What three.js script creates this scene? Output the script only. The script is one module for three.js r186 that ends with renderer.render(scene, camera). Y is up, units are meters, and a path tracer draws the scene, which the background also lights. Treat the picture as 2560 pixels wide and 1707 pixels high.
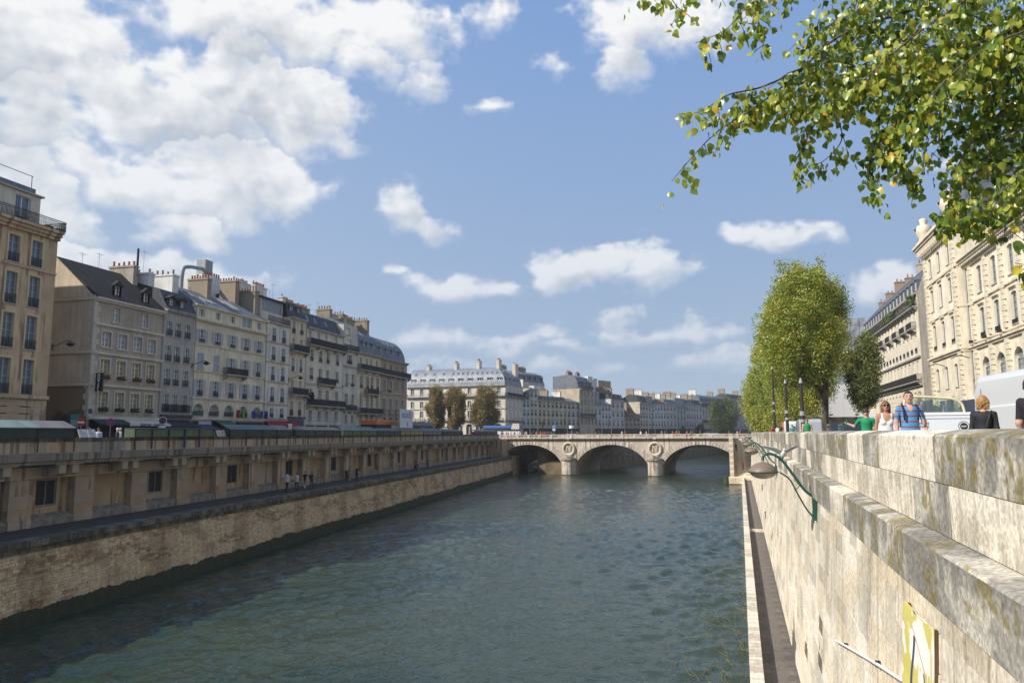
import * as THREE from 'three';
import { mergeGeometries, mergeVertices } from 'three/addons/utils/BufferGeometryUtils.js';
import { RoundedBoxGeometry } from 'three/addons/geometries/RoundedBoxGeometry.js';
import { TextGeometry } from 'three/addons/geometries/TextGeometry.js';
import { FontLoader } from 'three/addons/loaders/FontLoader.js';

// ---------------------------------------------------------------- camera, sky, sun, exposure
const scene = new THREE.Scene();
const EYE = 9.65;                                   // metres above the river
const camera = new THREE.PerspectiveCamera(49.53, 1024 / 682, 0.1, 3000);
camera.position.set(0, EYE, 0);
camera.rotation.order = 'YXZ';
camera.rotation.x = THREE.MathUtils.degToRad(7.1);
camera.rotation.z = THREE.MathUtils.degToRad(-0.3);
const SUN_AZ = THREE.MathUtils.degToRad(-112), SUN_EL = THREE.MathUtils.degToRad(38);   // azimuth from -z, clockwise
const sunDir = new THREE.Vector3(Math.sin(SUN_AZ) * Math.cos(SUN_EL), Math.sin(SUN_EL), -Math.cos(SUN_AZ) * Math.cos(SUN_EL));
const sun = new THREE.DirectionalLight(new THREE.Color(1, 0.93, 0.82), 5.0);
sun.position.copy(sunDir).multiplyScalar(400); sun.castShadow = true;
Object.assign(sun.shadow.camera, { left: -220, right: 220, top: 220, bottom: -220, near: 1, far: 900 });
sun.shadow.mapSize.set(4096, 4096);
scene.add(sun, sun.target);
const renderer = new THREE.WebGLRenderer({ antialias: true });
renderer.toneMapping = THREE.LinearToneMapping;
renderer.toneMappingExposure = 1.12;
renderer.shadowMap.enabled = true;
scene.fog = new THREE.FogExp2(new THREE.Color(0.68, 0.71, 0.74), 0.00018);

// ---------------------------------------------------------------- random numbers and noise
function rng(a) { return () => { a = (a + 0x6d2b79f5) | 0; let t = Math.imul(a ^ (a >>> 15), 1 | a); t = (t + Math.imul(t ^ (t >>> 7), 61 | t)) ^ t; return ((t ^ (t >>> 14)) >>> 0) / 4294967296; }; }
let R = rng(20240611);
const rr = (a, b) => a + (b - a) * R();
const pick = (l) => l[Math.floor(R() * l.length) % l.length];
const clamp = THREE.MathUtils.clamp, lerp = THREE.MathUtils.lerp, sstep = (a, b, x) => { const t = clamp((x - a) / (b - a), 0, 1); return t * t * (3 - 2 * t); };
const HASH = new Float32Array(65536); { const h = rng(77); for (let i = 0; i < 65536; i++) HASH[i] = h(); }
function vnoise(x, y, px = 256, py = 256, sd = 0) {               // value noise, periodic in px, py
  const xi = Math.floor(x), yi = Math.floor(y); let fx = x - xi, fy = y - yi;
  fx = fx * fx * fx * (fx * (fx * 6 - 15) + 10); fy = fy * fy * fy * (fy * (fy * 6 - 15) + 10);
  const x0 = ((xi % px) + px) % px, x1 = (x0 + 1) % px, y0 = ((yi % py) + py) % py, y1 = (y0 + 1) % py;
  const at = (a, b) => HASH[(a * 1973 + b * 9277 + sd * 26699 + ((a * b) & 255) * 31) & 65535];
  const a = at(x0, y0), b = at(x1, y0), c = at(x0, y1), d = at(x1, y1);
  return a + (b - a) * fx + (c - a) * fy + (a - b - c + d) * fx * fy;
}
function fbm(u, v, fx, fy, oct, sd = 0, gain = 0.5) {             // u, v in 0..1, tiles
  let s = 0, a = 1, n = 0;
  for (let i = 0; i < oct; i++) { s += a * vnoise(u * fx, v * fy, fx, fy, sd + i * 7); n += a; a *= gain; fx *= 2; fy *= 2; }
  return s / n;
}
function texture(w, h, fn, rx = 1, ry = 1, srgb = true) {
  const d = new Uint8Array(w * h * 4);
  for (let y = 0; y < h; y++) for (let x = 0; x < w; x++) {
    const c = fn(x / w, y / h), i = (y * w + x) * 4;
    d[i] = clamp(c[0], 0, 1) * 255; d[i + 1] = clamp(c[1], 0, 1) * 255; d[i + 2] = clamp(c[2], 0, 1) * 255; d[i + 3] = 255;
  }
  const t = new THREE.DataTexture(d, w, h); t.wrapS = t.wrapT = THREE.RepeatWrapping; t.magFilter = THREE.LinearFilter; t.minFilter = THREE.LinearMipmapLinearFilter; t.generateMipmaps = true;
  if (srgb) t.colorSpace = THREE.SRGBColorSpace;
  t.repeat.set(rx, ry); t.needsUpdate = true; return t;
}
const mix3 = (a, b, t) => [a[0] + (b[0] - a[0]) * t, a[1] + (b[1] - a[1]) * t, a[2] + (b[2] - a[2]) * t];

// ---------------------------------------------------------------- sky: air and cumulus clouds by direction
{
  const W = 4096, H = 2048, data = new Float32Array(W * H * 4);
  // clouds: [azimuth, elevation, half width, half height (degrees), weight]
  const C = /*CLOUDS*/[[-37.1, 25.1, 4.9, 3.5, 1.512], [-32.8, 24.9, 6, 3.4, 1.456], [-34.6, 20.1, 6.8, 3.8, 1.512], [-28.3, 23.1, 6, 3.2, 1.344], [-22.2, 24.9, 4.7, 2.7, 1.344], [-18.1, 23.6, 6.4, 3, 1.456],
    [-14.5, 24.3, 2.8, 2.4, 1.232], [-25.9, 21.7, 7.7, 2, 1.344], [-24.7, 28.8, 4.9, 1.9, 1.232], [-19.5, 28.9, 7.3, 2.9, 1.456], [-13.5, 29.7, 7.3, 2.9, 1.215], [-8.4, 29.6, 3.5, 2.8, 1.08],
    [-7, 26.4, 1.7, 2.1, 0.9], [-10.9, 27.5, 3.8, 1.5, 0.9], [-20.6, 27, 3.8, 1.8, 1.008], [-36, 15.3, 5.2, 2.9, 1.4], [-28, 17.7, 6.5, 2.3, 1.288], [-21.9, 17.9, 6.2, 3.1, 1.456],
    [-18.5, 18.6, 3.7, 3.1, 1.288], [-23.9, 14.9, 3.5, 1.5, 1.008], [-31.4, 14, 2.6, 1.6, 0.952], [-30.8, 11.7, 5, 1.3, 1.232], [-25.9, 11.9, 5.7, 1.6, 1.232], [-21.6, 11.4, 3.9, 1, 0.896],
    [-34, 12.1, 3.6, 1.7, 1.12], [-8.5, 16.9, 2, 2.1, 1], [-6.4, 15.6, 2.1, 1.1, 0.75], [-3.6, 11.5, 3.6, 1.2, 1.15], [-0.9, 11.4, 1.5, 0.7, 0.7], [3.5, 12.4, 2.7, 1.7, 1.2],
    [6.3, 13, 4.4, 1.8, 1.35], [10, 12.5, 2.8, 1.7, 1.15], [-1.4, 24.8, 1.3, 0.7, 0.55], [-2.3, 31.1, 1.9, 1.5, 0.5], [11.2, 30.3, 4.5, 3, 1.2], [9.5, 27.6, 2.3, 2.6, 1.05],
    [15, 29.4, 3.5, 2.4, 1], [17.9, 14.7, 2, 0.7, 0.85], [21.3, 14.5, 3.1, 0.9, 1], [23.5, 14.7, 1, 0.6, 0.8], [8.7, 8.5, 1.9, 1.2, 0.612], [11.4, 7.9, 4.5, 1.1, 0.68],
    [14.7, 7.4, 2.6, 0.7, 0.544], [-7.3, 7.2, 1.3, 0.9, 0.544], [-5.4, 7.1, 1.9, 0.8, 0.544], [-0.9, 6.7, 3.5, 0.9, 0.578], [3.1, 7.6, 2.3, 0.7, 0.476], [5.3, 6.6, 2.7, 0.7, 0.544],
    [13.4, 5.3, 2.2, 0.7, 0.578], [16.9, 5.2, 3.2, 1.1, 0.612], [3.1, 4.6, 2.7, 0.6, 0.544], [7.7, 5.1, 1.9, 0.8, 0.476], [-5.6, 5.2, 2.3, 0.6, 0.476], [-8.6, 4.7, 2.3, 0.7, 0.408],
    [26.1, 10, 1.6, 1.4, 1.1], [27.9, 10.6, 1.8, 1.5, 1.1], [29.9, 18.2, 2.9, 0.4, 0.5], [4.4, 27.3, 1.3, 0.6, 0.4], [-8.7, 12.3, 1.5, 0.3, 0.6], [14.3, 12.4, 1.7, 0.7, 0.6],
    [-100.1, 54.6, 11.3, 8.9, 1.02], [95.7, 34.5, 9.5, 3.5, 0.84], [85.8, 30.2, 7.3, 5.8, 0.92], [-73.4, 40.8, 14.2, 5.8, 0.92], [-77.5, 19.5, 7.4, 2.4, 0.87], [167, 59.7, 11.7, 4.1, 0.89],
    [71.9, 49.4, 7.8, 6.5, 0.8], [50.3, 61.2, 13.1, 8.9, 1.19], [152.2, 5.1, 5.8, 3.1, 0.98], [112.9, 36.1, 15.5, 4.8, 0.81], [-148.9, 11.4, 5.5, 3.8, 1.08], [114, 37.3, 14.1, 6.4, 1.22],
    [148.5, 52, 9.2, 5.6, 0.82], [106.6, 7.9, 4.5, 2.2, 0.91], [106.2, 25.1, 11.4, 3.9, 1.06], [158.1, 58.8, 10.2, 8.9, 0.96], [-143.7, 26.9, 10.5, 5.7, 0.97], [-175.5, 54, 9.7, 6.4, 1.18],
    [108.2, 6.2, 6.7, 2.1, 1.24], [108.5, 8.1, 4.6, 2.4, 1.12], [-60.5, 25.5, 14.4, 5.5, 0.98], [143.5, 23.8, 5.7, 3.9, 1.1], [141.5, 60, 21.6, 8.6, 1.12], [72.6, 48.7, 21.7, 5.4, 0.84],
    [-93.7, 17.6, 7.4, 4.2, 0.83], [112.7, 20.1, 5.1, 2.7, 0.84], [110.8, 14.7, 5.5, 3.9, 1.16], [149.3, 8.4, 9.8, 2.6, 0.94], [117.3, 42.6, 20.1, 3.6, 1.06], [54.8, 18.8, 4.7, 3.5, 0.96],
    [141.2, 31.2, 10.3, 5, 1.04], [166, 50, 14.9, 4.6, 1.07], [89.5, 48.1, 21.8, 4.5, 0.99], [-65.3, 25.8, 9.9, 4.2, 0.92], [-131.6, 22.2, 6, 3.1, 1.11], [43.7, 55.5, 11.5, 4.9, 1.09],
    [8.7, 56.1, 12.1, 4.1, 1.11], [7.6, 49.4, 8.5, 3.2, 0.94], [-46.8, 46, 6.6, 3.8, 0.94], [6.4, 60.6, 12.2, 3.5, 1.16], [19.2, 53.9, 12.4, 4.5, 0.87], [11, 65.7, 13.7, 3.5, 0.85],
    [37.6, 63.8, 13.5, 5.3, 0.86], [26.7, 46.6, 7.5, 4.2, 0.8], [29.8, 45.9, 13.4, 4.7, 1.11]];
  const deg = 180 / Math.PI;
  const NS = 1024;                                                // noise tables, tiled: rounded lumps, drifts, wisps
  const n1 = new Float32Array(NS * NS), n2 = new Float32Array(NS * NS), n3 = new Float32Array(NS * NS);
  for (let y = 0; y < NS; y++) for (let x = 0; x < NS; x++) {
    const u = x / NS, v = y / NS; let s = 0, a = 1, f = 7, n = 0; for (let o = 0; o < 6; o++) { s += a * (1 - 2.2 * Math.abs(vnoise(u * f, v * f, f, f, 3 + o * 5) - 0.5)); n += a; a *= 0.56; f *= 2; }
    n1[y * NS + x] = s / n - 0.62; n2[y * NS + x] = fbm(u, v, 6, 6, 5, 40, 0.5) - 0.5; n3[y * NS + x] = fbm(u, v, 9, 9, 7, 83, 0.62) - 0.5;
  }
  const samp = (t, u, v) => { u = (u - Math.floor(u)) * NS; v = (v - Math.floor(v)) * NS; const x = u | 0, y = v | 0, fx = u - x, fy = v - y, x1 = (x + 1) % NS, y1 = (y + 1) % NS;
    return (t[y * NS + x] * (1 - fx) + t[y * NS + x1] * fx) * (1 - fy) + (t[y1 * NS + x] * (1 - fx) + t[y1 * NS + x1] * fx) * fy; };
  const H2 = H / 2, D = new Float32Array(W * H2), V = new Float32Array(W * H2), SF = new Float32Array(W * H2);
  const AZ = Array.from({ length: W }, (_, c) => { const th = ((c + 0.5) / W - 0.5) * 2 * Math.PI; return Math.atan2(Math.cos(th), -Math.sin(th)) * deg; });
  const EL = (r) => ((r + 0.5 + H2) / H - 0.5) * 180;
  D.fill(-1);
  for (let r = 0; r < H2; r++) {
    const el = EL(r); if (el > 76) continue; const near = C.filter(([, ce, , re]) => Math.abs(el - ce) < re * 2.6 + 3);
    for (let c = 0; c < W; c++) {
      const az = AZ[c], wx = samp(n2, az / 24, el / 24) * 7, wy = samp(n2, az / 24 + 0.37, el / 24 + 0.61) * 4.5; let m = -1, dyn = 0, sm = 1;
      for (const [ca, ce, ra, re, w] of near) {
        let da = az - ca; if (da > 180) da -= 360; else if (da < -180) da += 360; if (Math.abs(da) > ra * 2.4 + 4) continue;
        const k = Math.min(1, ra / 6), dx = (da + wx * k) / ra; let dy = (el - ce + wy * k) / re; const f = w * (1.12 - Math.hypot(dx, dy > 0 ? dy : dy * 1.15));
        if (f > m) { m = f + Math.max(0, m) * 0.12; dyn = dy; sm = k; } else m += Math.max(0, f) * 0.12;
      }
      if (m > -0.9) { const i = r * W + c, puff = samp(n1, az / 21, el / 14), wisp = samp(n3, az / 17, el / 12); D[i] = m + puff * (dyn > -0.2 ? 1.15 : 0.5) + wisp * 0.95; V[i] = clamp(dyn, -1.2, 1.2); SF[i] = sm; }
    }
  }
  for (let r = 0; r < H; r++) {
    const el = ((r + 0.5) / H - 0.5) * 180, e = Math.max(0, el);
    for (let c = 0; c < W; c++) {
      const i = (r * W + c) * 4, az = AZ[c], t = Math.pow(clamp(e / 55, 0, 1), 0.62), lw = sstep(15, -55, az) * 0.42 * (1 - clamp(e / 80, 0, 1)) * (az > -140 ? 1 : 0.6);
      let col = mix3([0.42, 0.505, 0.58], [0.10, 0.25, 0.60], t); col = mix3(col, [0.52, 0.61, 0.72], lw);
      if (el < 0) col = mix3(col, [0.3, 0.34, 0.36], Math.min(1, -el / 6));
      if (el > 0 && el < 75) {
        const R0 = r - H2, j = R0 * W + c, d = D[j];
        if (d > -0.35) {
          const dy = V[j], soft = dy < 0 ? lerp(0.7, 1.1, clamp(-dy, 0, 1)) : lerp(0.7, 0.5, clamp(dy, 0, 1)), a = sstep(-0.16, soft, d);
          const up = D[Math.min(H2 - 1, R0 + 5) * W + (c - 9 + W) % W], up2 = D[Math.min(H2 - 1, R0 + 26) * W + (c - 34 + W) % W];
          const big = samp(n2, az / 30 + 0.2, el / 19 + 0.4), tone = clamp(0.60 + 0.22 * dy + (d - up) * 0.50 + (d - up2) * 0.22 + big * 1.15 - sstep(0.5, 1.5, d) * 0.22, 0, 1);
          let cl = mix3([0.50, 0.535, 0.585], [0.87, 0.87, 0.865], lerp(0.9, tone, sstep(0.0, 0.7, d)));
          cl = mix3(cl, col, Math.exp(-e / 7) * 0.75); col = mix3(col, cl, a * (0.96 - 0.85 * Math.exp(-e / 8)));
        }
      }
      data[i] = col[0]; data[i + 1] = col[1]; data[i + 2] = col[2]; data[i + 3] = 1;
    }
  }
  const sky = new THREE.DataTexture(data, W, H, THREE.RGBAFormat, THREE.FloatType);
  sky.mapping = THREE.EquirectangularReflectionMapping; sky.magFilter = sky.minFilter = THREE.LinearFilter; sky.wrapS = THREE.RepeatWrapping; sky.needsUpdate = true;
  scene.background = sky; scene.environment = sky;
}

// ---------------------------------------------------------------- helpers
const used = new Map();
function numbered(n) { const k = used.get(n) || 0; used.set(n, k + 1); return k ? n + '_' + String(k).padStart(3, '0') : n; }
function mesh(name, geo, material, parent, pos) {
  const m = new THREE.Mesh(geo, material); m.name = name; m.castShadow = m.receiveShadow = true;
  if (pos) m.position.set(pos[0], pos[1], pos[2]);
  if (parent) parent.add(m); return m;
}
function tag(o, label, category, group) { o.userData.label = label; o.userData.category = category; if (group) o.userData.group = group; return o; }
function thing(name, label, category, pos = [0, 0, 0], turn = 0, group) {
  const g = new THREE.Group(); g.name = numbered(name); g.position.set(...pos); g.rotation.y = turn; scene.add(g);
  return tag(g, label, category, group);
}
function struct(name, geo, material, pos) { const m = mesh(numbered(name), geo, material, scene, pos); m.userData.kind = 'structure'; return m; }
function M(color, roughness = 0.85, extra = {}) { return new THREE.MeshStandardMaterial({ color: Array.isArray(color) ? new THREE.Color().setRGB(...color) : new THREE.Color(color), roughness, ...extra }); }
function uvm(g, k = 1, ou = 0, ov = 0) {                           // uv in metres, by the face's main axis
  const p = g.attributes.position, n = g.attributes.normal, a = new Float32Array(p.count * 2);
  for (let i = 0; i < p.count; i++) {
    const x = Math.abs(n.getX(i)), y = Math.abs(n.getY(i)), z = Math.abs(n.getZ(i));
    if (y > x && y > z) { a[2 * i] = p.getX(i); a[2 * i + 1] = p.getZ(i); } else if (x > z) { a[2 * i] = p.getZ(i); a[2 * i + 1] = p.getY(i); } else { a[2 * i] = p.getX(i); a[2 * i + 1] = p.getY(i); }
    a[2 * i] = a[2 * i] * k + ou; a[2 * i + 1] = a[2 * i + 1] * k + ov;
  }
  g.setAttribute('uv', new THREE.BufferAttribute(a, 2)); return g;
}
const box = (w, h, d, x = 0, y = 0, z = 0) => { const g = new THREE.BoxGeometry(w, h, d); g.translate(x, y, z); return g; };
const span = (x0, x1, y0, y1, z0, z1) => box(x1 - x0, y1 - y0, z1 - z0, (x0 + x1) / 2, (y0 + y1) / 2, (z0 + z1) / 2);
const merge = (l) => (l.length === 1 ? l[0] : mergeGeometries(l.map((g) => (g.index ? g.toNonIndexed() : g)).map((g) => { for (const k of Object.keys(g.attributes)) if (!['position', 'normal', 'uv'].includes(k)) g.deleteAttribute(k); return g; })));
const cyl = (r0, r1, h, x = 0, y = 0, z = 0, seg = 10) => { const g = new THREE.CylinderGeometry(r1, r0, h, seg); g.translate(x, y + h / 2, z); return g; };
function bar(a, b, r, seg = 6, r2 = r) {                            // a rod between two points
  const A = new THREE.Vector3(...a), B = new THREE.Vector3(...b), d = B.clone().sub(A), g = new THREE.CylinderGeometry(r2, r, d.length(), seg);
  g.translate(0, d.length() / 2, 0); g.applyQuaternion(new THREE.Quaternion().setFromUnitVectors(new THREE.Vector3(0, 1, 0), d.normalize())); g.translate(A.x, A.y, A.z); return g;
}
const tube = (pts, r, seg = 24, rad = 8) => new THREE.TubeGeometry(new THREE.CatmullRomCurve3(pts.map((p) => new THREE.Vector3(...p))), seg, r, rad, false);
function extrudeX(pts, x0, x1) {                                    // a profile of [depth behind the front, height], swept along x
  const s = new THREE.Shape(pts.map(([a, y]) => new THREE.Vector2(a, y))), g = new THREE.ExtrudeGeometry(s, { depth: x1 - x0, bevelEnabled: false });
  g.rotateY(Math.PI / 2); g.translate(x0, 0, 0); return g;
}
const cache = new Map();
const memo = (k, f) => { if (!cache.has(k)) cache.set(k, f()); return cache.get(k); };
// a frame along a quay or street: s metres along, n metres out of its front
function frame(ox, oz, dx, dz) {
  const l = Math.hypot(dx, dz); dx /= l; dz /= l;
  const f = { dx, dz, turn: Math.atan2(-dz, dx), at: (s, y, n) => [ox + dx * s - dz * n, y, oz + dz * s + dx * n] };
  f.group = (name, label, cat, s, y, n, grp) => thing(name, label, cat, f.at(s, y, n), f.turn, grp);
  return f;
}
const FL = frame(-31.7, 0, 0.178, -1);                               // left quay: n = 0 at the water line
const FB = frame(-57.75, 0, 0.25, -1);                               // left house fronts
const FR = frame(2.4, 0, -0.305, 1);                                 // right quay: n = 0 at the parapet's river face, s = minus the distance
const FH = frame(26.5, 0, -0.305, 1);                                // right house fronts
const FF = frame(3.1 - 0.741 * 232, 0, 0.741, -1);                   // far house fronts
const BR = frame(-5.8, -182.9, 0.9455, 0.3267);                      // the bridge: s = 0 at the left abutment, n = 0 at its near face

// ---------------------------------------------------------------- materials
const T = {};
T.plaster = texture(512, 512, (u, v) => { const n = fbm(u, v, 5, 5, 6, 1), st = fbm(u, v, 40, 3, 3, 9), k = 0.90 + 0.20 * (n - 0.5) + 0.16 * (st - 0.5) + 0.10 * (fbm(u, v, 90, 90, 2, 5) - 0.5); return [k + 0.04, k + 0.03, k + 0.01]; }, 0.13, 0.13);
T.dirty = texture(512, 512, (u, v) => { const n = fbm(u, v, 4, 4, 6, 21), st = fbm(u, v, 30, 2, 4, 19), d = sstep(0.52, 0.72, n * 0.5 + st * 0.5); const k = 0.86 + 0.3 * (n - 0.5) - 0.34 * d; return [k + 0.03, k, k - 0.03]; }, 0.11, 0.11);
T.grain = texture(256, 256, (u, v) => { const k = 0.82 + 0.35 * (fbm(u, v, 8, 8, 5, 31) - 0.5) + 0.15 * (fbm(u, v, 64, 64, 2, 33) - 0.5); return [k, k, k]; }, 0.5, 0.5);
T.zinc = texture(256, 256, (u, v) => { const k = 0.84 + 0.22 * (fbm(u, v, 6, 6, 5, 51) - 0.5) + 0.16 * (fbm(u, v, 30, 3, 3, 52) - 0.5); return [k, k, k + 0.01]; }, 0.2, 0.2);
T.asphalt = texture(256, 256, (u, v) => { const k = 0.75 + 0.25 * (fbm(u, v, 6, 6, 4, 61) - 0.5) + 0.4 * (fbm(u, v, 90, 90, 2, 62) - 0.5); return [k, k, k]; }, 0.4, 0.4);
T.bark = texture(256, 512, (u, v) => { const k = 0.7 + 0.7 * (fbm(u, v, 16, 5, 5, 71) - 0.5); return [k, k, k]; }, 1, 1);
// right parapet: grey limestone with pale run marks and mustard lichen; the texture covers 10.24 x 2.56 m
T.parapet = texture(2048, 512, (u, v) => {
  const big = fbm(u, v, 14, 4, 6, 101), run = fbm(u, v, 70, 3, 4, 103), fine = fbm(u, v, 256, 64, 3, 104), lich = fbm(u, v, 14, 5, 5, 108), lf = fbm(u, v, 90, 12, 3, 109);
  let c = mix3([0.72, 0.695, 0.64], [0.50, 0.485, 0.45], sstep(0.38, 0.62, big * 0.8 + run * 0.2));
  c = mix3(c, [0.80, 0.775, 0.72], sstep(0.62, 0.78, run) * 0.6);
  c = mix3(c, [0.47, 0.42, 0.24], sstep(0.52, 0.66, lich) * sstep(0.40, 0.62, lf) * 0.7);
  const k = 0.82 + 0.5 * (fine - 0.5) + 0.18; return [c[0] * k, c[1] * k, c[2] * k];
}, 1 / 10.24, 1 / 2.56);
T.parapetPale = texture(1024, 256, (u, v) => {
  const big = fbm(u, v, 6, 3, 5, 131), run = fbm(u, v, 70, 2, 4, 133), fine = fbm(u, v, 200, 50, 3, 134);
  let c = mix3([0.86, 0.825, 0.75], [0.70, 0.66, 0.59], sstep(0.42, 0.66, big * 0.55 + run * 0.45));
  const k = 1 + 0.42 * (fine - 0.5); return [c[0] * k, c[1] * k, c[2] * k];
}, 1 / 8, 1 / 2);
// right retaining wall: pale limestone, brown run marks from the cornice; 12 x 8 m
T.ashlar = texture(2048, 1024, (u, v) => {
  const big = fbm(u, v, 6, 4, 5, 151), run = fbm(u, v, 110, 2, 4, 153), run2 = fbm(u, v, 260, 5, 3, 157), fine = fbm(u, v, 256, 128, 3, 154);
  let c = mix3([0.905, 0.87, 0.80], [0.83, 0.79, 0.715], sstep(0.40, 0.66, big));
  c = mix3(c, [0.66, 0.615, 0.55], sstep(0.56, 0.74, run * 0.6 + big * 0.4) * 0.7);
  c = mix3(c, [0.92, 0.88, 0.80], sstep(0.60, 0.74, run2) * 0.5);
  const k = 1 + 0.34 * (fine - 0.5); return [c[0] * k, c[1] * k, c[2] * k];
}, 1 / 12, 1 / 8);
// left lower wall and quay stone: brown, damp, patchy; 10 x 5 m
T.rubble = texture(1024, 512, (u, v) => {
  const big = fbm(u, v, 5, 3, 6, 171), run = fbm(u, v, 70, 4, 3, 173), fine = fbm(u, v, 128, 64, 4, 174);
  let c = mix3([0.79, 0.71, 0.59], [0.67, 0.59, 0.48], sstep(0.40, 0.64, big));
  c = mix3(c, [0.46, 0.40, 0.32], sstep(0.58, 0.74, run * 0.5 + fine * 0.5) * 0.5);
  const k = 1 + 0.5 * (fine - 0.5); return [c[0] * k, c[1] * k, c[2] * k];
}, 0.1, 0.2);
T.coping = texture(1024, 256, (u, v) => {                            // black crust and pale run marks
  const big = fbm(u, v, 12, 3, 5, 181), run = fbm(u, v, 60, 3, 4, 183), fine = fbm(u, v, 200, 50, 3, 184);
  let c = mix3([0.24, 0.23, 0.21], [0.40, 0.375, 0.32], sstep(0.36, 0.66, big * 0.75 + run * 0.25));
  c = mix3(c, [0.52, 0.47, 0.39], sstep(0.60, 0.80, run * 0.7 + big * 0.3) * 0.7);
  const k = 1 + 0.5 * (fine - 0.5); return [c[0] * k, c[1] * k, c[2] * k];
}, 0.1, 0.4);

const MT = {
  parapet: M([1, 1, 1], 0.95, { map: T.parapet, bumpMap: T.parapet, bumpScale: 0.003 }),
  parapetPale: M([1, 1, 1], 0.95, { map: T.parapetPale, bumpMap: T.parapetPale, bumpScale: 0.0025 }),
  ashlar: M([0.98, 0.98, 0.98], 0.92, { map: T.ashlar, bumpMap: T.ashlar, bumpScale: 0.006 }),
  ashlarWarm: M([0.95, 0.90, 0.82], 0.92, { map: T.ashlar, bumpMap: T.ashlar, bumpScale: 0.006 }),
  ashlarGrey: M([0.70, 0.71, 0.71], 0.92, { map: T.ashlar, bumpMap: T.ashlar, bumpScale: 0.006 }),
  ashlarDim: M([0.80, 0.78, 0.74], 0.92, { map: T.ashlar, bumpMap: T.ashlar, bumpScale: 0.006 }),
  joint: M([0.22, 0.19, 0.15], 0.97, { map: T.grain }),
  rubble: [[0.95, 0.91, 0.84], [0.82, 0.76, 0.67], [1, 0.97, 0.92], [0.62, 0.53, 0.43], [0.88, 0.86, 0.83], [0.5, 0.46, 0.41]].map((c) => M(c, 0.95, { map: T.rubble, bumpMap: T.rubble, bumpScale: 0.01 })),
  algae: M([0.035, 0.045, 0.018], 0.9, { map: T.grain, bumpMap: T.grain, bumpScale: 0.02 }),
  algaeGreen: M([0.075, 0.085, 0.022], 0.9, { map: T.grain }),
  coping: M([0.9, 0.9, 0.88], 0.95, { map: T.coping, bumpMap: T.coping, bumpScale: 0.008 }),
  asphalt: M([0.066, 0.062, 0.056], 0.9, { map: T.asphalt }),
  road: M([0.09, 0.09, 0.092], 0.92, { map: T.asphalt }),
  paving: M([0.26, 0.225, 0.19], 0.92, { map: T.asphalt }),
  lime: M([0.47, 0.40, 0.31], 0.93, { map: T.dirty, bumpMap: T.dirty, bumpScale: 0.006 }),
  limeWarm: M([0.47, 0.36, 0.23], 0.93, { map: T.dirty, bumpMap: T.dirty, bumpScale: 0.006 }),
  bridge: M([0.74, 0.69, 0.60], 0.93, { map: T.dirty, bumpMap: T.dirty, bumpScale: 0.006 }),
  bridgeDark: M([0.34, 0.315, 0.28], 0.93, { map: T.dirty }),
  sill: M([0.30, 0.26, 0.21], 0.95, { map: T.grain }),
  iron: M([0.018, 0.019, 0.021], 0.55), ironGreen: M([0.012, 0.075, 0.055], 0.45),
  glass: M([0.03, 0.036, 0.042], 0.06, { metalness: 0 }), glassPale: M([0.20, 0.24, 0.26], 0.08), glassBlue: M([0.10, 0.15, 0.19], 0.06),
  curtain: M([0.42, 0.43, 0.44], 0.35, { map: T.grain }), curtainYellow: M([0.40, 0.32, 0.10], 0.35, { map: T.grain }),
  white: M([0.72, 0.71, 0.68], 0.6), frameWhite: M([0.66, 0.66, 0.63], 0.55), frameGrey: M([0.32, 0.33, 0.34], 0.55),
  zinc: M([0.20, 0.225, 0.255], 0.5, { map: T.zinc, metalness: 0.25 }), zincPale: M([0.36, 0.385, 0.40], 0.55, { map: T.zinc, metalness: 0.2 }), slate: M([0.055, 0.062, 0.075], 0.6, { map: T.zinc }),
  tile: M([0.05, 0.038, 0.032], 0.9, { map: T.grain }), pot: M([0.34, 0.13, 0.07], 0.85), potGrey: M([0.18, 0.15, 0.13], 0.85),
  wood: M([0.20, 0.12, 0.06], 0.8, { map: T.bark }), bark: M([0.17, 0.135, 0.10], 0.95, { map: T.bark, bumpMap: T.bark, bumpScale: 0.03 }),
  black: M([0.012, 0.012, 0.013], 0.6), rubber: M([0.02, 0.02, 0.02], 0.85), chrome: M([0.6, 0.6, 0.6], 0.25, { metalness: 1 }),
};

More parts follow.
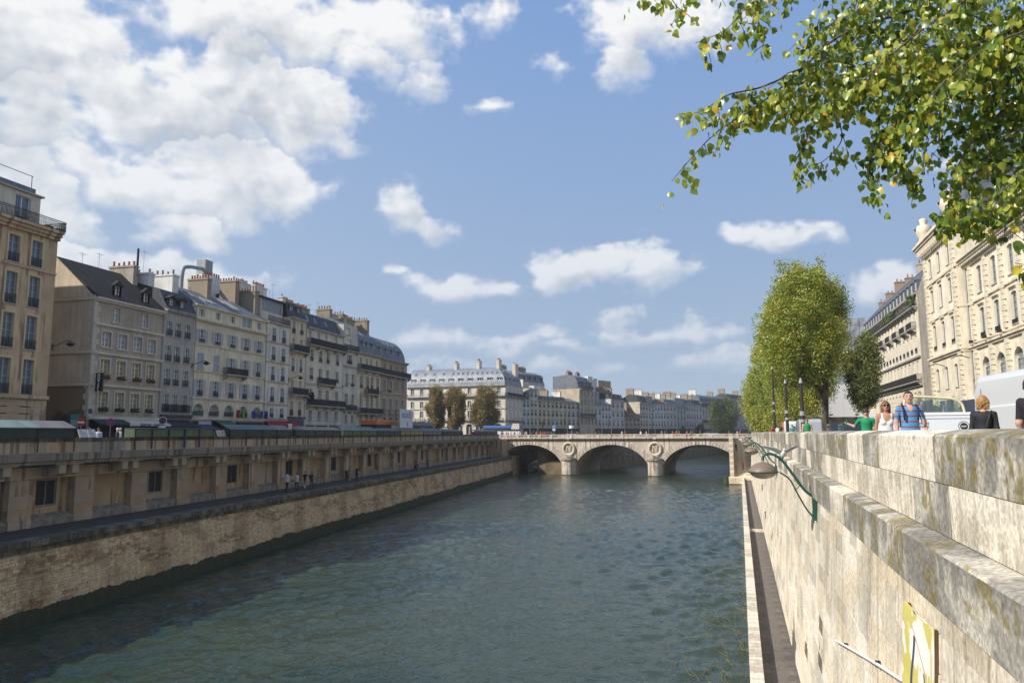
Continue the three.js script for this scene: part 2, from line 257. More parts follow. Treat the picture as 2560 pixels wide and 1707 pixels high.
// ---------------------------------------------------------------- river
{
  // rows get closer together near the camera; columns fan across the river
  const rows = 520, cols = 400, pos = [], idx = [], waves = [];
  const w = rng(991);
  for (let i = 0; i < 46; i++) { const L = 0.34 * Math.pow(16, i / 46) * (0.85 + 0.3 * w()), th = (w() - 0.5) * 2.3 + 0.5 * Math.PI * (w() < 0.25 ? 1 : 0); waves.push([2 * Math.PI / L * Math.sin(th), 2 * Math.PI / L * Math.cos(th), w() * 6.28, 0.0115 * Math.pow(L, 0.85) * (0.5 + w()) * (L > 2 ? 0.4 : 1), L]); }
  for (let r = 0; r <= rows; r++) {
    const Z = 14 * Math.pow(430 / 14, r / rows), x0 = -33.5 + 0.178 * Math.min(Z, 200) + Math.max(0, Z - 200) * 0.1 - 1, x1 = 1.6 + 0.31 * Z + Math.max(0, Z - 180) * 0.35, cellZ = Z * 0.0066;
    for (let c = 0; c <= cols; c++) {
      const x = x0 + (x1 - x0) * c / cols; let y = 0; const cell = Math.max(cellZ, (x1 - x0) / cols), patch = 0.35 + 1.3 * vnoise(x * 0.07 + 7, Z * 0.03);
      for (const [kx, kz, ph, a, L] of waves) { if (L < cell * 2.2 || (L > 2.4 && Z > 75 && L < 99 && HASH[(L * 997) & 65535] > 130 / Z)) continue; y += a * Math.sin(kx * x + kz * Z + ph + 1.2 * Math.sin(kz * 0.31 * x - kx * 0.27 * Z)); }
      pos.push(x, y * patch, -Z);
    }
  }
  for (let r = 0; r < rows; r++) for (let c = 0; c < cols; c++) { const a = r * (cols + 1) + c, b = a + 1, d = a + cols + 1, e = d + 1; idx.push(a, b, d, b, e, d); }
  const g = new THREE.BufferGeometry(); g.setAttribute('position', new THREE.Float32BufferAttribute(pos, 3)); g.setIndex(idx); g.computeVertexNormals();
  const uv = new Float32Array(pos.length / 3 * 2); for (let i = 0; i < pos.length / 3; i++) { uv[2 * i] = pos[3 * i]; uv[2 * i + 1] = pos[3 * i + 2]; } g.setAttribute('uv', new THREE.BufferAttribute(uv, 2));
  const rip = texture(512, 512, (u, v) => { const k = fbm(u, v, 12, 20, 4, 201, 0.6); return [k, k, k]; }, 1 / 3.1, 1 / 4.3, false);
  T.murk = texture(512, 512, (u, v) => { const k = fbm(u, v, 4, 4, 5, 211); return mix3([0.27, 0.37, 0.33], [0.36, 0.43, 0.36], sstep(0.35, 0.65, k)); }, 1 / 38, 1 / 51);
  const water = new THREE.MeshPhysicalMaterial({ color: new THREE.Color(0.33, 0.335, 0.31), map: T.murk, roughness: 0.07, ior: 1.333, bumpMap: rip, bumpScale: 0.055 });
  const m = struct('river', g, water); m.userData.label = 'green river water';
  struct('river_bed', span(-300, 400, -6, -5.5, -900, 60), M([0.05, 0.06, 0.045], 1));
}
// ---------------------------------------------------------------- banks
{
  const flat = (pts, y, t = 0.5) => { const g = new THREE.ExtrudeGeometry(new THREE.Shape(pts.map(([x, z]) => new THREE.Vector2(x, -z))), { depth: t, bevelEnabled: false }); g.rotateX(-Math.PI / 2); g.translate(0, y - t, 0); return uvm(g); };
  const P = (f, s, n) => { const p = f.at(s, 0, n); return [p[0], p[2]]; };
  // left street behind the parapet, out to the houses and beyond; right street behind its parapet
  struct('street', flat([P(FL, -40, -3.7), P(FL, 186, -3.7), P(FL, 186, -120), P(FL, -40, -160)], 8.45, 0.6), MT.road);
  struct('street', flat([P(FR, 30, -0.5), P(FR, 30, -90), P(FR, -420, -190), P(FR, -420, -0.5)], 8.45, 0.6), MT.road);
  struct('pavement', flat([P(FB, 58, 0), P(FB, 58, 2.6), P(FB, 153, 2.6), P(FB, 153, 0)], 8.58, 0.12), MT.paving);
  struct('pavement', flat([P(FR, 30, -0.52), P(FR, 30, -4.2), P(FR, -150, -4.2), P(FR, -150, -0.52)], 8.62, 0.16), MT.paving);
  // square and far quay beyond the bridge on the left
  struct('street', flat([[-160, -186], [-6, -186], [34, -206], [34, -262], [180, -450], [180, -640], [-400, -640], [-400, -186]], 8.42, 0.6), MT.road);
  struct('ground', span(-900, 900, 4.5, 4.9, -1500, -640), MT.road);
}

{ // weed strands drifting by the low walk
  const q = rng(313), l = []; for (let i = 0; i < 170; i++) { const s = -14 - 42 * q() * q() - 8 * q(), n = 2.5 + 4.2 * q() * q(), p = FR.at(s, 0.05, n), a = q() * 0.8 - 0.2, L = 0.5 + 1.3 * q(), d = [Math.sin(a) * L, -Math.cos(a) * L]; l.push(new THREE.TubeGeometry(new THREE.CatmullRomCurve3([0, 0.35, 0.7, 1].map((k) => new THREE.Vector3(p[0] + d[0] * k + (q() - 0.5) * 0.18, 0.07 + 0.04 * q(), p[2] + d[1] * k + (q() - 0.5) * 0.18))), 8, 0.006 + 0.009 * q(), 4)); }
  const m = mesh('water_weed', merge(l), M([0.16, 0.13, 0.03], 0.8), scene); m.userData.kind = 'stuff'; tag(m, 'olive strands of water weed drifting beside the low stone walk', 'weed');
}

// ---------------------------------------------------------------- left quay
// Stones of a wall: rows of blocks with recessed joints. The first `few` nearest the camera are parts, the others one joined part.
const camS = { L: 5.5, R: 0 };
function stones(parent, o) {
  // o: s0, s1 along; y0, y1; rowH, len [a,b]; front(y) -> z of the face; depth; mats; few; near (s of the camera); skip(s0,s1,y0,y1)
  const list = []; let y = o.y0, row = 0;
  while (y < o.y1 - 0.03) {
    const h = Math.min(o.rowH * rr(0.9, 1.1), o.y1 - y); let s = o.s0 - R() * o.len[0];
    while (s < o.s1) {
      const l = rr(o.len[0], o.len[1]), a = Math.max(s, o.s0), b = Math.min(s + l, o.s1);
      if (b - a > 0.06 && !(o.skip && o.skip(a, b, y, y + h))) list.push([a, b, y, y + h, row]);
      s += l;
    }
    y += h; row++;
  }
  const d2 = (q) => Math.hypot((q[0] + q[1]) / 2 - o.near, (q[2] + q[3]) / 2 - EYE);
  const inView = (q) => !o.view || ((q[0] + q[1]) / 2 > o.view[0] && (q[0] + q[1]) / 2 < o.view[1]);
  list.sort((p, q) => (inView(q) - inView(p)) || (d2(p) - d2(q)));
  const rest = o.mats.map(() => []);
  list.forEach((q, i) => {
    const g = o.gap ?? 0.006, j = rr(-1, 1) * (o.jit ?? 0.008), z0 = o.front(q[2] + g) + j, z1 = o.front(q[3] - g) + j;
    const b = span(q[0] + g, q[1] - g, q[2] + g, q[3] - g, -0.12, 0), p = b.attributes.position;
    for (let k = 0; k < p.count; k++) { const f = (p.getY(k) - q[2]) / (q[3] - q[2]); p.setZ(k, lerp(z0, z1, f) + (p.getZ(k) < -0.06 ? -0.12 : 0)); }
    if (o.vary) { const c = rr(-o.vary, o.vary), e = rr(-o.vary, o.vary); for (let k = 0; k < p.count; k++) if (p.getZ(k) > lerp(z0, z1, 0.5) - 0.06) p.setZ(k, p.getZ(k) + (p.getX(k) < (q[0] + q[1]) / 2 ? c : e)); b.computeVertexNormals(); }
    const uo = o.slide ? R() : 0; uvm(b, 1, uo * 7, uo * 3);
    const mi = o.choose ? o.choose(q) : Math.floor(R() * o.mats.length);
    if (i < o.few) mesh('stone', b, o.mats[mi], parent); else rest[mi].push(b);
  });
  const all = rest.map((l, i) => [l, o.mats[i]]).filter(([l]) => l.length);
  if (all.length) {                                                // one part of several materials
    const geos = all.map(([l]) => merge(l)), g = mergeGeometries(geos, true);
    const m = mesh('stonework', g, all.map(([, m]) => m), parent); m.userData.kind = 'stuff';
  }
}
const brackets = [35.4, 40.8, 45.8, 51.3, 56.8, 62.4, 68.0, 73.7, 79.4, 85.2, 90.8, 96.7, 102.6, 108.7, 114.5, 120.4, 126.6, 132.7, 138.9, 144.7, 151.0, 157.4, 163.7, 170.0, 176.3];
{
  const S0 = 26, S1 = 181;
  // lower retaining wall rising from the water
  const lw = FL.group('retaining_wall', 'brown rubble stone wall rising from the water below the left walkway', 'wall', 0, 0, 0);
  mesh('backing', uvm(extrudeX([[0.03, -2], [0.28, 3.72], [4, 3.72], [4, -2]], S0, S1)), M([0.36, 0.31, 0.24], 0.97, { map: T.grain }), lw);
  const algaeTop = (s) => 0.62 + 0.45 * fbm(s / 160 % 1, 0.3, 40, 4, 4, 220) + 0.15 * vnoise(s * 1.7, 3);
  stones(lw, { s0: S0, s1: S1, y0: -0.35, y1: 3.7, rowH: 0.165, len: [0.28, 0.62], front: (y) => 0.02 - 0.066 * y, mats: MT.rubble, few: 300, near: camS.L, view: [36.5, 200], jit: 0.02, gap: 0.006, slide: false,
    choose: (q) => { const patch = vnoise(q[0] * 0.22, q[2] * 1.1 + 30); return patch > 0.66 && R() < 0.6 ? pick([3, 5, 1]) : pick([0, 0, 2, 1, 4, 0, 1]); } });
  { // weed band along the water line, with a ragged upper edge
    const pos = [], idx = []; const N = 1400; for (let i = 0; i <= N; i++) { const s = lerp(S0, S1, i / N), a = algaeTop(s) + 0.10 * (vnoise(s * 6.1, 9) - 0.5) + 0.05 * (vnoise(s * 19, 4) - 0.5); for (const [y, o] of [[-0.6, 0.07], [0.05, 0.075], [a * 0.5, 0.07], [a * 0.85, 0.06], [a, 0.028]]) pos.push(s, y, 0.02 - 0.066 * y + o + 0.02 * vnoise(s * 7, y * 9)); if (i) for (let k = 0; k < 4; k++) { const p = (i - 1) * 5 + k, q = i * 5 + k; idx.push(p, q, p + 1, q, q + 1, p + 1); } }
    const g = new THREE.BufferGeometry(); g.setAttribute('position', new THREE.Float32BufferAttribute(pos, 3)); g.setIndex(idx); g.computeVertexNormals(); const m = mesh('weed_band', uvm(g), MT.algae, lw); m.userData.kind = 'stuff'; }
  // coping: two courses of long black-crusted blocks
  for (const [y0, y1, zf, l] of [[3.7, 4.0, -0.16, 1.9], [4.0, 4.33, -0.02, 1.45]]) {
    let s = S0; while (s < S1) { const e = Math.min(S1, s + l * rr(0.8, 1.2)), b = span(s + 0.006, e - 0.006, y0 + (y0 > 3.9 ? 0.004 : 0), y1 - (y0 > 3.9 ? rr(0, 0.02) : 0), -1.15, zf + rr(-0.012, 0.012)); mesh('coping_stone', uvm(b, 1, R() * 3, 0), MT.coping, lw); s = e; }
  }
  struct('walkway', (() => { const g = uvm(span(S0, S1, 3.6, 4.28, -5.6, -1.13)); g.rotateY(FL.turn); g.translate(-31.7, 0, 0); return g; })(), MT.asphalt);

  // upper wall: piers, recessed bays with barred windows, cornice slab on corbels, parapet
  const uw = FL.group('quay_wall', 'pillared stone quay wall carrying the street and booksellers above the left walkway', 'wall', 0, 0, 0);
  const piers = brackets.map((b, i) => b + (i < 3 ? 2.8 : Math.max(1.0, 2.9 - 0.28 * (i - 2)))), back = -5.2, win = [];
  const bayWall = []; 
  piers.forEach((p, i) => {
    // pier of large blocks
    let y = 4.28, k = 0; const hs = [0.5, 0.62, 0.8, 0.85, 0.55];
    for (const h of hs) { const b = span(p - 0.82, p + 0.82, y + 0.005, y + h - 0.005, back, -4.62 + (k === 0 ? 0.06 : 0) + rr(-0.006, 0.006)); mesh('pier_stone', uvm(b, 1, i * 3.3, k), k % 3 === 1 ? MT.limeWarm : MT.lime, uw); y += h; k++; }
    const q = piers[i + 1]; if (!q) return;
    const c = (p + q) / 2, isWin = i % 2 === 1, a0 = p + 0.82, a1 = q - 0.82;
    // low wall and sloping sill of the bay
    mesh('bay_base', uvm(extrudeX([[4.66, 4.28], [4.66, 4.74], [5.18, 4.98], [5.18, 4.28]], a0, a1), 1, i, 0), MT.sill, uw);
    if (isWin) { win.push(c); }
    // bay masonry
    const skip = isWin ? (s0, s1, y0, y1) => s1 > c - 0.8 && s0 < c + 0.8 && y0 < 7.0 && y1 > 5.42 : null;
    const st = []; let yy = 4.9; while (yy < 7.55) { const h = 0.24; let s = a0; while (s < a1 - 0.02) { const e = Math.min(a1, s + rr(0.35, 0.75)); let parts = [[s, e]]; if (skip && yy + h > 5.42 && yy < 7.02) parts = [[s, Math.min(e, c - 0.8)], [Math.max(s, c + 0.8), e]].filter(([m, n]) => n - m > 0.05);
      for (const [m, n] of parts) st.push(span(m + 0.005, n - 0.005, yy + 0.005, yy + h - 0.005, back - 0.1, back + rr(0.0, 0.016))); s = e; } yy += h; }
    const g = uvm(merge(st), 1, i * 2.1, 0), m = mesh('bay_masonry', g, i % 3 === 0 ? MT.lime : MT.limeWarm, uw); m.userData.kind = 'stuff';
    bayWall.push(span(a0 - 0.1, a1 + 0.1, 4.3, 8, back - 0.4, back - (isWin ? 0.38 : 0.04)));
    if (isWin) bayWall.push(span(a0 - 0.1, c - 0.8, 4.3, 8, back - 0.36, back - 0.04), span(c + 0.8, a1 + 0.1, 4.3, 8, back - 0.36, back - 0.04), span(c - 0.8, c + 0.8, 4.3, 5.42, back - 0.36, back - 0.04), span(c - 0.8, c + 0.8, 7.0, 8, back - 0.36, back - 0.04));
  });
  mesh('backing', uvm(merge(bayWall)), MT.joint, uw);
  for (const c of win) {
    const w = mesh('window', memo('barred', () => merge([span(-0.8, -0.74, 5.42, 7, -0.02, 0.03), span(0.74, 0.8, 5.42, 7, -0.02, 0.03), span(-0.74, 0.74, 5.42, 5.48, -0.02, 0.03), span(-0.74, 0.74, 6.94, 7, -0.02, 0.03), span(-0.03, 0.03, 5.42, 7, -0.02, 0.04)])), MT.frameGrey, uw, [c, 0, back - 0.1]);
    mesh('grille', memo('grille', () => merge([...Array(12)].map((_, k) => span(-0.69 + k * 0.125 - 0.009, -0.69 + k * 0.125 + 0.009, 5.44, 6.98, 0, 0.02)).concat([span(-0.76, 0.76, 5.9, 5.92, 0, 0.02), span(-0.76, 0.76, 6.5, 6.52, 0, 0.02)]))), MT.iron, w, [0, 0, 0.06]);
    mesh('pane', memo('barpane', () => span(-0.78, 0.78, 5.43, 6.99, -0.05, -0.03)), MT.black, w);
  }
  // lintel beam and soffit under the overhang
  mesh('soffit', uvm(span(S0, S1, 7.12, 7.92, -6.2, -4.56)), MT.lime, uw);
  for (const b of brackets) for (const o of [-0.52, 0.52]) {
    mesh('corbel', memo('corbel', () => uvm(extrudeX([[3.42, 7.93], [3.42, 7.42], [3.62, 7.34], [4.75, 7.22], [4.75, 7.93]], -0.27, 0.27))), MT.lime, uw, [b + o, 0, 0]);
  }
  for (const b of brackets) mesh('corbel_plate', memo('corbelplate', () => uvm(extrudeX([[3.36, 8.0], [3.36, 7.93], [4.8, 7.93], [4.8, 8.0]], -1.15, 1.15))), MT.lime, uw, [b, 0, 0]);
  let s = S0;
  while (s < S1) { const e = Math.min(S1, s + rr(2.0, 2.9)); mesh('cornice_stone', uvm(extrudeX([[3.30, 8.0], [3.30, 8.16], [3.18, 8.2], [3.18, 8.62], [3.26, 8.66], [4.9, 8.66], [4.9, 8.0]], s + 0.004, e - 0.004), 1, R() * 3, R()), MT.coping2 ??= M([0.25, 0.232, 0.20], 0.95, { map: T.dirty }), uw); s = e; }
  s = S0;
  while (s < S1) { const e = Math.min(S1, s + rr(0.9, 1.7)), b = span(s + 0.004, e - 0.004, 8.66, 9.30, -3.72, -3.34 + rr(-0.006, 0.006)); mesh('parapet_stone', uvm(b, 1, R() * 9, R() * 3), R() < 0.12 ? MT.bridgeDark : pick([MT.lime, MT.lime, MT.limeWarm]), uw); s = e; }
  s = S0;
  while (s < S1) { const e = Math.min(S1, s + rr(1.6, 2.4)), b = span(s + 0.004, e - 0.004, 9.30, 9.54, -3.78, -3.30); mesh('coping_stone', uvm(b, 1, R() * 5, R()), MT.coping, uw); s = e; }
  // abutment beside the left arch, turning in under the bridge
  const ab = FL.group('abutment', 'stained stone abutment where the left walkway meets the bridge', 'wall', 178.5, 0, 0);
  mesh('block', uvm(span(-2.5, 6, 4.2, 8.3, -6, -1.6)), MT.limeWarm, ab);
  mesh('sloping_block', uvm(extrudeX([[-0.3, -1], [0.1, 4.25], [4, 4.25], [4, -1]], 2.2, 12)), MT.limeWarm, ab);
}
// ---------------------------------------------------------------- right quay
{
  const S0 = -160, S1 = 7;                                            // s = minus the distance along the wall
  const rw = FR.group('quay_wall', 'sunlit pale limestone quay wall with lichened parapet and ledge at right', 'wall', 0, 0, 0);
  mesh('backing', uvm(extrudeX([[-0.60, -2], [-0.58, 0.9], [-0.15, 7.66], [-0.27, 7.7], [-0.27, 8.3], [0.03, 8.36], [0.03, 9.56], [0.47, 9.56], [0.47, 8.4], [6, 8.4], [6, -2]], S0, S1)), MT.joint, rw);
  const wallFace = (y) => 0.17 + (7.65 - y) * 0.0655;
  const niches = [[-32.6, 1.0, 1.0, 1.9], [-54, 2.6, 0.8, 1.3], [-26.5, 2.6, 0.35, 0.9], [-22.6, 3.6, 0.3, 0.5]];
  stones(rw, { s0: S0, s1: S1, y0: 0.9, y1: 7.66, rowH: 0.46, len: [0.7, 1.5], front: wallFace, mats: [MT.ashlar, MT.ashlarWarm, MT.ashlarDim, MT.ashlarGrey], few: 300, near: -4, view: [-160, -5], jit: 0.006, gap: 0.009,
    choose: () => pick([0, 0, 0, 1, 1, 2, 3]), skip: (a, b, y0, y1) => niches.some(([s, y, w, h]) => b > s && a < s + w && y1 > y && y0 < y + h) });
  for (const [s, y, w, h] of niches) {                                 // deep rectangular recesses
    const z = wallFace(y + h / 2), gs = [];
    const a = s - 0.9, b = s + w + 0.9, ya = Math.floor((y - 0.9) / 0.46) * 0.46 + 0.9, yb = ya + (Math.ceil((y + h - ya) / 0.46)) * 0.46;
    gs.push(span(a, s, ya, yb, z - 0.5, z - 0.006), span(s + w, b, ya, yb, z - 0.5, z - 0.006), span(s, s + w, ya, y, z - 0.5, z - 0.006), span(s, s + w, y + h, yb, z - 0.5, z - 0.006));
    mesh('niche_surround', uvm(merge(gs)), MT.ashlar, rw);
  }
  // fascia and ledge stones
  let s = S0;
  while (s < S1) { const e = Math.min(S1, s + rr(1.7, 2.6)); mesh('ledge_stone', uvm(extrudeX([[-0.16, 7.66], [-0.30, 7.72], [-0.30, 8.34], [-0.27, 8.37], [0.2, 8.43], [0.2, 7.66]], s + 0.003, e - 0.003), 1, R() * 6, R()), R() < 0.68 ? MT.parapet : MT.parapetPale, rw); s = e; }
  // parapet: lower course, then a top course with a worn sloping crown
  s = S0;
  while (s < S1) { const e = Math.min(S1, s + rr(1.5, 2.4)); mesh('parapet_stone', uvm(span(s + 0.003, e - 0.003, 8.42, 9.02, -0.5, rr(-0.004, 0.004)), 1, R() * 8, R() * 2), R() < 0.55 ? MT.parapet : MT.parapetPale, rw); s = e; }
  const tops = [-11.95, -9.75]; s = S0; let k = 0;
  while (s < S1) {
    let e = Math.min(S1, s + rr(1.6, 2.3)); for (const t of tops) if (s < t - 0.3 && e > t - 0.7) { e = t; break; }
    const d = rr(-0.005, 0.005), pale = Math.abs(s + 11.95) < 0.05;
    mesh('parapet_stone', uvm(extrudeX([[-d, 9.03], [-d, 9.585], [0.03, 9.615], [0.12, 9.635], [0.30, 9.67], [0.44, 9.675], [0.5, 9.64], [0.5, 9.03]], s + 0.003, e - 0.003), 1, R() * 8, R() * 2), pale || R() < 0.12 ? MT.parapetPale : MT.parapet, rw); s = e; k++;
  }
  // low landing walk at the foot of the wall, with its own kerb wall
  const lq = FR.group('low_walk', 'narrow low stone walk along the water at the foot of the right quay wall', 'walkway', 0, 0, 0);
  mesh('walk', uvm(span(S0 + 14, 4, -2, 0.86, 0.3, 1.84)), MT.paving, lq);
  s = S0 + 14; while (s < 4) { const e = Math.min(4, s + rr(2.6, 3.6)); mesh('kerb_stone', uvm(span(s + 0.004, e - 0.004, -1.5, 1.36 + rr(-0.006, 0.006), 1.84, 2.30), 1, R() * 4, 0), MT.parapetPale, lq); s = e; }
  mesh('cross_wall', uvm(span(-70.3, -70.1, 0.86, 1.1, 0.55, 1.84)), MT.parapetPale, lq);
  // landing block and stairs up to the bridge
  const sx = -145.5;
  const land = FR.group('landing', 'pale stone landing block with mossy foot below the stairs', 'landing', sx, 0, 0);
  mesh('block', uvm(span(-3, 0, 0.15, 1.3, 0.3, 4.6)), MT.ashlarWarm, land); mesh('foot', uvm(span(-3.1, 0.05, -1, 0.15, 0.3, 4.66)), MT.algaeGreen, land);
  mesh('fender', cyl(0.45, 0.38, 1.5, -1.2, 0, 5.1, 12), MT.algaeGreen, land);
  const stairs = FR.group('stairs', 'steep stone stairs climbing from the low walk to the bridge', 'stairs', sx - 3, 0, 0);
  for (let i = 0; i < 42; i++) mesh('step', memo('step', () => uvm(span(-0.34, 0, 0, 0.19, 0.25, 3.6))), i % 3 ? MT.ashlarDim : MT.parapetPale, stairs, [-i * 0.34, 0.75 + i * 0.182, 0]);
  mesh('side_wall', uvm(extrudeX([[-4.35, -1], [-4.35, 9.35], [-3.65, 9.35], [-3.65, -1]], -15, -0.3)), MT.bridge, stairs);
  for (let i = 0; i < 17; i++) mesh('quoin', memo('quoin' + i % 2, () => uvm(span(-0.5 - (i % 2) * 0.35, -0.27, 0.005, 0.535, 3.62, 4.38))), i % 2 ? MT.parapetPale : MT.ashlarDim, stairs, [0, 0.3 + i * 0.54, 0]);
}
// mooring rings, recess ironwork, pipe, painted panel on the right wall
{
  const face = (y) => 0.17 + (7.65 - y) * 0.0655 + 0.012;
  const ring = memo('ring', () => new THREE.TorusGeometry(0.24, 0.026, 8, 24));
  [[-75.5, 4.35, 'upper mooring ring hanging on the sunlit quay wall'], [-65, 2.85, 'lower mooring ring hanging on the sunlit quay wall']].forEach(([s, y, l]) => { const t = FR.group('mooring_ring', l, 'ring', s, y, face(y) + 0.05, 'mooring rings on the right wall'); mesh('hoop', ring, MT.iron, t, [0, 0, 0]); mesh('staple', memo('staple', () => bar([0, 0.24, -0.12], [0, 0.27, 0.05], 0.035)), MT.iron, t); });
  { const t = FR.group('mooring_ring', 'rusty mooring ring in the niche beside the low walk', 'ring', -53.6, 3.1, face(3.1) - 0.1, 'mooring rings on the right wall'); mesh('hoop', ring, M([0.12, 0.06, 0.04], 0.9), t); mesh('staple', memo('staple', () => 0), MT.iron, t); }
  { const t = FR.group('pipe', 'thin white pipe running down the quay wall to the painted panel', 'pipe', 0, 0, 0); mesh('tube', tube([[-18.2, 4.95, face(4.95) + 0.04], [-16.6, 5.26, face(5.26) + 0.05], [-12.9, 5.95, face(5.95) + 0.05], [-10.8, 6.32, face(6.32) + 0.05]], 0.028, 24, 8), MT.white, t); for (const [s, y] of [[-16.6, 5.26], [-12.9, 5.95]]) mesh('clip', box(0.05, 0.1, 0.07, s, y, face(y) + 0.03), MT.iron, t); }
  {
    const pt = texture(512, 512, (u, v) => {
      const n = fbm(u, v, 6, 6, 5, 301), w = sstep(0.5, 0.56, fbm(u, v, 4, 5, 5, 305) + 0.18 - Math.abs(u - 0.55) * 0.5 - Math.abs(v - 0.55) * 0.25), b = fbm(u, v, 10, 3, 4, 309);
      let c = mix3([0.84, 0.80, 0.45], [0.76, 0.70, 0.38], n); c = mix3(c, [0.92, 0.90, 0.86], w);
      const st = Math.abs(u - 0.42 - 0.06 * Math.sin(v * 9)) < 0.03 + 0.02 * b && v < 0.86 ? 1 : 0, st2 = Math.abs(u - 0.86 + (v - 0.6) * 0.5) < 0.02 && v > 0.55 && v < 0.7 ? 1 : 0, st3 = Math.abs((v - 0.86) + (u - 0.5) * 0.42) < 0.006 && u > 0.38 && u < 0.9 ? 1 : 0;
      c = mix3(c, [0.26, 0.29, 0.36], Math.max(st, st2)); c = mix3(c, [0.72, 0.40, 0.42], st3); return c;
    });
    const t = FR.group('painted_panel', 'peeling yellow painted board with white and blue brush marks on quay wall', 'panel', -10.0, 5.6, 0);
    const lean = Math.atan(0.0655), pm = M([1, 1, 1], 0.8, { map: pt }), b = new THREE.BoxGeometry(1.5, 1.95, 0.05); b.translate(0, 0.8, 0);
    const board = mesh('board', b, pm, t, [0, 0, face(6.4) + 0.11]); board.rotation.x = -lean;
    const fr = mesh('batten', span(-0.75, -0.68, -0.17, 1.77, -0.09, -0.026), MT.wood, t, [0, 0, face(6.4) + 0.11]); fr.rotation.x = -lean; const fr2 = mesh('batten', span(0.68, 0.75, -0.17, 1.77, -0.09, -0.026), MT.wood, t, [0, 0, face(6.4) + 0.11]); fr2.rotation.x = -lean;
    mesh('clasp', box(0.12, 0.09, 0.1, 0.78, 0.55, face(6.15) + 0.08), M([0.1, 0.05, 0.03], 0.8), t);
  }
  // wall lamps with green brackets and brown disc shades
  const shadeG = memo('lampshade', () => new THREE.LatheGeometry([[0.001, 0.30], [0.08, 0.295], [0.22, 0.25], [0.34, 0.17], [0.41, 0.08], [0.43, 0.01], [0.43, -0.01], [0.41, 0.0], [0.33, 0.14], [0.2, 0.22], [0.001, 0.26]].map((p) => new THREE.Vector2(...p)), 32));
  const under = memo('lampbowl', () => new THREE.LatheGeometry([[0.40, 0], [0.36, -0.09], [0.26, -0.16], [0.12, -0.2], [0.001, -0.21]].map((p) => new THREE.Vector2(...p)), 28));
  const brown = M([0.20, 0.145, 0.10], 0.5), bowl = new THREE.MeshPhysicalMaterial({ color: 0xb9ab97, roughness: 0.3, transmission: 0.4, thickness: 0 });
  [-23.4, -48, -74, -100, -126].forEach((s, i) => {
    const lab = ['large brown disc lamp on curved green bracket nearest on the quay wall', 'second disc lamp along the quay wall, behind the nearest one', 'third disc lamp along the quay wall from the near end', 'fourth small disc lamp along the quay wall toward the stairs', 'farthest disc lamp on the quay wall, close to the stairs'][i];
    const t = FR.group('wall_lamp', lab, 'lamp', s, 6.95, 0.2, 'green bracket lamps on the right quay wall');
    mesh('wall_plate', span(-0.09, 0.09, 0.1, 0.86, 0, 0.11), MT.ironGreen, t);
    mesh('upper_arm', tube([[0, 0.78, 0.06], [0, 0.95, 0.28], [0, 1.45, 0.62], [0, 1.9, 0.95], [0, 2.05, 1.22], [0, 2.0, 1.42], [0, 1.86, 1.46]], 0.04, 30, 8), MT.ironGreen, t);
    mesh('lower_arm', tube([[0, 0.15, 0.06], [0, 0.38, 0.25], [0, 0.85, 0.5], [0, 1.3, 0.72], [0, 1.5, 0.98]], 0.024, 24, 8), MT.ironGreen, t);
    mesh('strut', bar([0, 0.98, 0.56], [0, 1.12, 0.42], 0.015), MT.ironGreen, t);
    const sh = mesh('shade', shadeG, brown, t, [0, 1.5, 1.46]); mesh('rim', memo('lamprim', () => new THREE.TorusGeometry(0.43, 0.025, 8, 36).rotateX(Math.PI / 2)), MT.ironGreen, sh); mesh('bowl', under, bowl, sh); mesh('neck', cyl(0.05, 0.03, 0.12, 0, 0.28, 0), MT.chrome, sh);
  });
}

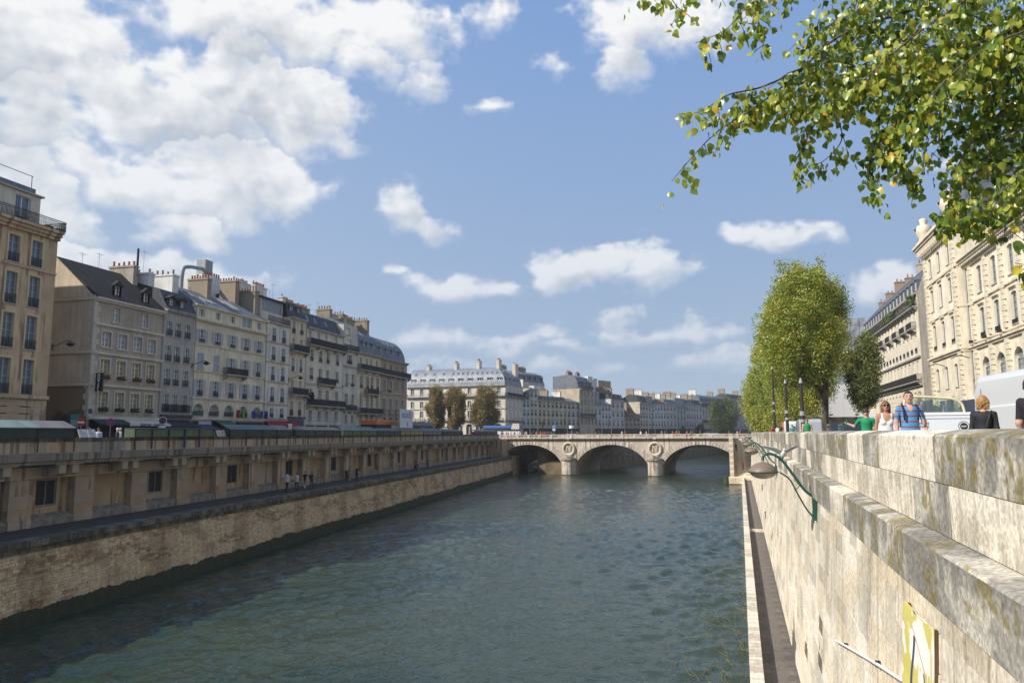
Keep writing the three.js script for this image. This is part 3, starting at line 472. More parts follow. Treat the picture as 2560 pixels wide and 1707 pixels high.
// ---------------------------------------------------------------- bridge of three arches
const font = await new FontLoader().loadAsync('fonts/droid/droid_serif_bold.typeface.json');
const sansFont = await new FontLoader().loadAsync('fonts/droid/droid_sans_bold.typeface.json');
{
  const b = BR.group('arched_bridge', 'pale stone bridge of three arches with N medallions and balustrade', 'bridge', 0, 0, 0);
  const SP = 20.2, HALF = 8.75, RISE = 6.45, SPR = 0.55, W = 27, X0 = -2, X1 = 60.6;
  const centres = [SP / 2, SP * 1.5, SP * 2.5];
  const sh = new THREE.Shape([[X0, -2], [X1, -2], [X1, 8.0], [X0, 8.0]].map((p) => new THREE.Vector2(...p)));
  for (const c of centres) {
    const h = new THREE.Path(); h.moveTo(c + HALF, -1.8); h.lineTo(c + HALF, SPR); for (let i = 1; i <= 48; i++) { const a = Math.PI * i / 48; h.lineTo(c + HALF * Math.cos(a), SPR + RISE * Math.sin(a)); } h.lineTo(c - HALF, -1.8); h.closePath(); sh.holes.push(h);
  }
  const body = new THREE.ExtrudeGeometry(sh, { depth: W, bevelEnabled: false }); body.translate(0, 0, -W);
  mesh('masonry', uvm(body), MT.bridge, b);
  // ring stones
  const pal = [MT.bridge, M([0.80, 0.75, 0.66], 0.93, { map: T.dirty }), M([0.66, 0.60, 0.51], 0.93, { map: T.dirty })];
  for (const c of centres) {
    { const s = new THREE.Shape(), E = (a, e) => [c + (HALF + e) * Math.cos(a), SPR + (RISE + e) * Math.sin(a)]; for (let i = 0; i <= 40; i++) { const [x, y] = E(Math.PI * i / 40, 0.01); i ? s.lineTo(x, y) : s.moveTo(x, y); } for (let i = 40; i >= 0; i--) { const [x, y] = E(Math.PI * i / 40, 0.66); s.lineTo(x, Math.min(y, 7.7)); } const g = new THREE.ExtrudeGeometry(s, { depth: 0.03, bevelEnabled: false }); mesh('ring_joints', uvm(g), MT.joint, b); }
    const N = 37; for (let i = 0; i < N; i++) {
      const a0 = Math.PI * (i + 0.075) / N, a1 = Math.PI * (i + 0.925) / N, mid = Math.abs((i + 0.5) / N - 0.5) * 2, len = (0.72 + 0.75 * mid) * (i % 2 ? 1 : 1.16);
      const P = (a, e) => { const nx = Math.cos(a) / HALF, ny = Math.sin(a) / RISE, l = Math.hypot(nx, ny); return new THREE.Vector2(c + HALF * Math.cos(a) + nx / l * e, SPR + RISE * Math.sin(a) + ny / l * e); };
      const top = (v) => { v.y = Math.min(v.y, 7.72); return v; };
      const g = new THREE.ExtrudeGeometry(new THREE.Shape([P(a0, 0.0), P(a1, 0.0), top(P(a1, len)), top(P(a0, len))]), { depth: 0.16, bevelEnabled: false }); g.translate(0, 0, -0.05 + rr(0, 0.02));
      mesh('ring_stone', uvm(g), pick(pal), b);
    }
  }
  // string, dentils, cornice
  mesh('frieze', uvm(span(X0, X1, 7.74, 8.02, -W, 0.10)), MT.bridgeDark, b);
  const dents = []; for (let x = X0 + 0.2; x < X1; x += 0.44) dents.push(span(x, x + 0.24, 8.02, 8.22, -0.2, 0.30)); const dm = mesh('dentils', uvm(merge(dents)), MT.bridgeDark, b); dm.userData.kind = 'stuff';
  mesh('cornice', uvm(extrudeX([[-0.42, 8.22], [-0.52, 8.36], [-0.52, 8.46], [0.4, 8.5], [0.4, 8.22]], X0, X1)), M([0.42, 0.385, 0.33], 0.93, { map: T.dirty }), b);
  mesh('deck', uvm(span(X0 - 8, X1 + 14, 8.0, 8.44, -W, -0.25)), MT.road, b);
  // balustrades on both sides
  const balu = memo('baluster', () => { const l = []; for (let k = 0; k < 10; k++) { const g = new THREE.LatheGeometry([[0.075, 0], [0.075, 0.05], [0.045, 0.08], [0.095, 0.24], [0.085, 0.32], [0.045, 0.46], [0.045, 0.5], [0.075, 0.53], [0.075, 0.58]].map((p) => new THREE.Vector2(...p)), 7); g.translate(0.14 + k * 0.21, 0, 0); l.push(g); } return merge(l); });
  for (const z of [0.12, -W + 0.2]) {
    mesh('plinth', uvm(span(X0, X1, 8.47, 8.63, z - 0.24, z + 0.24)), MT.bridge, b);
    mesh('handrail', uvm(span(X0, X1, 9.21, 9.37, z - 0.22, z + 0.22)), pal[1], b);
    for (let x = X0 + 1, k = 0; x < X1 - 2; k++) {
      const solid = [SP, SP * 2].some((p) => Math.abs(x - p) < 1.7);
      mesh('pedestal', memo('pedestal', () => uvm(span(-0.33, 0.33, 8.63, 9.21, -0.21, 0.21))), pal[k % 3], b, [x, 0, z]);
      if (solid) { mesh('solid_panel', uvm(span(x + 0.33, x + 2.5, 8.63, 9.21, z - 0.19, z + 0.19)), pal[1], b); } else mesh('balusters', balu, pal[1], b, [x + 0.33, 8.63, z]);
      x += 2.83;
    }
  }
  // cutwaters with domed caps
  for (const c of [SP, SP * 2]) {
    for (let k = 0; k < 8; k++) { const y0 = -1 + k * 0.56; for (let j = 0; j < 5; j++) { const a0 = Math.PI * (j + (k % 2 ? 0.02 : -0.28)) / 5, a1 = Math.PI * (j + (k % 2 ? 0.98 : 0.68)) / 5, A0 = Math.max(0, a0), A1 = Math.min(Math.PI, a1 + (j === 4 && k % 2 === 0 ? 1 : 0)); if (A1 - A0 < 0.05) continue;
      const pts = []; for (let q = 0; q <= 5; q++) { const a = lerp(A0, A1, q / 5) ; pts.push(new THREE.Vector2(c + 1.72 * Math.cos(a), 2.1 * Math.sin(a))); } for (let q = 5; q >= 0; q--) { const a = lerp(A0, A1, q / 5); pts.push(new THREE.Vector2(c + 1.3 * Math.cos(a), 1.5 * Math.sin(a))); }
      const g = new THREE.ExtrudeGeometry(new THREE.Shape(pts), { depth: 0.545, bevelEnabled: false }); g.rotateX(Math.PI / 2); g.translate(0, y0 + 0.545, 0); mesh('cutwater_stone', uvm(g), y0 < 0 ? MT.algae : pick(pal), b); } }
    const core = []; for (let q = 0; q <= 16; q++) { const a = Math.PI * q / 16; core.push(new THREE.Vector2(c + 1.66 * Math.cos(a), 2.03 * Math.sin(a))); }
    const cg = new THREE.ExtrudeGeometry(new THREE.Shape(core), { depth: 4.4, bevelEnabled: false }); cg.rotateX(Math.PI / 2); cg.translate(0, 3.4, 0); mesh('cutwater_core', uvm(cg), MT.joint, b);
    const ring = (r, rz) => [...Array(17)].map((_, q) => { const a = Math.PI * q / 16; return new THREE.Vector2(c + r * Math.cos(a), rz * Math.sin(a)); });
    const cap = []; for (const [r, rz, y0, y1] of [[1.95, 2.4, 3.42, 3.68], [1.85, 2.25, 3.68, 3.80], [1.5, 1.8, 3.80, 4.0]]) { const g = new THREE.ExtrudeGeometry(new THREE.Shape(ring(r, rz)), { depth: y1 - y0, bevelEnabled: false }); g.rotateX(Math.PI / 2); g.translate(0, y1, 0); cap.push(g); }
    mesh('cutwater_cap', uvm(merge(cap)), M([0.40, 0.38, 0.34], 0.9, { map: T.dirty }), b);
    // wreath medallion with a letter
    const wr = new THREE.TorusGeometry(1.32, 0.30, 10, 64), p = wr.attributes.position; for (let i = 0; i < p.count; i++) { const a = Math.atan2(p.getY(i), p.getX(i)), k = 1 + 0.10 * Math.sin(a * 34) * (0.6 + 0.4 * Math.sin(i * 1.7)); p.setZ(i, p.getZ(i) * k * 1.1); const r = Math.hypot(p.getX(i), p.getY(i)), r2 = 1.32 + (r - 1.32) * k; p.setX(i, p.getX(i) * r2 / r); p.setY(i, p.getY(i) * r2 / r * 1.06); } wr.computeVertexNormals();
    const med = mesh('medallion', new THREE.CylinderGeometry(1.25, 1.25, 0.12, 40).rotateX(Math.PI / 2), pal[2], b, [c, 6.0, 0.03]);
    mesh('wreath', wr, pal[1], med, [0, 0, 0.14]);
    const tg = new TextGeometry('N', { font, size: 1.35, depth: 0.2, bevelEnabled: true, bevelSize: 0.03, bevelThickness: 0.03, bevelSegments: 1, curveSegments: 4 }); tg.center(); mesh('letter', tg, pal[1], med, [0, 0.05, 0.14]);
    const bow = []; for (let k = 0; k < 9; k++) { const g = new THREE.IcosahedronGeometry(rr(0.16, 0.28), 1); g.scale(1.3, 0.8, 0.7); g.rotateZ(rr(-1, 1)); g.translate((k - 4) * 0.17, -1.55 + rr(-0.25, 0.12) + Math.abs(k - 4) * 0.05, 0.2); bow.push(g); } mesh('ribbon_bow', merge(bow), pal[1], med);
    const fan = []; for (let k = 0; k < 5; k++) { const g = new THREE.IcosahedronGeometry(0.14, 1); g.scale(0.8, 1.8, 0.8); g.translate(0, 0.2, 0); g.rotateZ((k - 2) * 0.5); g.translate(0, 2.2, 0.42); fan.push(g); } mesh('shell_ornament', merge(fan), pal[1], med);
  }
}
// far quay wall seen through the arches, and its street edge
{
  const far = frame(24, -212, 0.50, -1), w = far.group('far_quay_wall', 'shaded stone quay wall seen through the bridge arches', 'wall', 0, 0, 0);
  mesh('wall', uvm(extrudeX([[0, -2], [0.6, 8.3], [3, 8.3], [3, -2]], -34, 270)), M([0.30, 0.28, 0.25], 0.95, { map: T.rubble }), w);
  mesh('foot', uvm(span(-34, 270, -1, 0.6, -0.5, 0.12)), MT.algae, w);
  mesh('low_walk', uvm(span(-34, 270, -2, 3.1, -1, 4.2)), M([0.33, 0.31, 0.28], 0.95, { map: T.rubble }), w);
  mesh('parapet', uvm(span(0, 270, 8.3, 9.25, -0.85, -0.45)), MT.lime, w);
}

// ---------------------------------------------------------------- building kit
// y is absolute; local y counts from the street (base). x runs along the front, z out of it.
function windowFrame(w, h, rows, arch) {
  return memo(`wf${w.toFixed(2)}|${h.toFixed(2)}|${rows}|${arch ? 1 : 0}`, () => {
    const t = 0.055, l = [span(-w / 2, -w / 2 + t, 0, h, 0, 0.07), span(w / 2 - t, w / 2, 0, h, 0, 0.07), span(-w / 2 + t, w / 2 - t, 0, t + 0.03, 0, 0.07), span(-w / 2 + t, w / 2 - t, h - t, h, 0, 0.07), span(-0.05, 0.05, t + 0.03, h - t, 0, 0.06)];
    for (let k = 1; k < rows; k++) { const y = h * k / rows; l.push(span(-w / 2 + t, -0.05, y - 0.02, y + 0.02, 0.01, 0.05), span(0.05, w / 2 - t, y - 0.02, y + 0.02, 0.01, 0.05)); }
    return merge(l);
  });
}
function railGeo(w, h = 0.85, gap = 0.11) {
  return memo(`rail${w.toFixed(2)}|${h.toFixed(2)}|${gap}`, () => {
    const l = [span(-w / 2, w / 2, h - 0.045, h, -0.025, 0.025), span(-w / 2, w / 2, 0.06, 0.095, -0.018, 0.018), span(-w / 2, w / 2, h * 0.78, h * 0.78 + 0.025, -0.014, 0.014)], n = Math.max(2, Math.round(w / gap));
    for (let k = 0; k <= n; k++) { const x = -w / 2 + w * k / n; l.push(span(x - 0.014, x + 0.014, 0, h, -0.013, 0.013)); }
    for (let k = 0; k < n; k += 2) { const x = -w / 2 + w * (k + 0.5) / n, g = new THREE.TorusGeometry(gap * 0.36, 0.014, 4, 8); g.translate(x, h * 0.45, 0); l.push(g); const q = g.clone(); q.translate(0, -h * 0.2, 0); l.push(q); }
    return merge(l);
  });
}
function shutterGeo(w, h) {
  return memo(`sh${w.toFixed(2)}|${h.toFixed(2)}`, () => { const l = [span(-w / 2, -w / 2 + 0.05, 0, h, 0, 0.045), span(w / 2 - 0.05, w / 2, 0, h, 0, 0.045), span(-w / 2 + 0.05, w / 2 - 0.05, 0, 0.07, 0, 0.045), span(-w / 2 + 0.05, w / 2 - 0.05, h - 0.07, h, 0, 0.045), span(-w / 2 + 0.05, w / 2 - 0.05, h / 2 - 0.04, h / 2 + 0.04, 0, 0.045)]; const n = Math.round(h / 0.13);
    for (let k = 0; k < n; k++) { const g = box(w - 0.1, 0.10, 0.012); g.rotateX(-0.6); g.translate(0, 0.1 + (h - 0.2) * k / (n - 1), 0.022); l.push(g); } return merge(l); });
}
const SILL = M([0.5, 0.47, 0.42], 0.9, { map: T.grain });
function addWindow(b, Y, w) {
  // w: x, w, y0, y1, arch, rail, shut, shutMat, pane, frameMat, z, rows, sill, surround, planter, pediment
  const h = w.y1 - w.y0, z = w.z ?? -0.24, fm = w.frameMat || MT.frameWhite, hh = w.arch ? h - w.w / 2 * (w.flat ?? 1) : h;
  const f = mesh('window', windowFrame(w.w, hh, w.rows ?? (h > 1.7 ? 4 : 3), w.arch), fm, b, [w.x, Y(w.y0), z]);
  if (w.arch) { const k = w.flat ?? 1, s = new THREE.Shape(); s.moveTo(w.w / 2, hh); for (let i = 0; i <= 12; i++) { const a = Math.PI * i / 12; s.lineTo(w.w / 2 * Math.cos(a), hh + w.w / 2 * k * Math.sin(a)); } s.lineTo(-w.w / 2, 0); s.lineTo(w.w / 2, 0); const g = memo(`ap${w.w}|${h}|${k}`, () => { const e = new THREE.ExtrudeGeometry(s, { depth: 0.02, bevelEnabled: false }); e.translate(0, 0, -0.05); return e; }); mesh('pane', g, w.pane || MT.glass, f); }
  else mesh('pane', memo(`pn${w.w.toFixed(2)}|${h.toFixed(2)}`, () => span(-w.w / 2, w.w / 2, 0, h, -0.04, 0.012)), w.pane || MT.glass, f);
  if (w.sill !== 0) mesh('sill', memo(`sl${w.w.toFixed(2)}`, () => span(-w.w / 2 - 0.12, w.w / 2 + 0.12, -0.11, -0.003, 0.06, 0.34)), w.sillMat || SILL, f);
  if (w.rail) mesh('railing', railGeo(w.w + 0.08, w.rail), MT.iron, f, [0, 0.01, 0.30]);
  if (w.surround) mesh('surround', memo(`su${w.w.toFixed(2)}|${h.toFixed(2)}`, () => merge([span(-w.w / 2 - 0.16, -w.w / 2 - 0.003, -0.02, h + 0.16, 0.2, 0.305), span(w.w / 2 + 0.003, w.w / 2 + 0.16, -0.02, h + 0.16, 0.2, 0.305), span(-w.w / 2 - 0.003, w.w / 2 + 0.003, h + 0.003, h + 0.16, 0.2, 0.305)])), w.surround, f);
  if (w.pediment) mesh('pediment', memo(`pd${w.w.toFixed(2)}|${h.toFixed(2)}`, () => merge([span(-w.w / 2 - 0.26, w.w / 2 + 0.26, h + 0.36, h + 0.5, 0.2, 0.46), span(-w.w / 2 - 0.2, w.w / 2 + 0.2, h + 0.2, h + 0.36, 0.2, 0.32)])), w.pediment, f);
  if (w.planter) { const l = []; for (let k = 0; k < 26; k++) { const g = new THREE.IcosahedronGeometry(rr(0.05, 0.11), 0); g.translate(rr(-w.w / 2, w.w / 2), 0.3 + rr(-0.12, 0.14), 0.42 + rr(-0.08, 0.1)); l.push(g); } mesh('flowers', merge(l), w.planter, f); mesh('planter', memo(`pl${w.w}`, () => span(-w.w / 2, w.w / 2, 0.02, 0.22, 0.32, 0.5)), MT.tile, f); }
  if (w.shut) for (const s of [-1, 1]) { const sw = w.w / 2; mesh('shutter', shutterGeo(sw, h), w.shutMat || MT.frameGrey, b, [w.x + s * (w.w / 2 + sw / 2 + 0.03), Y(w.y0), 0.03]); }
  if (w.closed) { mesh('shutter', shutterGeo(w.w / 2, h), w.shutMat || MT.frameGrey, b, [w.x - w.w / 4, Y(w.y0), -0.1]); mesh('shutter', shutterGeo(w.w / 2, h), w.shutMat || MT.frameGrey, b, [w.x + w.w / 4, Y(w.y0), -0.1]); }
}
function holePath(w) {
  const p = new THREE.Path(), x0 = w.x - w.w / 2, x1 = w.x + w.w / 2;
  if (w.arch) { const k = w.flat ?? 1, hh = w.y1 - w.w / 2 * k; p.moveTo(x1, w.y0); p.lineTo(x1, hh); for (let i = 1; i <= 12; i++) { const a = Math.PI * i / 12; p.lineTo(w.x + w.w / 2 * Math.cos(a), hh + w.w / 2 * k * Math.sin(a)); } p.lineTo(x0, w.y0); } else { p.moveTo(x1, w.y0); p.lineTo(x1, w.y1); p.lineTo(x0, w.y1); p.lineTo(x0, w.y0); }
  p.closePath(); return p;
}
function wallWithHoles(x0, x1, y0, y1, holes, z = 0, t = 0.4) {
  const s = new THREE.Shape([[x0, y0], [x1, y0], [x1, y1], [x0, y1]].map((p) => new THREE.Vector2(...p))); for (const w of holes) s.holes.push(holePath(w));
  const g = new THREE.ExtrudeGeometry(s, { depth: t, bevelEnabled: false }); g.translate(0, 0, z - t); return g;
}
function addBalcony(b, Y, o) {
  // x0, x1, y (floor top), proj, h, consoles
  const p = o.proj ?? 0.75, l = [span(o.x0, o.x1, Y(o.y) - 0.16, Y(o.y), 0.002, p)], n = o.consoles ?? Math.max(2, Math.round((o.x1 - o.x0) / 2.2));
  const s = mesh('balcony', uvm(merge(l)), o.mat || SILL, b);
  for (let k = 0; k < n; k++) { const x = o.x0 + 0.2 + (o.x1 - o.x0 - 0.4) * (n > 1 ? k / (n - 1) : 0.5); mesh('console', memo('console' + p, () => extrudeX([[0, 0], [0, -0.5], [-p * 0.35, -0.38], [-p * 0.9, -0.1], [-p * 0.9, 0]], -0.11, 0.11)), o.mat || SILL, s, [x, Y(o.y) - 0.16, 0.004]); }
  const r = [railGeo(o.x1 - o.x0, o.h ?? 0.95, o.gap ?? 0.1)]; const g = r[0].clone(); g.translate((o.x0 + o.x1) / 2, Y(o.y), p - 0.05);
  const ends = [o.x0 + 0.03, o.x1 - 0.03].map((x) => { const e = railGeo(p - 0.08, o.h ?? 0.95, 0.12).clone(); e.rotateY(Math.PI / 2); e.translate(x, Y(o.y), p / 2); return e; });
  mesh('railing', merge([g, ...ends]), o.railMat || MT.iron, s);
}
function addChimney(b, Y, o) {
  // x, a (depth of its centre), w (along x), d, y0, y1, pots
  const c = mesh('chimney', uvm(merge([span(-o.w / 2, o.w / 2, 0, o.y1 - o.y0 - 0.2, -o.d / 2, o.d / 2), span(-o.w / 2 - 0.08, o.w / 2 + 0.08, o.y1 - o.y0 - 0.2, o.y1 - o.y0, -o.d / 2 - 0.08, o.d / 2 + 0.08)])), o.mat || MT.chim, b, [o.x, Y(o.y0), -o.a]);
  const n = o.pots ?? 4, along = o.d > o.w;
  for (let k = 0; k < n; k++) { const u = n > 1 ? (k / (n - 1) - 0.5) * 0.82 : 0, h = pick([0.42, 0.5, 0.62]); mesh('chimney_pot', memo('pot' + h, () => merge([cyl(0.13, 0.1, h, 0, 0, 0, 8), cyl(0.13, 0.13, 0.06, 0, h - 0.06, 0, 8)])), o.potMat || (R() < 0.75 ? MT.pot : MT.potGrey), c, [along ? 0 : u * o.w, o.y1 - o.y0, along ? u * o.d : 0]); }
}
MT.chim = M([0.40, 0.35, 0.27], 0.93, { map: T.dirty }); MT.chimWhite = M([0.74, 0.73, 0.70], 0.9, { map: T.plaster });
function addAntenna(b, Y, x, a, y0, h) { const l = [bar([0, 0, 0], [0, h, 0], 0.022, 5), bar([-0.5, h * 0.9, 0.1], [0.6, h * 0.93, -0.1], 0.014, 4), bar([-0.3, h * 0.72, 0], [0.3, h * 0.74, 0], 0.012, 4)]; for (let k = 0; k < 5; k++) l.push(bar([-0.4 + k * 0.22, h * 0.9, -0.25], [-0.4 + k * 0.22, h * 0.9, 0.25], 0.01, 4)); mesh('antenna', merge(l), MT.frameGrey, b, [x, Y(y0), -a]); }
// roof: profile of [depth, y] from eave to back; seams are raised ribs of the sheets
function addRoof(b, Y, o) {
  const pts = o.profile.map(([a, y]) => [a, Y(y)]), base = Y(o.base ?? o.profile[0][1]) - 0.05, g = uvm(extrudeX([[pts[0][0], base], ...pts, [pts[pts.length - 1][0], base]], o.x0, o.x1));
  const r = mesh('roof', g, o.mat || MT.zinc, b);
  if (o.seam) { const l = []; for (let x = o.x0 + o.seam / 2; x < o.x1; x += o.seam) for (let k = 0; k + 1 < pts.length; k++) { const [a0, y0] = pts[k], [a1, y1] = pts[k + 1], L = Math.hypot(a1 - a0, y1 - y0); if (L < 0.25) continue; const s = box(0.045, 0.05, L); s.rotateX(Math.atan2(y1 - y0, a1 - a0)); s.translate(x, (y0 + y1) / 2, -(a0 + a1) / 2); l.push(s); } if (l.length) { const m = mesh('seams', merge(l), o.seamMat || o.mat || MT.zinc, r); m.userData.kind = 'stuff'; } }
  return r;
}
function onProfile(pts, y) { for (let k = 0; k + 1 < pts.length; k++) { const [a0, y0] = pts[k], [a1, y1] = pts[k + 1]; if ((y - y0) * (y - y1) <= 0 && y1 !== y0) { const t = (y - y0) / (y1 - y0); return [a0 + (a1 - a0) * t, Math.atan2(y1 - y0, a1 - a0)]; } } return [pts[0][0], 1]; }
function addSkylight(b, Y, o, pts) { const [a, th] = onProfile(pts, o.y), s = mesh('skylight', memo(`sky${o.w}|${o.l}`, () => merge([span(-o.w / 2, -o.w / 2 + 0.06, -0.02, 0.1, -o.l / 2, o.l / 2), span(o.w / 2 - 0.06, o.w / 2, -0.02, 0.1, -o.l / 2, o.l / 2), span(-o.w / 2 + 0.06, o.w / 2 - 0.06, -0.02, 0.1, -o.l / 2, -o.l / 2 + 0.06), span(-o.w / 2 + 0.06, o.w / 2 - 0.06, -0.02, 0.1, o.l / 2 - 0.06, o.l / 2)])), MT.frameGrey, b, [o.x, Y(o.y), -a]); s.rotation.x = th; mesh('pane', memo(`skp${o.w}|${o.l}`, () => span(-o.w / 2 + 0.06, o.w / 2 - 0.06, 0.02, 0.07, -o.l / 2 + 0.06, o.l / 2 - 0.06)), MT.glassBlue, s); }
function addDormer(b, Y, o, pts) {
  // x, y0, y1, w : upright window standing on the slope
  const [a0] = onProfile(pts, o.y0), h = o.y1 - o.y0, d = (onProfile(pts, Math.min(o.y1, pts[pts.length - 1][1] - 0.05))[0] - a0) + 0.5, z = -a0 - (o.back ?? 0.1);
  const l = [span(-o.w / 2 - 0.14, -o.w / 2, 0, h, -d, 0.02), span(o.w / 2, o.w / 2 + 0.14, 0, h, -d, 0.02), span(-o.w / 2, o.w / 2, -0.1, 0.0, -d, 0.06)];
  if (o.pitch) { const s = new THREE.Shape([new THREE.Vector2(-o.w / 2 - 0.32, h), new THREE.Vector2(o.w / 2 + 0.32, h), new THREE.Vector2(0, h + o.pitch)]); const g = new THREE.ExtrudeGeometry(s, { depth: d + 0.5, bevelEnabled: false }); g.translate(0, 0, -d - 0.2); l.push(g); } else l.push(span(-o.w / 2 - 0.22, o.w / 2 + 0.22, h, h + 0.12, -d, 0.16));
  const m = mesh('dormer', uvm(merge(l)), o.mat || MT.slate, b, [o.x, Y(o.y0), z]);
  mesh('window', windowFrame(o.w, h, 3, false), o.frameMat || MT.frameWhite, m, [0, 0, -0.1]); mesh('pane', memo(`dp${o.w}|${h.toFixed(2)}`, () => span(-o.w / 2, o.w / 2, 0, h, -0.16, -0.09)), o.pane || MT.glass, m);
}
function building(o) {
  // fr (frame), s0, s1, base, top, depth, mat, wins[], strings[[y,h,proj]], roof{}, n (offset out of the street line)
  const base = o.base ?? 8.45, b = o.fr.group(o.name, o.label, 'building', o.s0, base, o.n ?? 0, o.group), Y = (y) => y - base, w = o.s1 - o.s0;
  const wins = (o.wins || []).map((q) => ({ ...q, x: q.abs ? q.s - o.s0 : q.x }));
  const holes = wins.map((q) => ({ ...q, y0: Y(q.y0), y1: Y(q.y1) }));
  const D = o.depth ?? 12, g = [wallWithHoles(0, w, -0.3, Y(o.top), holes), span(0, 0.35, -0.3, Y(o.top), -D, -0.4), span(w - 0.35, w, -0.3, Y(o.top), -D, -0.4), span(0.35, w - 0.35, -0.3, Y(o.top), -D, -D + 0.35)];
  mesh('wall', uvm(merge(g), 1, o.s0 * 1.7, 0), o.mat, b);
  for (const q of wins) if (!q.blind) addWindow(b, Y, q);
  for (const [y, h, p, m] of o.strings || []) mesh('string_course', uvm(span(-0.004, w + 0.004, Y(y), Y(y) + h, -0.05, p)), m || o.trim || SILL, b);
  for (const q of o.balconies || []) addBalcony(b, Y, q);
  if (o.roof) { addRoof(b, Y, { x0: 0.02, x1: w - 0.02, ...o.roof }); for (const d of o.roof.dormers || []) addDormer(b, Y, d, o.roof.profile); for (const d of o.roof.skylights || []) addSkylight(b, Y, d, o.roof.profile); }
  for (const c of o.chimneys || []) addChimney(b, Y, c);
  for (const a of o.antennas || []) addAntenna(b, Y, ...a);
  if (o.extra) o.extra(b, Y, w);
  return b;
}
const rows = (xs, ys, w, extra = {}) => ys.flatMap(([y0, y1, more = {}]) => xs.map((s) => ({ s, abs: true, w, y0, y1, ...extra, ...more })));
const gableWalls = (b, Y, w, pts, mat, ends = [0, 1], up = 0.12) => { for (const e of ends) { const p = pts.map(([a, y]) => [a, Y(y) + up]); mesh('gable_wall', uvm(extrudeX([[p[0][0] + 0.2, Y(pts[0][1]) - 0.3], ...p, [p[p.length - 1][0], Y(pts[0][1]) - 0.3]], e ? w - 0.36 : -0.01, e ? w + 0.01 : 0.36)), mat, b); } };
const roundProfile = (eave, h, d, n = 9, inset = 0.35) => [...Array(n + 1)].map((_, k) => { const a = Math.PI / 2 * k / n; return [inset + d * (1 - Math.cos(a)), eave + h * Math.sin(a)]; });
const shopfront = (b, w, list) => { for (const [x0, x1, y0, y1, z, m] of list) mesh('shopfront', span(x0, x1, y0, y1, -0.25, z), m, b); };
function awning(b, x0, x1, y0, y1, out, m, name = 'awning') { return mesh(name, extrudeX([[0, y1], [-out, y0], [-out, y0 - 0.22], [-out + 0.03, y0 - 0.22], [-out + 0.03, y0 - 0.01], [0, y1 - 0.05]], x0, x1), m, b); }
function textGeo(t, size, f = sansFont, depth = 0.015) { const g = new TextGeometry(t, { font: f, size, depth, curveSegments: 3 }); g.computeBoundingBox(); const c = g.boundingBox.getCenter(new THREE.Vector3()); g.translate(-c.x, -c.y, 0); return g; }

// ---------------------------------------------------------------- left bank houses
const wl = (c, t = T.plaster) => M(c, 0.92, { map: t, bumpMap: t, bumpScale: 0.004 });
const SH = M([0.44, 0.46, 0.49], 0.7), SHW = M([0.68, 0.68, 0.67], 0.7);
// A: yellow limestone corner block at the left edge
building({ fr: FB, name: 'corner_building', label: 'tall yellow limestone building at far left with roof terrace railing', s0: 46, s1: 67.7, top: 27.6, depth: 14, mat: wl([0.70, 0.54, 0.35], T.dirty), trim: wl([0.66, 0.51, 0.34], T.dirty),
  wins: rows([48.4, 52.1, 55.8, 59.6, 63.35, 65.6], [[24.4, 26.7, { rail: 0.75 }], [20.8, 23.5, { rail: 0.8 }], [17.1, 20.0, { rail: 0.8 }], [13.2, 16.2, { rail: 0.85 }]], 1.05, { frameMat: MT.frameGrey, pane: MT.glassBlue, surround: wl([0.66, 0.52, 0.34]) }).concat(rows([59.6, 63.35, 65.6], [[9.2, 12.4]], 1.05, { frameMat: MT.black })),
  strings: [[12.85, 0.3, 0.28], [24.05, 0.22, 0.12], [27.2, 0.28, 0.3], [27.48, 0.28, 0.5], [27.76, 0.26, 0.72]],
  extra: (b, Y, w) => {
    const hs = [{ x: 19.05, w: 1.5, y0: Y(28.15), y1: Y(30.75) }, { x: 11, w: 1.5, y0: Y(28.15), y1: Y(30.75) }];
    mesh('attic_wall', uvm(merge([wallWithHoles(0, w - 0.9, Y(27.9), Y(31.1), hs, -1.3), span(0, 0.3, Y(27.9), Y(31.1), -13, -1.7), span(w - 1.2, w - 0.9, Y(27.9), Y(31.1), -13, -1.7)])), wl([0.66, 0.60, 0.52]), b);
    for (const h of hs) addWindow(b, Y, { x: h.x, w: 1.5, y0: 28.15, y1: 30.75, z: -1.55, rows: 2, pane: MT.glassBlue });
    mesh('attic_cornice', span(-0.1, w - 0.7, Y(31.1), Y(31.25), -13.2, -1.05), SILL, b); mesh('roof', uvm(span(0, w - 1.2, Y(31.25), Y(31.85), -13, -1.6)), MT.zinc, b);
    const r = railGeo(w + 0.6, 0.95, 0.12).clone(); r.translate(w / 2 - 0.1, Y(28.02), 0.55); const r2 = railGeo(8, 0.95, 0.12).clone(); r2.rotateY(Math.PI / 2); r2.translate(w + 0.2, Y(28.02), -3.4);
    mesh('terrace_railing', merge([r, r2]), MT.iron, b);
    mesh('roof_railing', merge([bar([0, Y(33), -1.8], [w - 1.4, Y(33), -1.8], 0.03), ...[0, 4, 8, 12, 16, 20.2].map((x) => bar([x, Y(31.8), -1.8], [x, Y(33), -1.8], 0.03))]), MT.iron, b);
    for (const x of [17.6, 20.4, 21.6]) mesh('flower_trough', uvm(span(x - 0.4, x + 0.4, Y(28.04), Y(28.3), 0.1, 0.4)), M([0.2, 0.07, 0.05], 0.8), b);
    for (let k = 0; k < 7; k++) mesh('rusticated_course', uvm(span(11.5, w + 0.02, Y(8.6 + k * 0.6), Y(8.6 + k * 0.6 + 0.52), -0.2, 0.03)), wl([0.66, 0.51, 0.34], T.dirty), b).visible = true;
  } });
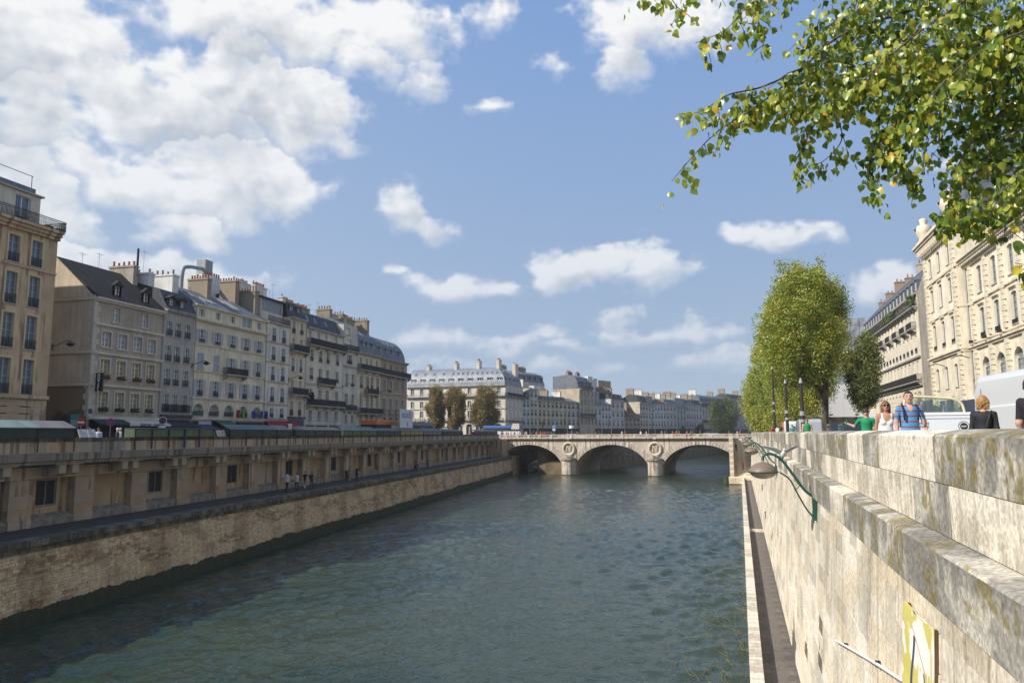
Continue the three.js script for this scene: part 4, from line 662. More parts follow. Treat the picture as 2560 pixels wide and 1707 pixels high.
// B: the gabled hotel with its side wall on the alley
{
  const pinkish = wl([0.43, 0.36, 0.29]), cream = wl([0.60, 0.54, 0.45]), prof = [[-0.35, 23.0], [5.0, 27.3], [10.6, 23.0]];
  building({ fr: FB, name: 'hotel_building', label: 'old brownish gabled hotel with flower boxes and vertical hotel sign', s0: 72.4, s1: 82.0, top: 23.0, depth: 10.3, mat: pinkish, trim: cream,
    wins: rows([75.2, 79.1], [[20.85, 22.3, { w: 0.95 }]], 0.95, { pane: MT.curtain, sillMat: cream }).concat(rows([74.1, 76.2, 78.3, 80.3], [[18.25, 19.75, { pane: MT.curtain }], [15.1, 17.05, { pane: MT.curtainYellow, planter: M([0.16, 0.035, 0.03], 0.9) }], [11.95, 13.9, { pane: MT.curtainYellow, planter: M([0.05, 0.05, 0.03], 0.9) }]], 1.15, { surround: cream, sillMat: cream })),
    strings: [[20.3, 0.22, 0.16], [17.5, 0.22, 0.16], [14.4, 0.22, 0.16], [11.2, 0.3, 0.25], [22.6, 0.2, 0.22], [22.8, 0.2, 0.4]],
    roof: { profile: prof, mat: MT.tile, dormers: [{ x: 3.1, y0: 23.5, y1: 24.6, w: 0.8, pitch: 0.6, mat: MT.tile, back: 0.2 }, { x: 7.1, y0: 23.5, y1: 24.6, w: 0.8, pitch: 0.6, mat: MT.tile, back: 0.2 }] },
    chimneys: [{ x: 8.9, a: 5, w: 0.7, d: 3.2, y0: 25, y1: 28.2, pots: 5, mat: wl([0.42, 0.38, 0.32]) }, { x: 0.7, a: 7.5, w: 0.6, d: 2.2, y0: 24, y1: 27.6, pots: 4 }], antennas: [[5.4, 5, 27.2, 1.7], [3.2, 5, 27.2, 1.2]],
    extra: (b, Y, w) => {
      const side = M([0.58, 0.49, 0.37], 0.95, { map: T.plaster });
      mesh('side_wall', uvm(merge([span(-0.06, -0.004, Y(8.4), Y(23), -10.3, -0.02)])), side, b); const p = prof.map(([a, y]) => [a, Y(y) - 0.03]); mesh('gable_wall', uvm(extrudeX([[0.05, Y(22.9)], ...p.map(([a, y]) => [clamp(a, 0.05, 10.3), y]), [10.3, Y(22.9)]], -0.06, 0.34)), side, b);
      for (const [y, d] of [[22.7, 0.18], [17.5, 0.16], [14.4, 0.16]]) mesh('side_band', span(-0.2, -0.06, Y(y), Y(y) + 0.2, -10.3, -0.02), cream, b);
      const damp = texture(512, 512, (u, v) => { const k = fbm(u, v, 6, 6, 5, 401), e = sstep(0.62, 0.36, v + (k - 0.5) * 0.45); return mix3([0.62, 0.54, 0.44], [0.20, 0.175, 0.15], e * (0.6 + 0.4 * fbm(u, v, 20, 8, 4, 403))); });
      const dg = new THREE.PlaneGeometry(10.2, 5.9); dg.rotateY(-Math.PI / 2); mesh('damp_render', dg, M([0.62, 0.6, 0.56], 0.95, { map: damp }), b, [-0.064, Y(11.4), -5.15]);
      for (let k = 0; k < 22; k++) mesh('quoin', memo('hq' + k % 2, () => uvm(span(-0.09, 0.45 + (k % 2) * 0.25, 0.01, 0.52, -0.3 - (k % 2) * 0.3, 0.05))), cream, b, [0, Y(11.5) + k * 0.53, 0]).visible = k < 22;
      shopfront(b, w, [[0.2, 4.2, 0.1, 2.7, 0.02, MT.black], [4.5, 9.4, 0.1, 2.7, 0.02, MT.black]]);
      awning(b, 0.1, 4.2, Y(10.85), Y(11.35), 1.3, M([0.02, 0.05, 0.04], 0.8)); const aw = awning(b, 3.9, 9.8, Y(10.82), Y(11.25), 1.4, M([0.55, 0.52, 0.45], 0.8)); mesh('lettering', textGeo('SARTONI - CERVEAU', 0.26), MT.black, aw, [7, Y(10.72), 1.402]);
      for (const [x, w2] of [[1, 1], [2, 1]]) mesh('planter', span(x, x + w2 * 0.7, 0.15, 0.6, 0.6, 1), MT.tile, b);
      mesh('down_pipe', bar([w - 0.15, Y(9), 0.1], [w - 0.15, Y(22.8), 0.1], 0.06), MT.frameGrey, b); mesh('flue', bar([9.2, Y(27), -3.5], [9.2, Y(30.2), -3.5], 0.12, 8), MT.black, b);
      const pl = mesh('street_plate', span(-0.02, 0.42, Y(11.75), Y(12.2), 0.06, 0.08), M([0.02, 0.04, 0.14], 0.5), b); pl.userData.label = 'small blue street name plate';
    } });
  const sg = FB.group('hotel_sign', 'black vertical sign reading HOTEL on the hotel corner', 'sign', 72.75, 13.85, 0.4);
  mesh('board', span(-0.1, 0.1, 0, 1.75, 0, 0.75), MT.black, sg); 'HOTEL'.split('').forEach((c, i) => { const g = textGeo(c, 0.33); g.rotateY(-Math.PI / 2); mesh('letter', g, MT.white, sg, [-0.103, 1.52 - i * 0.335, 0.375]); }); mesh('bracket', bar([0, 1.7, -0.4], [0, 1.7, 0.1], 0.03), MT.iron, sg);
}
// C: narrow grey house
building({ fr: FB, name: 'town_house', label: 'narrow grey house with three window columns between hotel and cream house', s0: 82.1, s1: 87.0, top: 23.4, mat: wl([0.42, 0.39, 0.36]),
  wins: rows([82.9, 84.3, 85.9], [[20.5, 22.05, { rail: 0.7 }], [17.7, 19.4, { rail: 0.7 }], [15.05, 16.85, { rail: 0.7 }], [12.2, 14.1, { rail: 0.9 }]], 0.85, { pane: MT.glassBlue }), strings: [[23.1, 0.16, 0.25], [23.26, 0.14, 0.42], [11.6, 0.3, 0.4, MT.slate]],
  roof: { profile: [[-0.3, 23.4], [0.9, 25.6], [5.5, 27.0], [11.5, 24]], mat: MT.slate, dormers: [{ x: 0.75, y0: 23.65, y1: 24.6, w: 0.75, pitch: 0.45, mat: MT.tile }, { x: 2.6, y0: 23.65, y1: 24.6, w: 0.75, pitch: 0.45, mat: MT.tile }] },
  chimneys: [{ x: 0.6, a: 4.2, w: 0.9, d: 3.4, y0: 23.5, y1: 27.6, pots: 3, mat: MT.chimWhite, potMat: MT.potGrey }, { x: 4.4, a: 4.6, w: 1.1, d: 4.4, y0: 23.5, y1: 28.2, pots: 6, mat: MT.chimWhite, potMat: MT.potGrey }], antennas: [[1.0, 4, 27.5, 3.0]],
  extra: (b, Y, w) => { shopfront(b, w, [[0.1, w - 0.1, 0, 2.9, 0.03, MT.black]]); awning(b, 0.1, w - 0.1, Y(10.6), Y(11.3), 1.5, M([0.02, 0.022, 0.03], 0.8)); mesh('long_railing', railGeo(4.6, 0.85).clone(), MT.iron, b, [w / 2, Y(12.15), 0.12]); } });
// D: long cream house with louvred shutters and arched ground-floor windows
{
  const cr = wl([0.70, 0.63, 0.49]), xs = [88.4, 91.35, 94.3, 97.2, 100.0];
  building({ fr: FB, name: 'cream_house', label: 'wide cream house with grey shutters, arched lower windows and flags', s0: 87.0, s1: 101.8, top: 24.8, mat: cr, trim: wl([0.62, 0.55, 0.43]),
    wins: [...rows([88.25, 91.3, 94.2, 99.9], [[23.45, 24.35]], 0.9, { sill: 0 }), { s: 97.3, abs: true, w: 2.1, y0: 23.3, y1: 24.55, sill: 0, pane: MT.glassPale, rows: 1 },
      ...rows(xs, [[20.45, 21.95, { shut: 1, rail: 0.35 }], [14.2, 16.05, { shut: 1, rail: 0.6 }]], 1.0, { shutMat: SH, pane: MT.glassBlue }), ...rows(xs.slice(0, 2), [[17.3, 19.15, { closed: 1 }]], 1.1, { shutMat: SH }), ...rows(xs.slice(2), [[17.2, 19.1, { shut: 1, rail: 0.6 }]], 1.0, { shutMat: SH, pane: MT.glassBlue }),
      ...rows([88.3, 91.2, 94.1, 97.0, 100.0], [[11.9, 13.2]], 1.75, { arch: 1, rail: 0.55, pane: MT.curtain })],
    strings: [[22.8, 0.16, 0.18], [22.96, 0.18, 0.38], [20.1, 0.16, 0.12], [13.85, 0.18, 0.16], [11.45, 0.24, 0.2], [24.62, 0.18, 0.25], [16.98, 0.12, 0.14]],
    balconies: [{ x0: 5.6, x1: 9.9, y: 17.05, h: 0.8, gap: 0.07 }],
    roof: { profile: [[-0.15, 24.8], [3.6, 27.2], [6, 27.9], [12, 25.4]], mat: MT.zinc, seam: 0.55, skylights: [{ x: 1.4, y: 26.2, w: 0.85, l: 1.3 }, { x: 3.6, y: 25.9, w: 0.8, l: 1.2 }, { x: 4.6, y: 25.8, w: 0.8, l: 1.2 }, { x: 8.4, y: 26.2, w: 0.5, l: 2.4 }, { x: 9.1, y: 26.2, w: 0.5, l: 2.4 }, { x: 9.8, y: 26.2, w: 0.5, l: 2.4 }] },
    chimneys: [{ x: 5.6, a: 3.8, w: 0.8, d: 2.8, y0: 25, y1: 29, pots: 7 }, { x: 14.2, a: 2.6, w: 0.9, d: 2.6, y0: 24.6, y1: 29.0, pots: 6 }, { x: 12.8, a: 4.6, w: 0.9, d: 2.4, y0: 26, y1: 30.2, pots: 6 }],
    extra: (b, Y, w) => {
      const big = MT.chimWhite; mesh('rear_block', uvm(merge([span(12.4, 16.0, Y(25), Y(31.4), -12, -8.2), extrudeX([[8.4, Y(25)], [8.4, Y(30.4)], [12, Y(31.2)], [12, Y(25)]], 16.0, 24)])), big, b);
      mesh('rear_roof', extrudeX([[8.1, Y(30.35)], [8.1, Y(30.5)], [12.2, Y(31.4)], [12.2, Y(31.2)]], 16.0, 24.2), MT.zinc, b);
      const duct = mesh('ventilation_duct', tube([[8.8, Y(27), -9], [8.8, Y(30.4), -9], [9.1, Y(31.5), -9], [10.2, Y(31.9), -9], [12.4, Y(32.2), -9.3], [13.6, Y(32.4), -9.5]], 0.26, 40, 12), MT.zincPale, b); mesh('duct_box', span(13.4, 15.0, Y(31.4), Y(33.7), -10.4, -9.0), MT.zincPale, duct);
      for (let k = 0; k < 7; k++) mesh('chimney_pot', memo('pot0.5', () => cyl(0.13, 0.1, 0.5, 0, 0, 0, 8)), MT.pot, b, [12.7 + k * 0.5, Y(31.4), -8.5]);
      for (const x of [0.15, w - 0.15]) mesh('down_pipe', bar([x, Y(9), 0.1], [x, Y(24.6), 0.1], 0.06), MT.frameGrey, b);
      for (const q of [88.3, 91.2, 94.1, 97.0, 100.0]) mesh('arch_molding', memo('archmold', () => { const g = new THREE.TorusGeometry(1.02, 0.09, 6, 18, Math.PI); return g; }), b.children[0].material, b, [q - 87.0, Y(12.32), 0.02]);
      shopfront(b, w, [[0.1, 3.6, 0, 2.85, 0.02, MT.black], [3.9, 7.6, 0, 2.85, 0.02, MT.wood], [8.6, 14.6, 0, 2.85, 0.02, MT.black]]);
      awning(b, 3.9, 7.2, Y(11.0), Y(11.5), 1.2, M([0.03, 0.10, 0.08], 0.8)); awning(b, 0.4, 3.4, Y(10.4), Y(10.9), 1.6, M([0.04, 0.05, 0.13], 0.8)); awning(b, 8.8, 14.6, Y(10.35), Y(11.3), 1.6, M([0.018, 0.02, 0.026], 0.8));
      mesh('shop_sign', span(1.4, 3.6, Y(10.9), Y(11.25), 0.03, 0.16), M([0.4, 0.42, 0.4], 0.7), b);
    } });
  // flags hung from the arched floor
  [['flag', 94.9, [0.30, 0.025, 0.02], [0.4, 0.24, 0.02], 'red and yellow flag on a slanting pole at the cream house'], ['flag', 95.9, [0.04, 0.2, 0.03], [0.34, 0.36, 0.04], 'green and yellow flag on the cream house'], ['flag', 98.1, [0.02, 0.04, 0.3], [0.05, 0.08, 0.35], 'dark blue flag on the cream house'], ['flag', 99.8, [0.05, 0.07, 0.28], [0.45, 0.45, 0.47], 'blue and white striped flag on the cream house'], ['flag', 101.0, [0.04, 0.04, 0.2], [0.35, 0.05, 0.05], 'blue and red flag at the right end of the cream house']].forEach(([n, s, c1, c2, l]) => {
    const t = FB.group(n, l, 'flag', s, 11.9, 0.1, 'flags on the cream house'); mesh('pole', bar([0, 0, 0], [0.1, 1.2, 1.1], 0.025), MT.white, t);
    const g = new THREE.PlaneGeometry(0.45, 0.95, 10, 6), p = g.attributes.position; for (let i = 0; i < p.count; i++) p.setZ(i, 0.16 * Math.sin(p.getX(i) * 9 + s)); g.computeVertexNormals(); g.rotateY(-0.9);
    mesh('cloth', g, M(c1, 0.85, { side: THREE.DoubleSide }), t, [0.06, 0.35, 0.7]); const g2 = new THREE.PlaneGeometry(0.16, 0.93, 6, 6), q = g2.attributes.position; for (let i = 0; i < q.count; i++) q.setZ(i, 0.02 + 0.16 * Math.sin(q.getX(i) * 9 + s)); g2.computeVertexNormals(); g2.rotateY(-0.9); mesh('stripe', g2, M(c2, 0.85, { side: THREE.DoubleSide }), t, [0.075, 0.35, 0.715]);
  });
}
// E: white-shuttered house with a glazed studio on top
building({ fr: FB, name: 'shuttered_house', label: 'narrow pale house with white shutters and a glazed rooftop studio', s0: 101.8, s1: 107.6, top: 24.9, mat: wl([0.70, 0.64, 0.53]),
  wins: rows([103.5, 106.0], [[22.4, 24.2, { rail: 0.75 }], [19.8, 21.6, { rail: 0.7 }], [17.05, 18.9, { rail: 0.7 }], [14.15, 16.1, { rail: 0.7 }], [12.0, 13.25, { rail: 0.5 }]], 0.95, { shut: 1, shutMat: SHW, pane: MT.glassBlue }),
  strings: [[24.75, 0.2, 0.3], [22.1, 0.12, 0.1], [19.4, 0.12, 0.1], [16.7, 0.12, 0.1], [13.7, 0.14, 0.12], [11.7, 0.18, 0.14]],
  extra: (b, Y, w) => {
    const st = wl([0.62, 0.58, 0.5]); mesh('studio_wall', uvm(merge([span(0.1, 0.4, Y(24.9), Y(28.4), -10, -1.2), span(w - 0.4, w - 0.1, Y(24.9), Y(28.2), -10, -1.2), span(0.4, w - 0.4, Y(24.9), Y(26.5), -1.6, -1.2), span(0.4, w - 0.4, Y(26.5), Y(28.3), -10, -9.7)])), st, b);
    const f = []; for (let k = 0; k <= 9; k++) { const x = 0.4 + (w - 0.8) * k / 9; f.push(span(x - 0.035, x + 0.035, Y(26.5), Y(28.25), -1.3, -1.2)); } f.push(span(0.4, w - 0.4, Y(26.5), Y(26.58), -1.3, -1.19), span(0.4, w - 0.4, Y(28.18), Y(28.28), -1.3, -1.19));
    for (let k = 0; k < 9; k++) mesh('pane', memo('studiopane', () => span(0, (5.8 - 0.8) / 9 - 0.07, 0, 1.6, -0.03, 0)), MT.glassPale, b, [0.435 + (w - 0.8) * k / 9, Y(26.58), -1.24]);
    mesh('studio_frame', merge(f), MT.frameGrey, b); mesh('roof', uvm(extrudeX([[0.7, Y(28.25)], [0.7, Y(28.4)], [5, Y(29.6)], [10.2, Y(28.6)], [10.2, Y(28.3)]], 0, w)), MT.slate, b);
    const r = railGeo(w - 0.2, 0.8, 0.14).clone(); r.translate(w / 2, Y(24.95), 0.1); mesh('terrace_railing', r, MT.iron, b);
    awning(b, 0.1, w + 2.2, Y(10.35), Y(11.55), 1.7, M([0.24, 0.012, 0.018], 0.8)); shopfront(b, w, [[0.1, w - 0.1, 0, 2.9, 0.02, MT.black]]);
  }, chimneys: [{ x: 3.6, a: 6.5, w: 2.4, d: 0.9, y0: 28, y1: 31.2, pots: 6, mat: MT.chimWhite }], antennas: [[5.2, 5, 29, 2.2]] });
// F: narrow house with iron balconies
building({ fr: FB, name: 'town_house', label: 'very narrow ochre house with two long black balconies', s0: 107.7, s1: 112.1, top: 26.4, mat: wl([0.66, 0.56, 0.42]),
  wins: rows([108.6, 110.8], [[24.2, 25.9, { rail: 0.6 }], [21.6, 23.4], [18.75, 20.55, { rail: 0.6, shut: 1, shutMat: SHW }], [15.4, 17.4], [12.35, 14.4, { rail: 0.85 }]], 0.78, { pane: MT.glassBlue }), strings: [[26.2, 0.25, 0.35], [11.9, 0.3, 0.3, MT.slate]],
  balconies: [{ x0: 0.05, x1: 4.4, y: 21.55, h: 0.95, gap: 0.06 }, { x0: 0.05, x1: 4.4, y: 15.35, h: 0.95, gap: 0.06 }],
  roof: { profile: [[0.5, 26.4], [0.9, 28.6], [4, 29.3], [11, 27]], mat: MT.slate, dormers: [{ x: 1.1, y0: 26.7, y1: 28.2, w: 0.8 }, { x: 3.1, y0: 26.7, y1: 28.2, w: 0.8 }] }, chimneys: [{ x: 2.4, a: 7, w: 3.2, d: 0.9, y0: 28, y1: 31.6, pots: 8, mat: MT.chimWhite }, { x: 4.0, a: 4, w: 0.8, d: 0.8, y0: 28, y1: 30.2, pots: 1, mat: MT.chimWhite }], antennas: [[3.9, 5.5, 29, 3.4], [2.2, 5, 29, 2]],
  extra: (b, Y, w) => { shopfront(b, w, [[0.1, w - 0.1, 0, 3.3, 0.05, M([0.05, 0.07, 0.11], 0.6)]]); } });
// G: dark mansard block
{
  const st = wl([0.66, 0.61, 0.52]), prof = [[0.3, 25.6], [1.5, 28.0], [2.0, 28.3], [11, 27]];
  building({ fr: FB, name: 'mansard_building', label: 'pale stone building with dark slate mansard and long upper balcony', s0: 112.3, s1: 124.0, top: 25.6, mat: st,
    wins: rows([113.9, 116.6, 118.95, 122.1], [[20.7, 22.4, { rail: 0.55 }], [17.9, 19.6, { rail: 0.5 }], [14.6, 16.45], [11.9, 13.25]], 0.9, { pane: MT.glass, surround: st }).concat(rows([113.2, 115.8, 118.2, 121.5], [[24.2, 25.1]], 0.85, { pane: MT.glassPale, sill: 0 })),
    strings: [[25.4, 0.25, 0.35], [17.1, 0.14, 0.12], [13.75, 0.2, 0.14]], balconies: [{ x0: 0.05, x1: 11.9, y: 23.0, h: 1.0, gap: 0.07 }, { x0: 3.4, x1: 8.2, y: 17.3, h: 0.95, gap: 0.06 }, { x0: 0.4, x1: 11.6, y: 14.0, h: 0.95, gap: 0.06 }],
    roof: { profile: prof, mat: MT.slate, seam: 1.1, dormers: [], skylights: [{ x: 1.7, y: 27.2, w: 0.6, l: 0.8 }, { x: 4.0, y: 27.0, w: 0.6, l: 0.9 }, { x: 7.4, y: 27.0, w: 0.6, l: 0.9 }] }, chimneys: [{ x: 3.4, a: 5.5, w: 3.8, d: 0.9, y0: 28, y1: 30.2, pots: 9 }, { x: 7.8, a: 5.5, w: 3.6, d: 0.9, y0: 28, y1: 30.0, pots: 8 }], antennas: [[9.3, 5, 28, 3], [10.2, 4, 28, 3.4], [11.4, 5, 28, 2.4]],
    extra: (b, Y, w) => { shopfront(b, w, [[0.3, 3, 0, 2.6, 0.02, MT.black], [3.4, 7, 0, 2.6, 0.02, MT.black], [7.5, 11.4, 0, 2.6, 0.02, MT.black]]); for (let k = 0; k < 5; k++) mesh('rustic_course', uvm(span(0.02, w - 0.02, Y(11.15) + k * 0.55, Y(11.15) + k * 0.55 + 0.03, -0.02, 0.012)), MT.joint, b); const l = []; for (let k = 0; k < 40; k++) { const g = new THREE.IcosahedronGeometry(rr(0.1, 0.2), 0); g.translate(1.0 + rr(-0.45, 0.45), Y(15.1) + rr(-0.6, 0.7), 0.5 + rr(-0.3, 0.3)); l.push(g); } mesh('balcony_plant', merge(l), M([0.02, 0.03, 0.015], 0.95), b); } });
  // H: narrow modernised house
  building({ fr: FB, name: 'town_house', label: 'narrow white-topped house with shuttered attic beside the curved roof', s0: 124.1, s1: 129.2, top: 27.7, mat: wl([0.60, 0.56, 0.49]),
    wins: rows([125.5, 127.8], [[17.5, 19.65], [13.6, 16.3], [11.6, 12.85]], 0.9, { pane: MT.glass, surround: st }).concat([{ x: 2.3, w: 1.7, y0: 21.3, y1: 22.8, rail: 0.6 }, { x: 1.8, w: 1.9, y0: 23.9, y1: 25.3, pane: SHW }, { x: 1.5, w: 1.6, y0: 26.1, y1: 27.2, pane: SHW }]), strings: [[20.75, 0.18, 0.2], [23.3, 0.18, 0.2]],
    balconies: [{ x0: 0.3, x1: 2.4, y: 13.6, h: 0.9, proj: 0.4 }, { x0: 2.6, x1: 4.7, y: 13.6, h: 0.9, proj: 0.4 }, { x0: 0.1, x1: 5, y: 23.5, h: 0.9, proj: 0.5 }], roof: { profile: [[0.2, 27.7], [3, 29.0], [11, 28]], mat: MT.zinc }, chimneys: [{ x: 0.7, a: 4, w: 0.9, d: 2.4, y0: 28, y1: 30.4, pots: 5 }, { x: 3.2, a: 4, w: 3, d: 0.9, y0: 28, y1: 30.0, pots: 2, mat: wl([0.6, 0.56, 0.48], T.dirty) }], antennas: [[2, 4, 29, 2.4]] });
  // I and J: long curved zinc roof
  const prI = roundProfile(23.7, 4.7, 4.0), dI = [1.1, 3.35, 5.2, 7.4], xsI = [131.0, 133.5, 135.3, 137.7];
  building({ fr: FB, name: 'curved_roof_building', label: 'cream stone building under the curved grey zinc roof, left half', s0: 129.3, s1: 138.9, top: 23.6, mat: wl([0.66, 0.58, 0.44]),
    wins: rows([130.6, 133.0, 134.9, 137.2], [[21.65, 22.8]], 0.85, { sill: 0 }).concat(rows(xsI, [[17.6, 19.7, { rail: 0.5 }], [14.3, 16.35], [11.3, 12.9]], 0.95, { surround: wl([0.6, 0.53, 0.4]) })), strings: [[23.3, 0.2, 0.25], [23.5, 0.2, 0.45], [20.0, 0.16, 0.15]],
    balconies: [{ x0: 0.1, x1: 9.55, y: 20.7, h: 0.95, gap: 0.06 }, { x0: 2.9, x1: 7.6, y: 16.7, h: 0.9, gap: 0.06 }, { x0: 0.2, x1: 9.5, y: 13.25, h: 0.95, gap: 0.06 }],
    roof: { profile: [...prI, [11, 28]], mat: MT.zinc, seam: 0.6, dormers: dI.map((x) => ({ x, y0: 24.0, y1: 25.8, w: 0.85, mat: MT.zinc })), skylights: [{ x: 1.2, y: 27.3, w: 0.7, l: 0.9 }, { x: 5, y: 27.2, w: 0.7, l: 0.9 }, { x: 7.6, y: 27.2, w: 0.7, l: 0.9 }] }, chimneys: [{ x: 0.4, a: 4.4, w: 0.9, d: 3.2, y0: 25.5, y1: 30.3, pots: 6 }, { x: 6.2, a: 5, w: 3.4, d: 0.9, y0: 27, y1: 30.4, pots: 8 }, { x: 9.1, a: 4.2, w: 0.9, d: 3.6, y0: 25.5, y1: 30.5, pots: 7 }],
    extra: (b, Y, w) => { for (const q of xsI) mesh('window_gable', memo('wg', () => { const s = new THREE.Shape([[-0.7, 0], [0.7, 0], [0, 0.42]].map((p) => new THREE.Vector2(...p))); return new THREE.ExtrudeGeometry(s, { depth: 0.18, bevelEnabled: false }); }), SILL, b, [q - 129.3, Y(16.55), 0.001]); shopfront(b, w, [[0.2, w - 0.2, 0, 2.6, 0.02, MT.black]]); } });
  const prJ = roundProfile(23.6, 4.5, 4.2), xsJ = [140.75, 143.6, 146.4, 149.4];
  building({ fr: FB, name: 'curved_roof_building', label: 'dark stone building whose curved zinc roof ends in a rounded edge', s0: 138.9, s1: 151.6, top: 23.5, mat: wl([0.50, 0.43, 0.34], T.dirty),
    wins: rows(xsJ, [[21.65, 22.75, { sill: 0 }], [18.0, 19.65], [14.3, 16.2], [11.3, 12.9, { arch: 1, w: 1.3, pane: M([0.22, 0.09, 0.05], 0.8) }]], 0.95, { surround: wl([0.5, 0.43, 0.33]) }), strings: [[23.2, 0.2, 0.3], [23.4, 0.2, 0.5], [17.1, 0.14, 0.14]],
    balconies: [{ x0: 0, x1: 13.2, y: 20.6, h: 0.95, gap: 0.06 }], roof: { profile: [...prJ, [12, 28]], x1: 12.5, mat: MT.zinc, seam: 0.6, dormers: [1.0, 3.9, 6.8, 10.2].map((x) => ({ x, y0: 23.9, y1: 25.6, w: 0.9, mat: MT.zinc })), skylights: [{ x: 1.5, y: 26.9, w: 0.7, l: 0.9 }, { x: 4.6, y: 26.7, w: 0.7, l: 0.9 }, { x: 6.6, y: 26.7, w: 0.7, l: 0.9 }, { x: 8.6, y: 26.7, w: 0.7, l: 0.9 }] }, chimneys: [{ x: 4.4, a: 6, w: 4.2, d: 0.9, y0: 27, y1: 29.8, pots: 9 }],
    extra: (b, Y, w) => {
      for (const q of xsJ) { const l = [span(-0.95, 0.95, 0, 0.1, 0.02, 0.6), span(-0.95, 0.95, 0.85, 0.98, 0.3, 0.6)]; for (let k = 0; k < 7; k++) l.push(cyl(0.07, 0.07, 0.75, -0.8 + k * 0.27, 0.1, 0.45, 6)); mesh('balustrade', merge(l), SILL, b, [q - 138.9, Y(13.35), 0]); }
      mesh('end_hip', (() => { const g = new THREE.SphereGeometry(1, 14, 8, 0, Math.PI / 2, 0, Math.PI / 2); g.scale(1.0, 4.5, 4.2); g.rotateY(0); g.translate(12.4, Y(23.55), -4.5); return g; })(), MT.zinc, b);
      shopfront(b, w, [[0.2, w - 0.2, 0, 2.7, 0.02, M([0.10, 0.03, 0.02], 0.7)]]); awning(b, 6.5, w - 0.2, Y(10.4), Y(11.1), 1.6, M([0.5, 0.12, 0.02], 0.8));
    } });
}
// wall lamps on the left house fronts
[[67.9, 17.6, 'black arm lamp on the corner of the yellow limestone building'], [86.9, 17.6, 'black arm lamp between the grey house and the cream house'], [107.65, 17.4, 'black arm lamp beside the narrow ochre house'], [124.0, 17.4, 'black arm lamp at the edge of the mansard building'], [139.0, 17.2, 'black arm lamp on the curved roof building']].forEach(([s, y, l]) => {
  const t = FB.group('arm_lamp', l, 'lamp', s, y, 0, 'arm lamps on the left house fronts');
  mesh('plate', span(-0.05, 0.05, -0.35, 0.25, 0, 0.08), MT.iron, t); mesh('arm', tube([[0, 0, 0.05], [0.1, 0.25, 0.7], [0.2, 0.5, 1.4], [0.22, 0.45, 1.75]], 0.035, 16, 6), MT.iron, t);
  mesh('shade', memo('armshade', () => new THREE.LatheGeometry([[0.001, 0.28], [0.12, 0.24], [0.30, 0.1], [0.42, 0], [0.36, 0.0], [0.2, -0.14], [0.001, -0.2]].map((p) => new THREE.Vector2(...p)), 16)), MT.iron, t, [0.22, 0.18, 1.75]);
});

// ---------------------------------------------------------------- block beyond the bridge, far row, right bank
function turned(b, x, y, z, turn, fn) { const t = new THREE.Group(); t.position.set(x, y, z); t.rotation.y = turn; t.updateMatrix(); fn(t); for (const c of [...t.children]) { c.applyMatrix4(t.matrix); b.add(c); } }
// a vaulted roof that turns the corner at its right end
function cornerRoof(b, Y, w, D, prof, mat, seam) {
  const pos = [], idx = [], P = prof.map(([a, y]) => [[0, Y(y), -a], [w - a, Y(y), -a], [w - a, Y(y), -D]]), tri = (...q) => { for (const p of q) pos.push(...p); };
  for (let k = 0; k + 1 < P.length; k++) for (let j = 0; j < 2; j++) { const a = P[k][j], c = P[k][j + 1], d = P[k + 1][j], e = P[k + 1][j + 1]; tri(a, c, d, c, e, d); }
  const q = P[P.length - 1], l = [0, q[0][1], -D]; tri(q[0], q[1], l, q[1], q[2], l); const f = P[0]; for (let k = 0; k + 1 < P.length; k++) tri(P[k][0], P[k + 1][0], [0, P[k][0][1], -D]); 
  const g = new THREE.BufferGeometry(); g.setAttribute('position', new THREE.Float32BufferAttribute(pos, 3)); g.computeVertexNormals(); g.setAttribute('uv', new THREE.Float32BufferAttribute(new Float32Array(pos.length / 3 * 2), 2));
  const r = mesh('roof', uvm(g), mat, b), s = [];
  const rib = (fn, t) => { for (let k = 0; k + 1 < prof.length; k++) { const a = fn(k, t), c = fn(k + 1, t); if (a && c) s.push(bar(a, c, 0.035, 4)); } };
  for (let x = seam / 2; x < w; x += seam) rib((k, t) => (t < w - prof[k][0] ? [t, P[k][0][1], P[k][0][2]] : null), x);
  for (let z = seam / 2; z < D; z += seam) rib((k, t) => (t > prof[k][0] ? [w - prof[k][0], P[k][0][1], -t] : null), z);
  const m = mesh('seams', merge(s), mat, r); m.userData.kind = 'stuff';
}
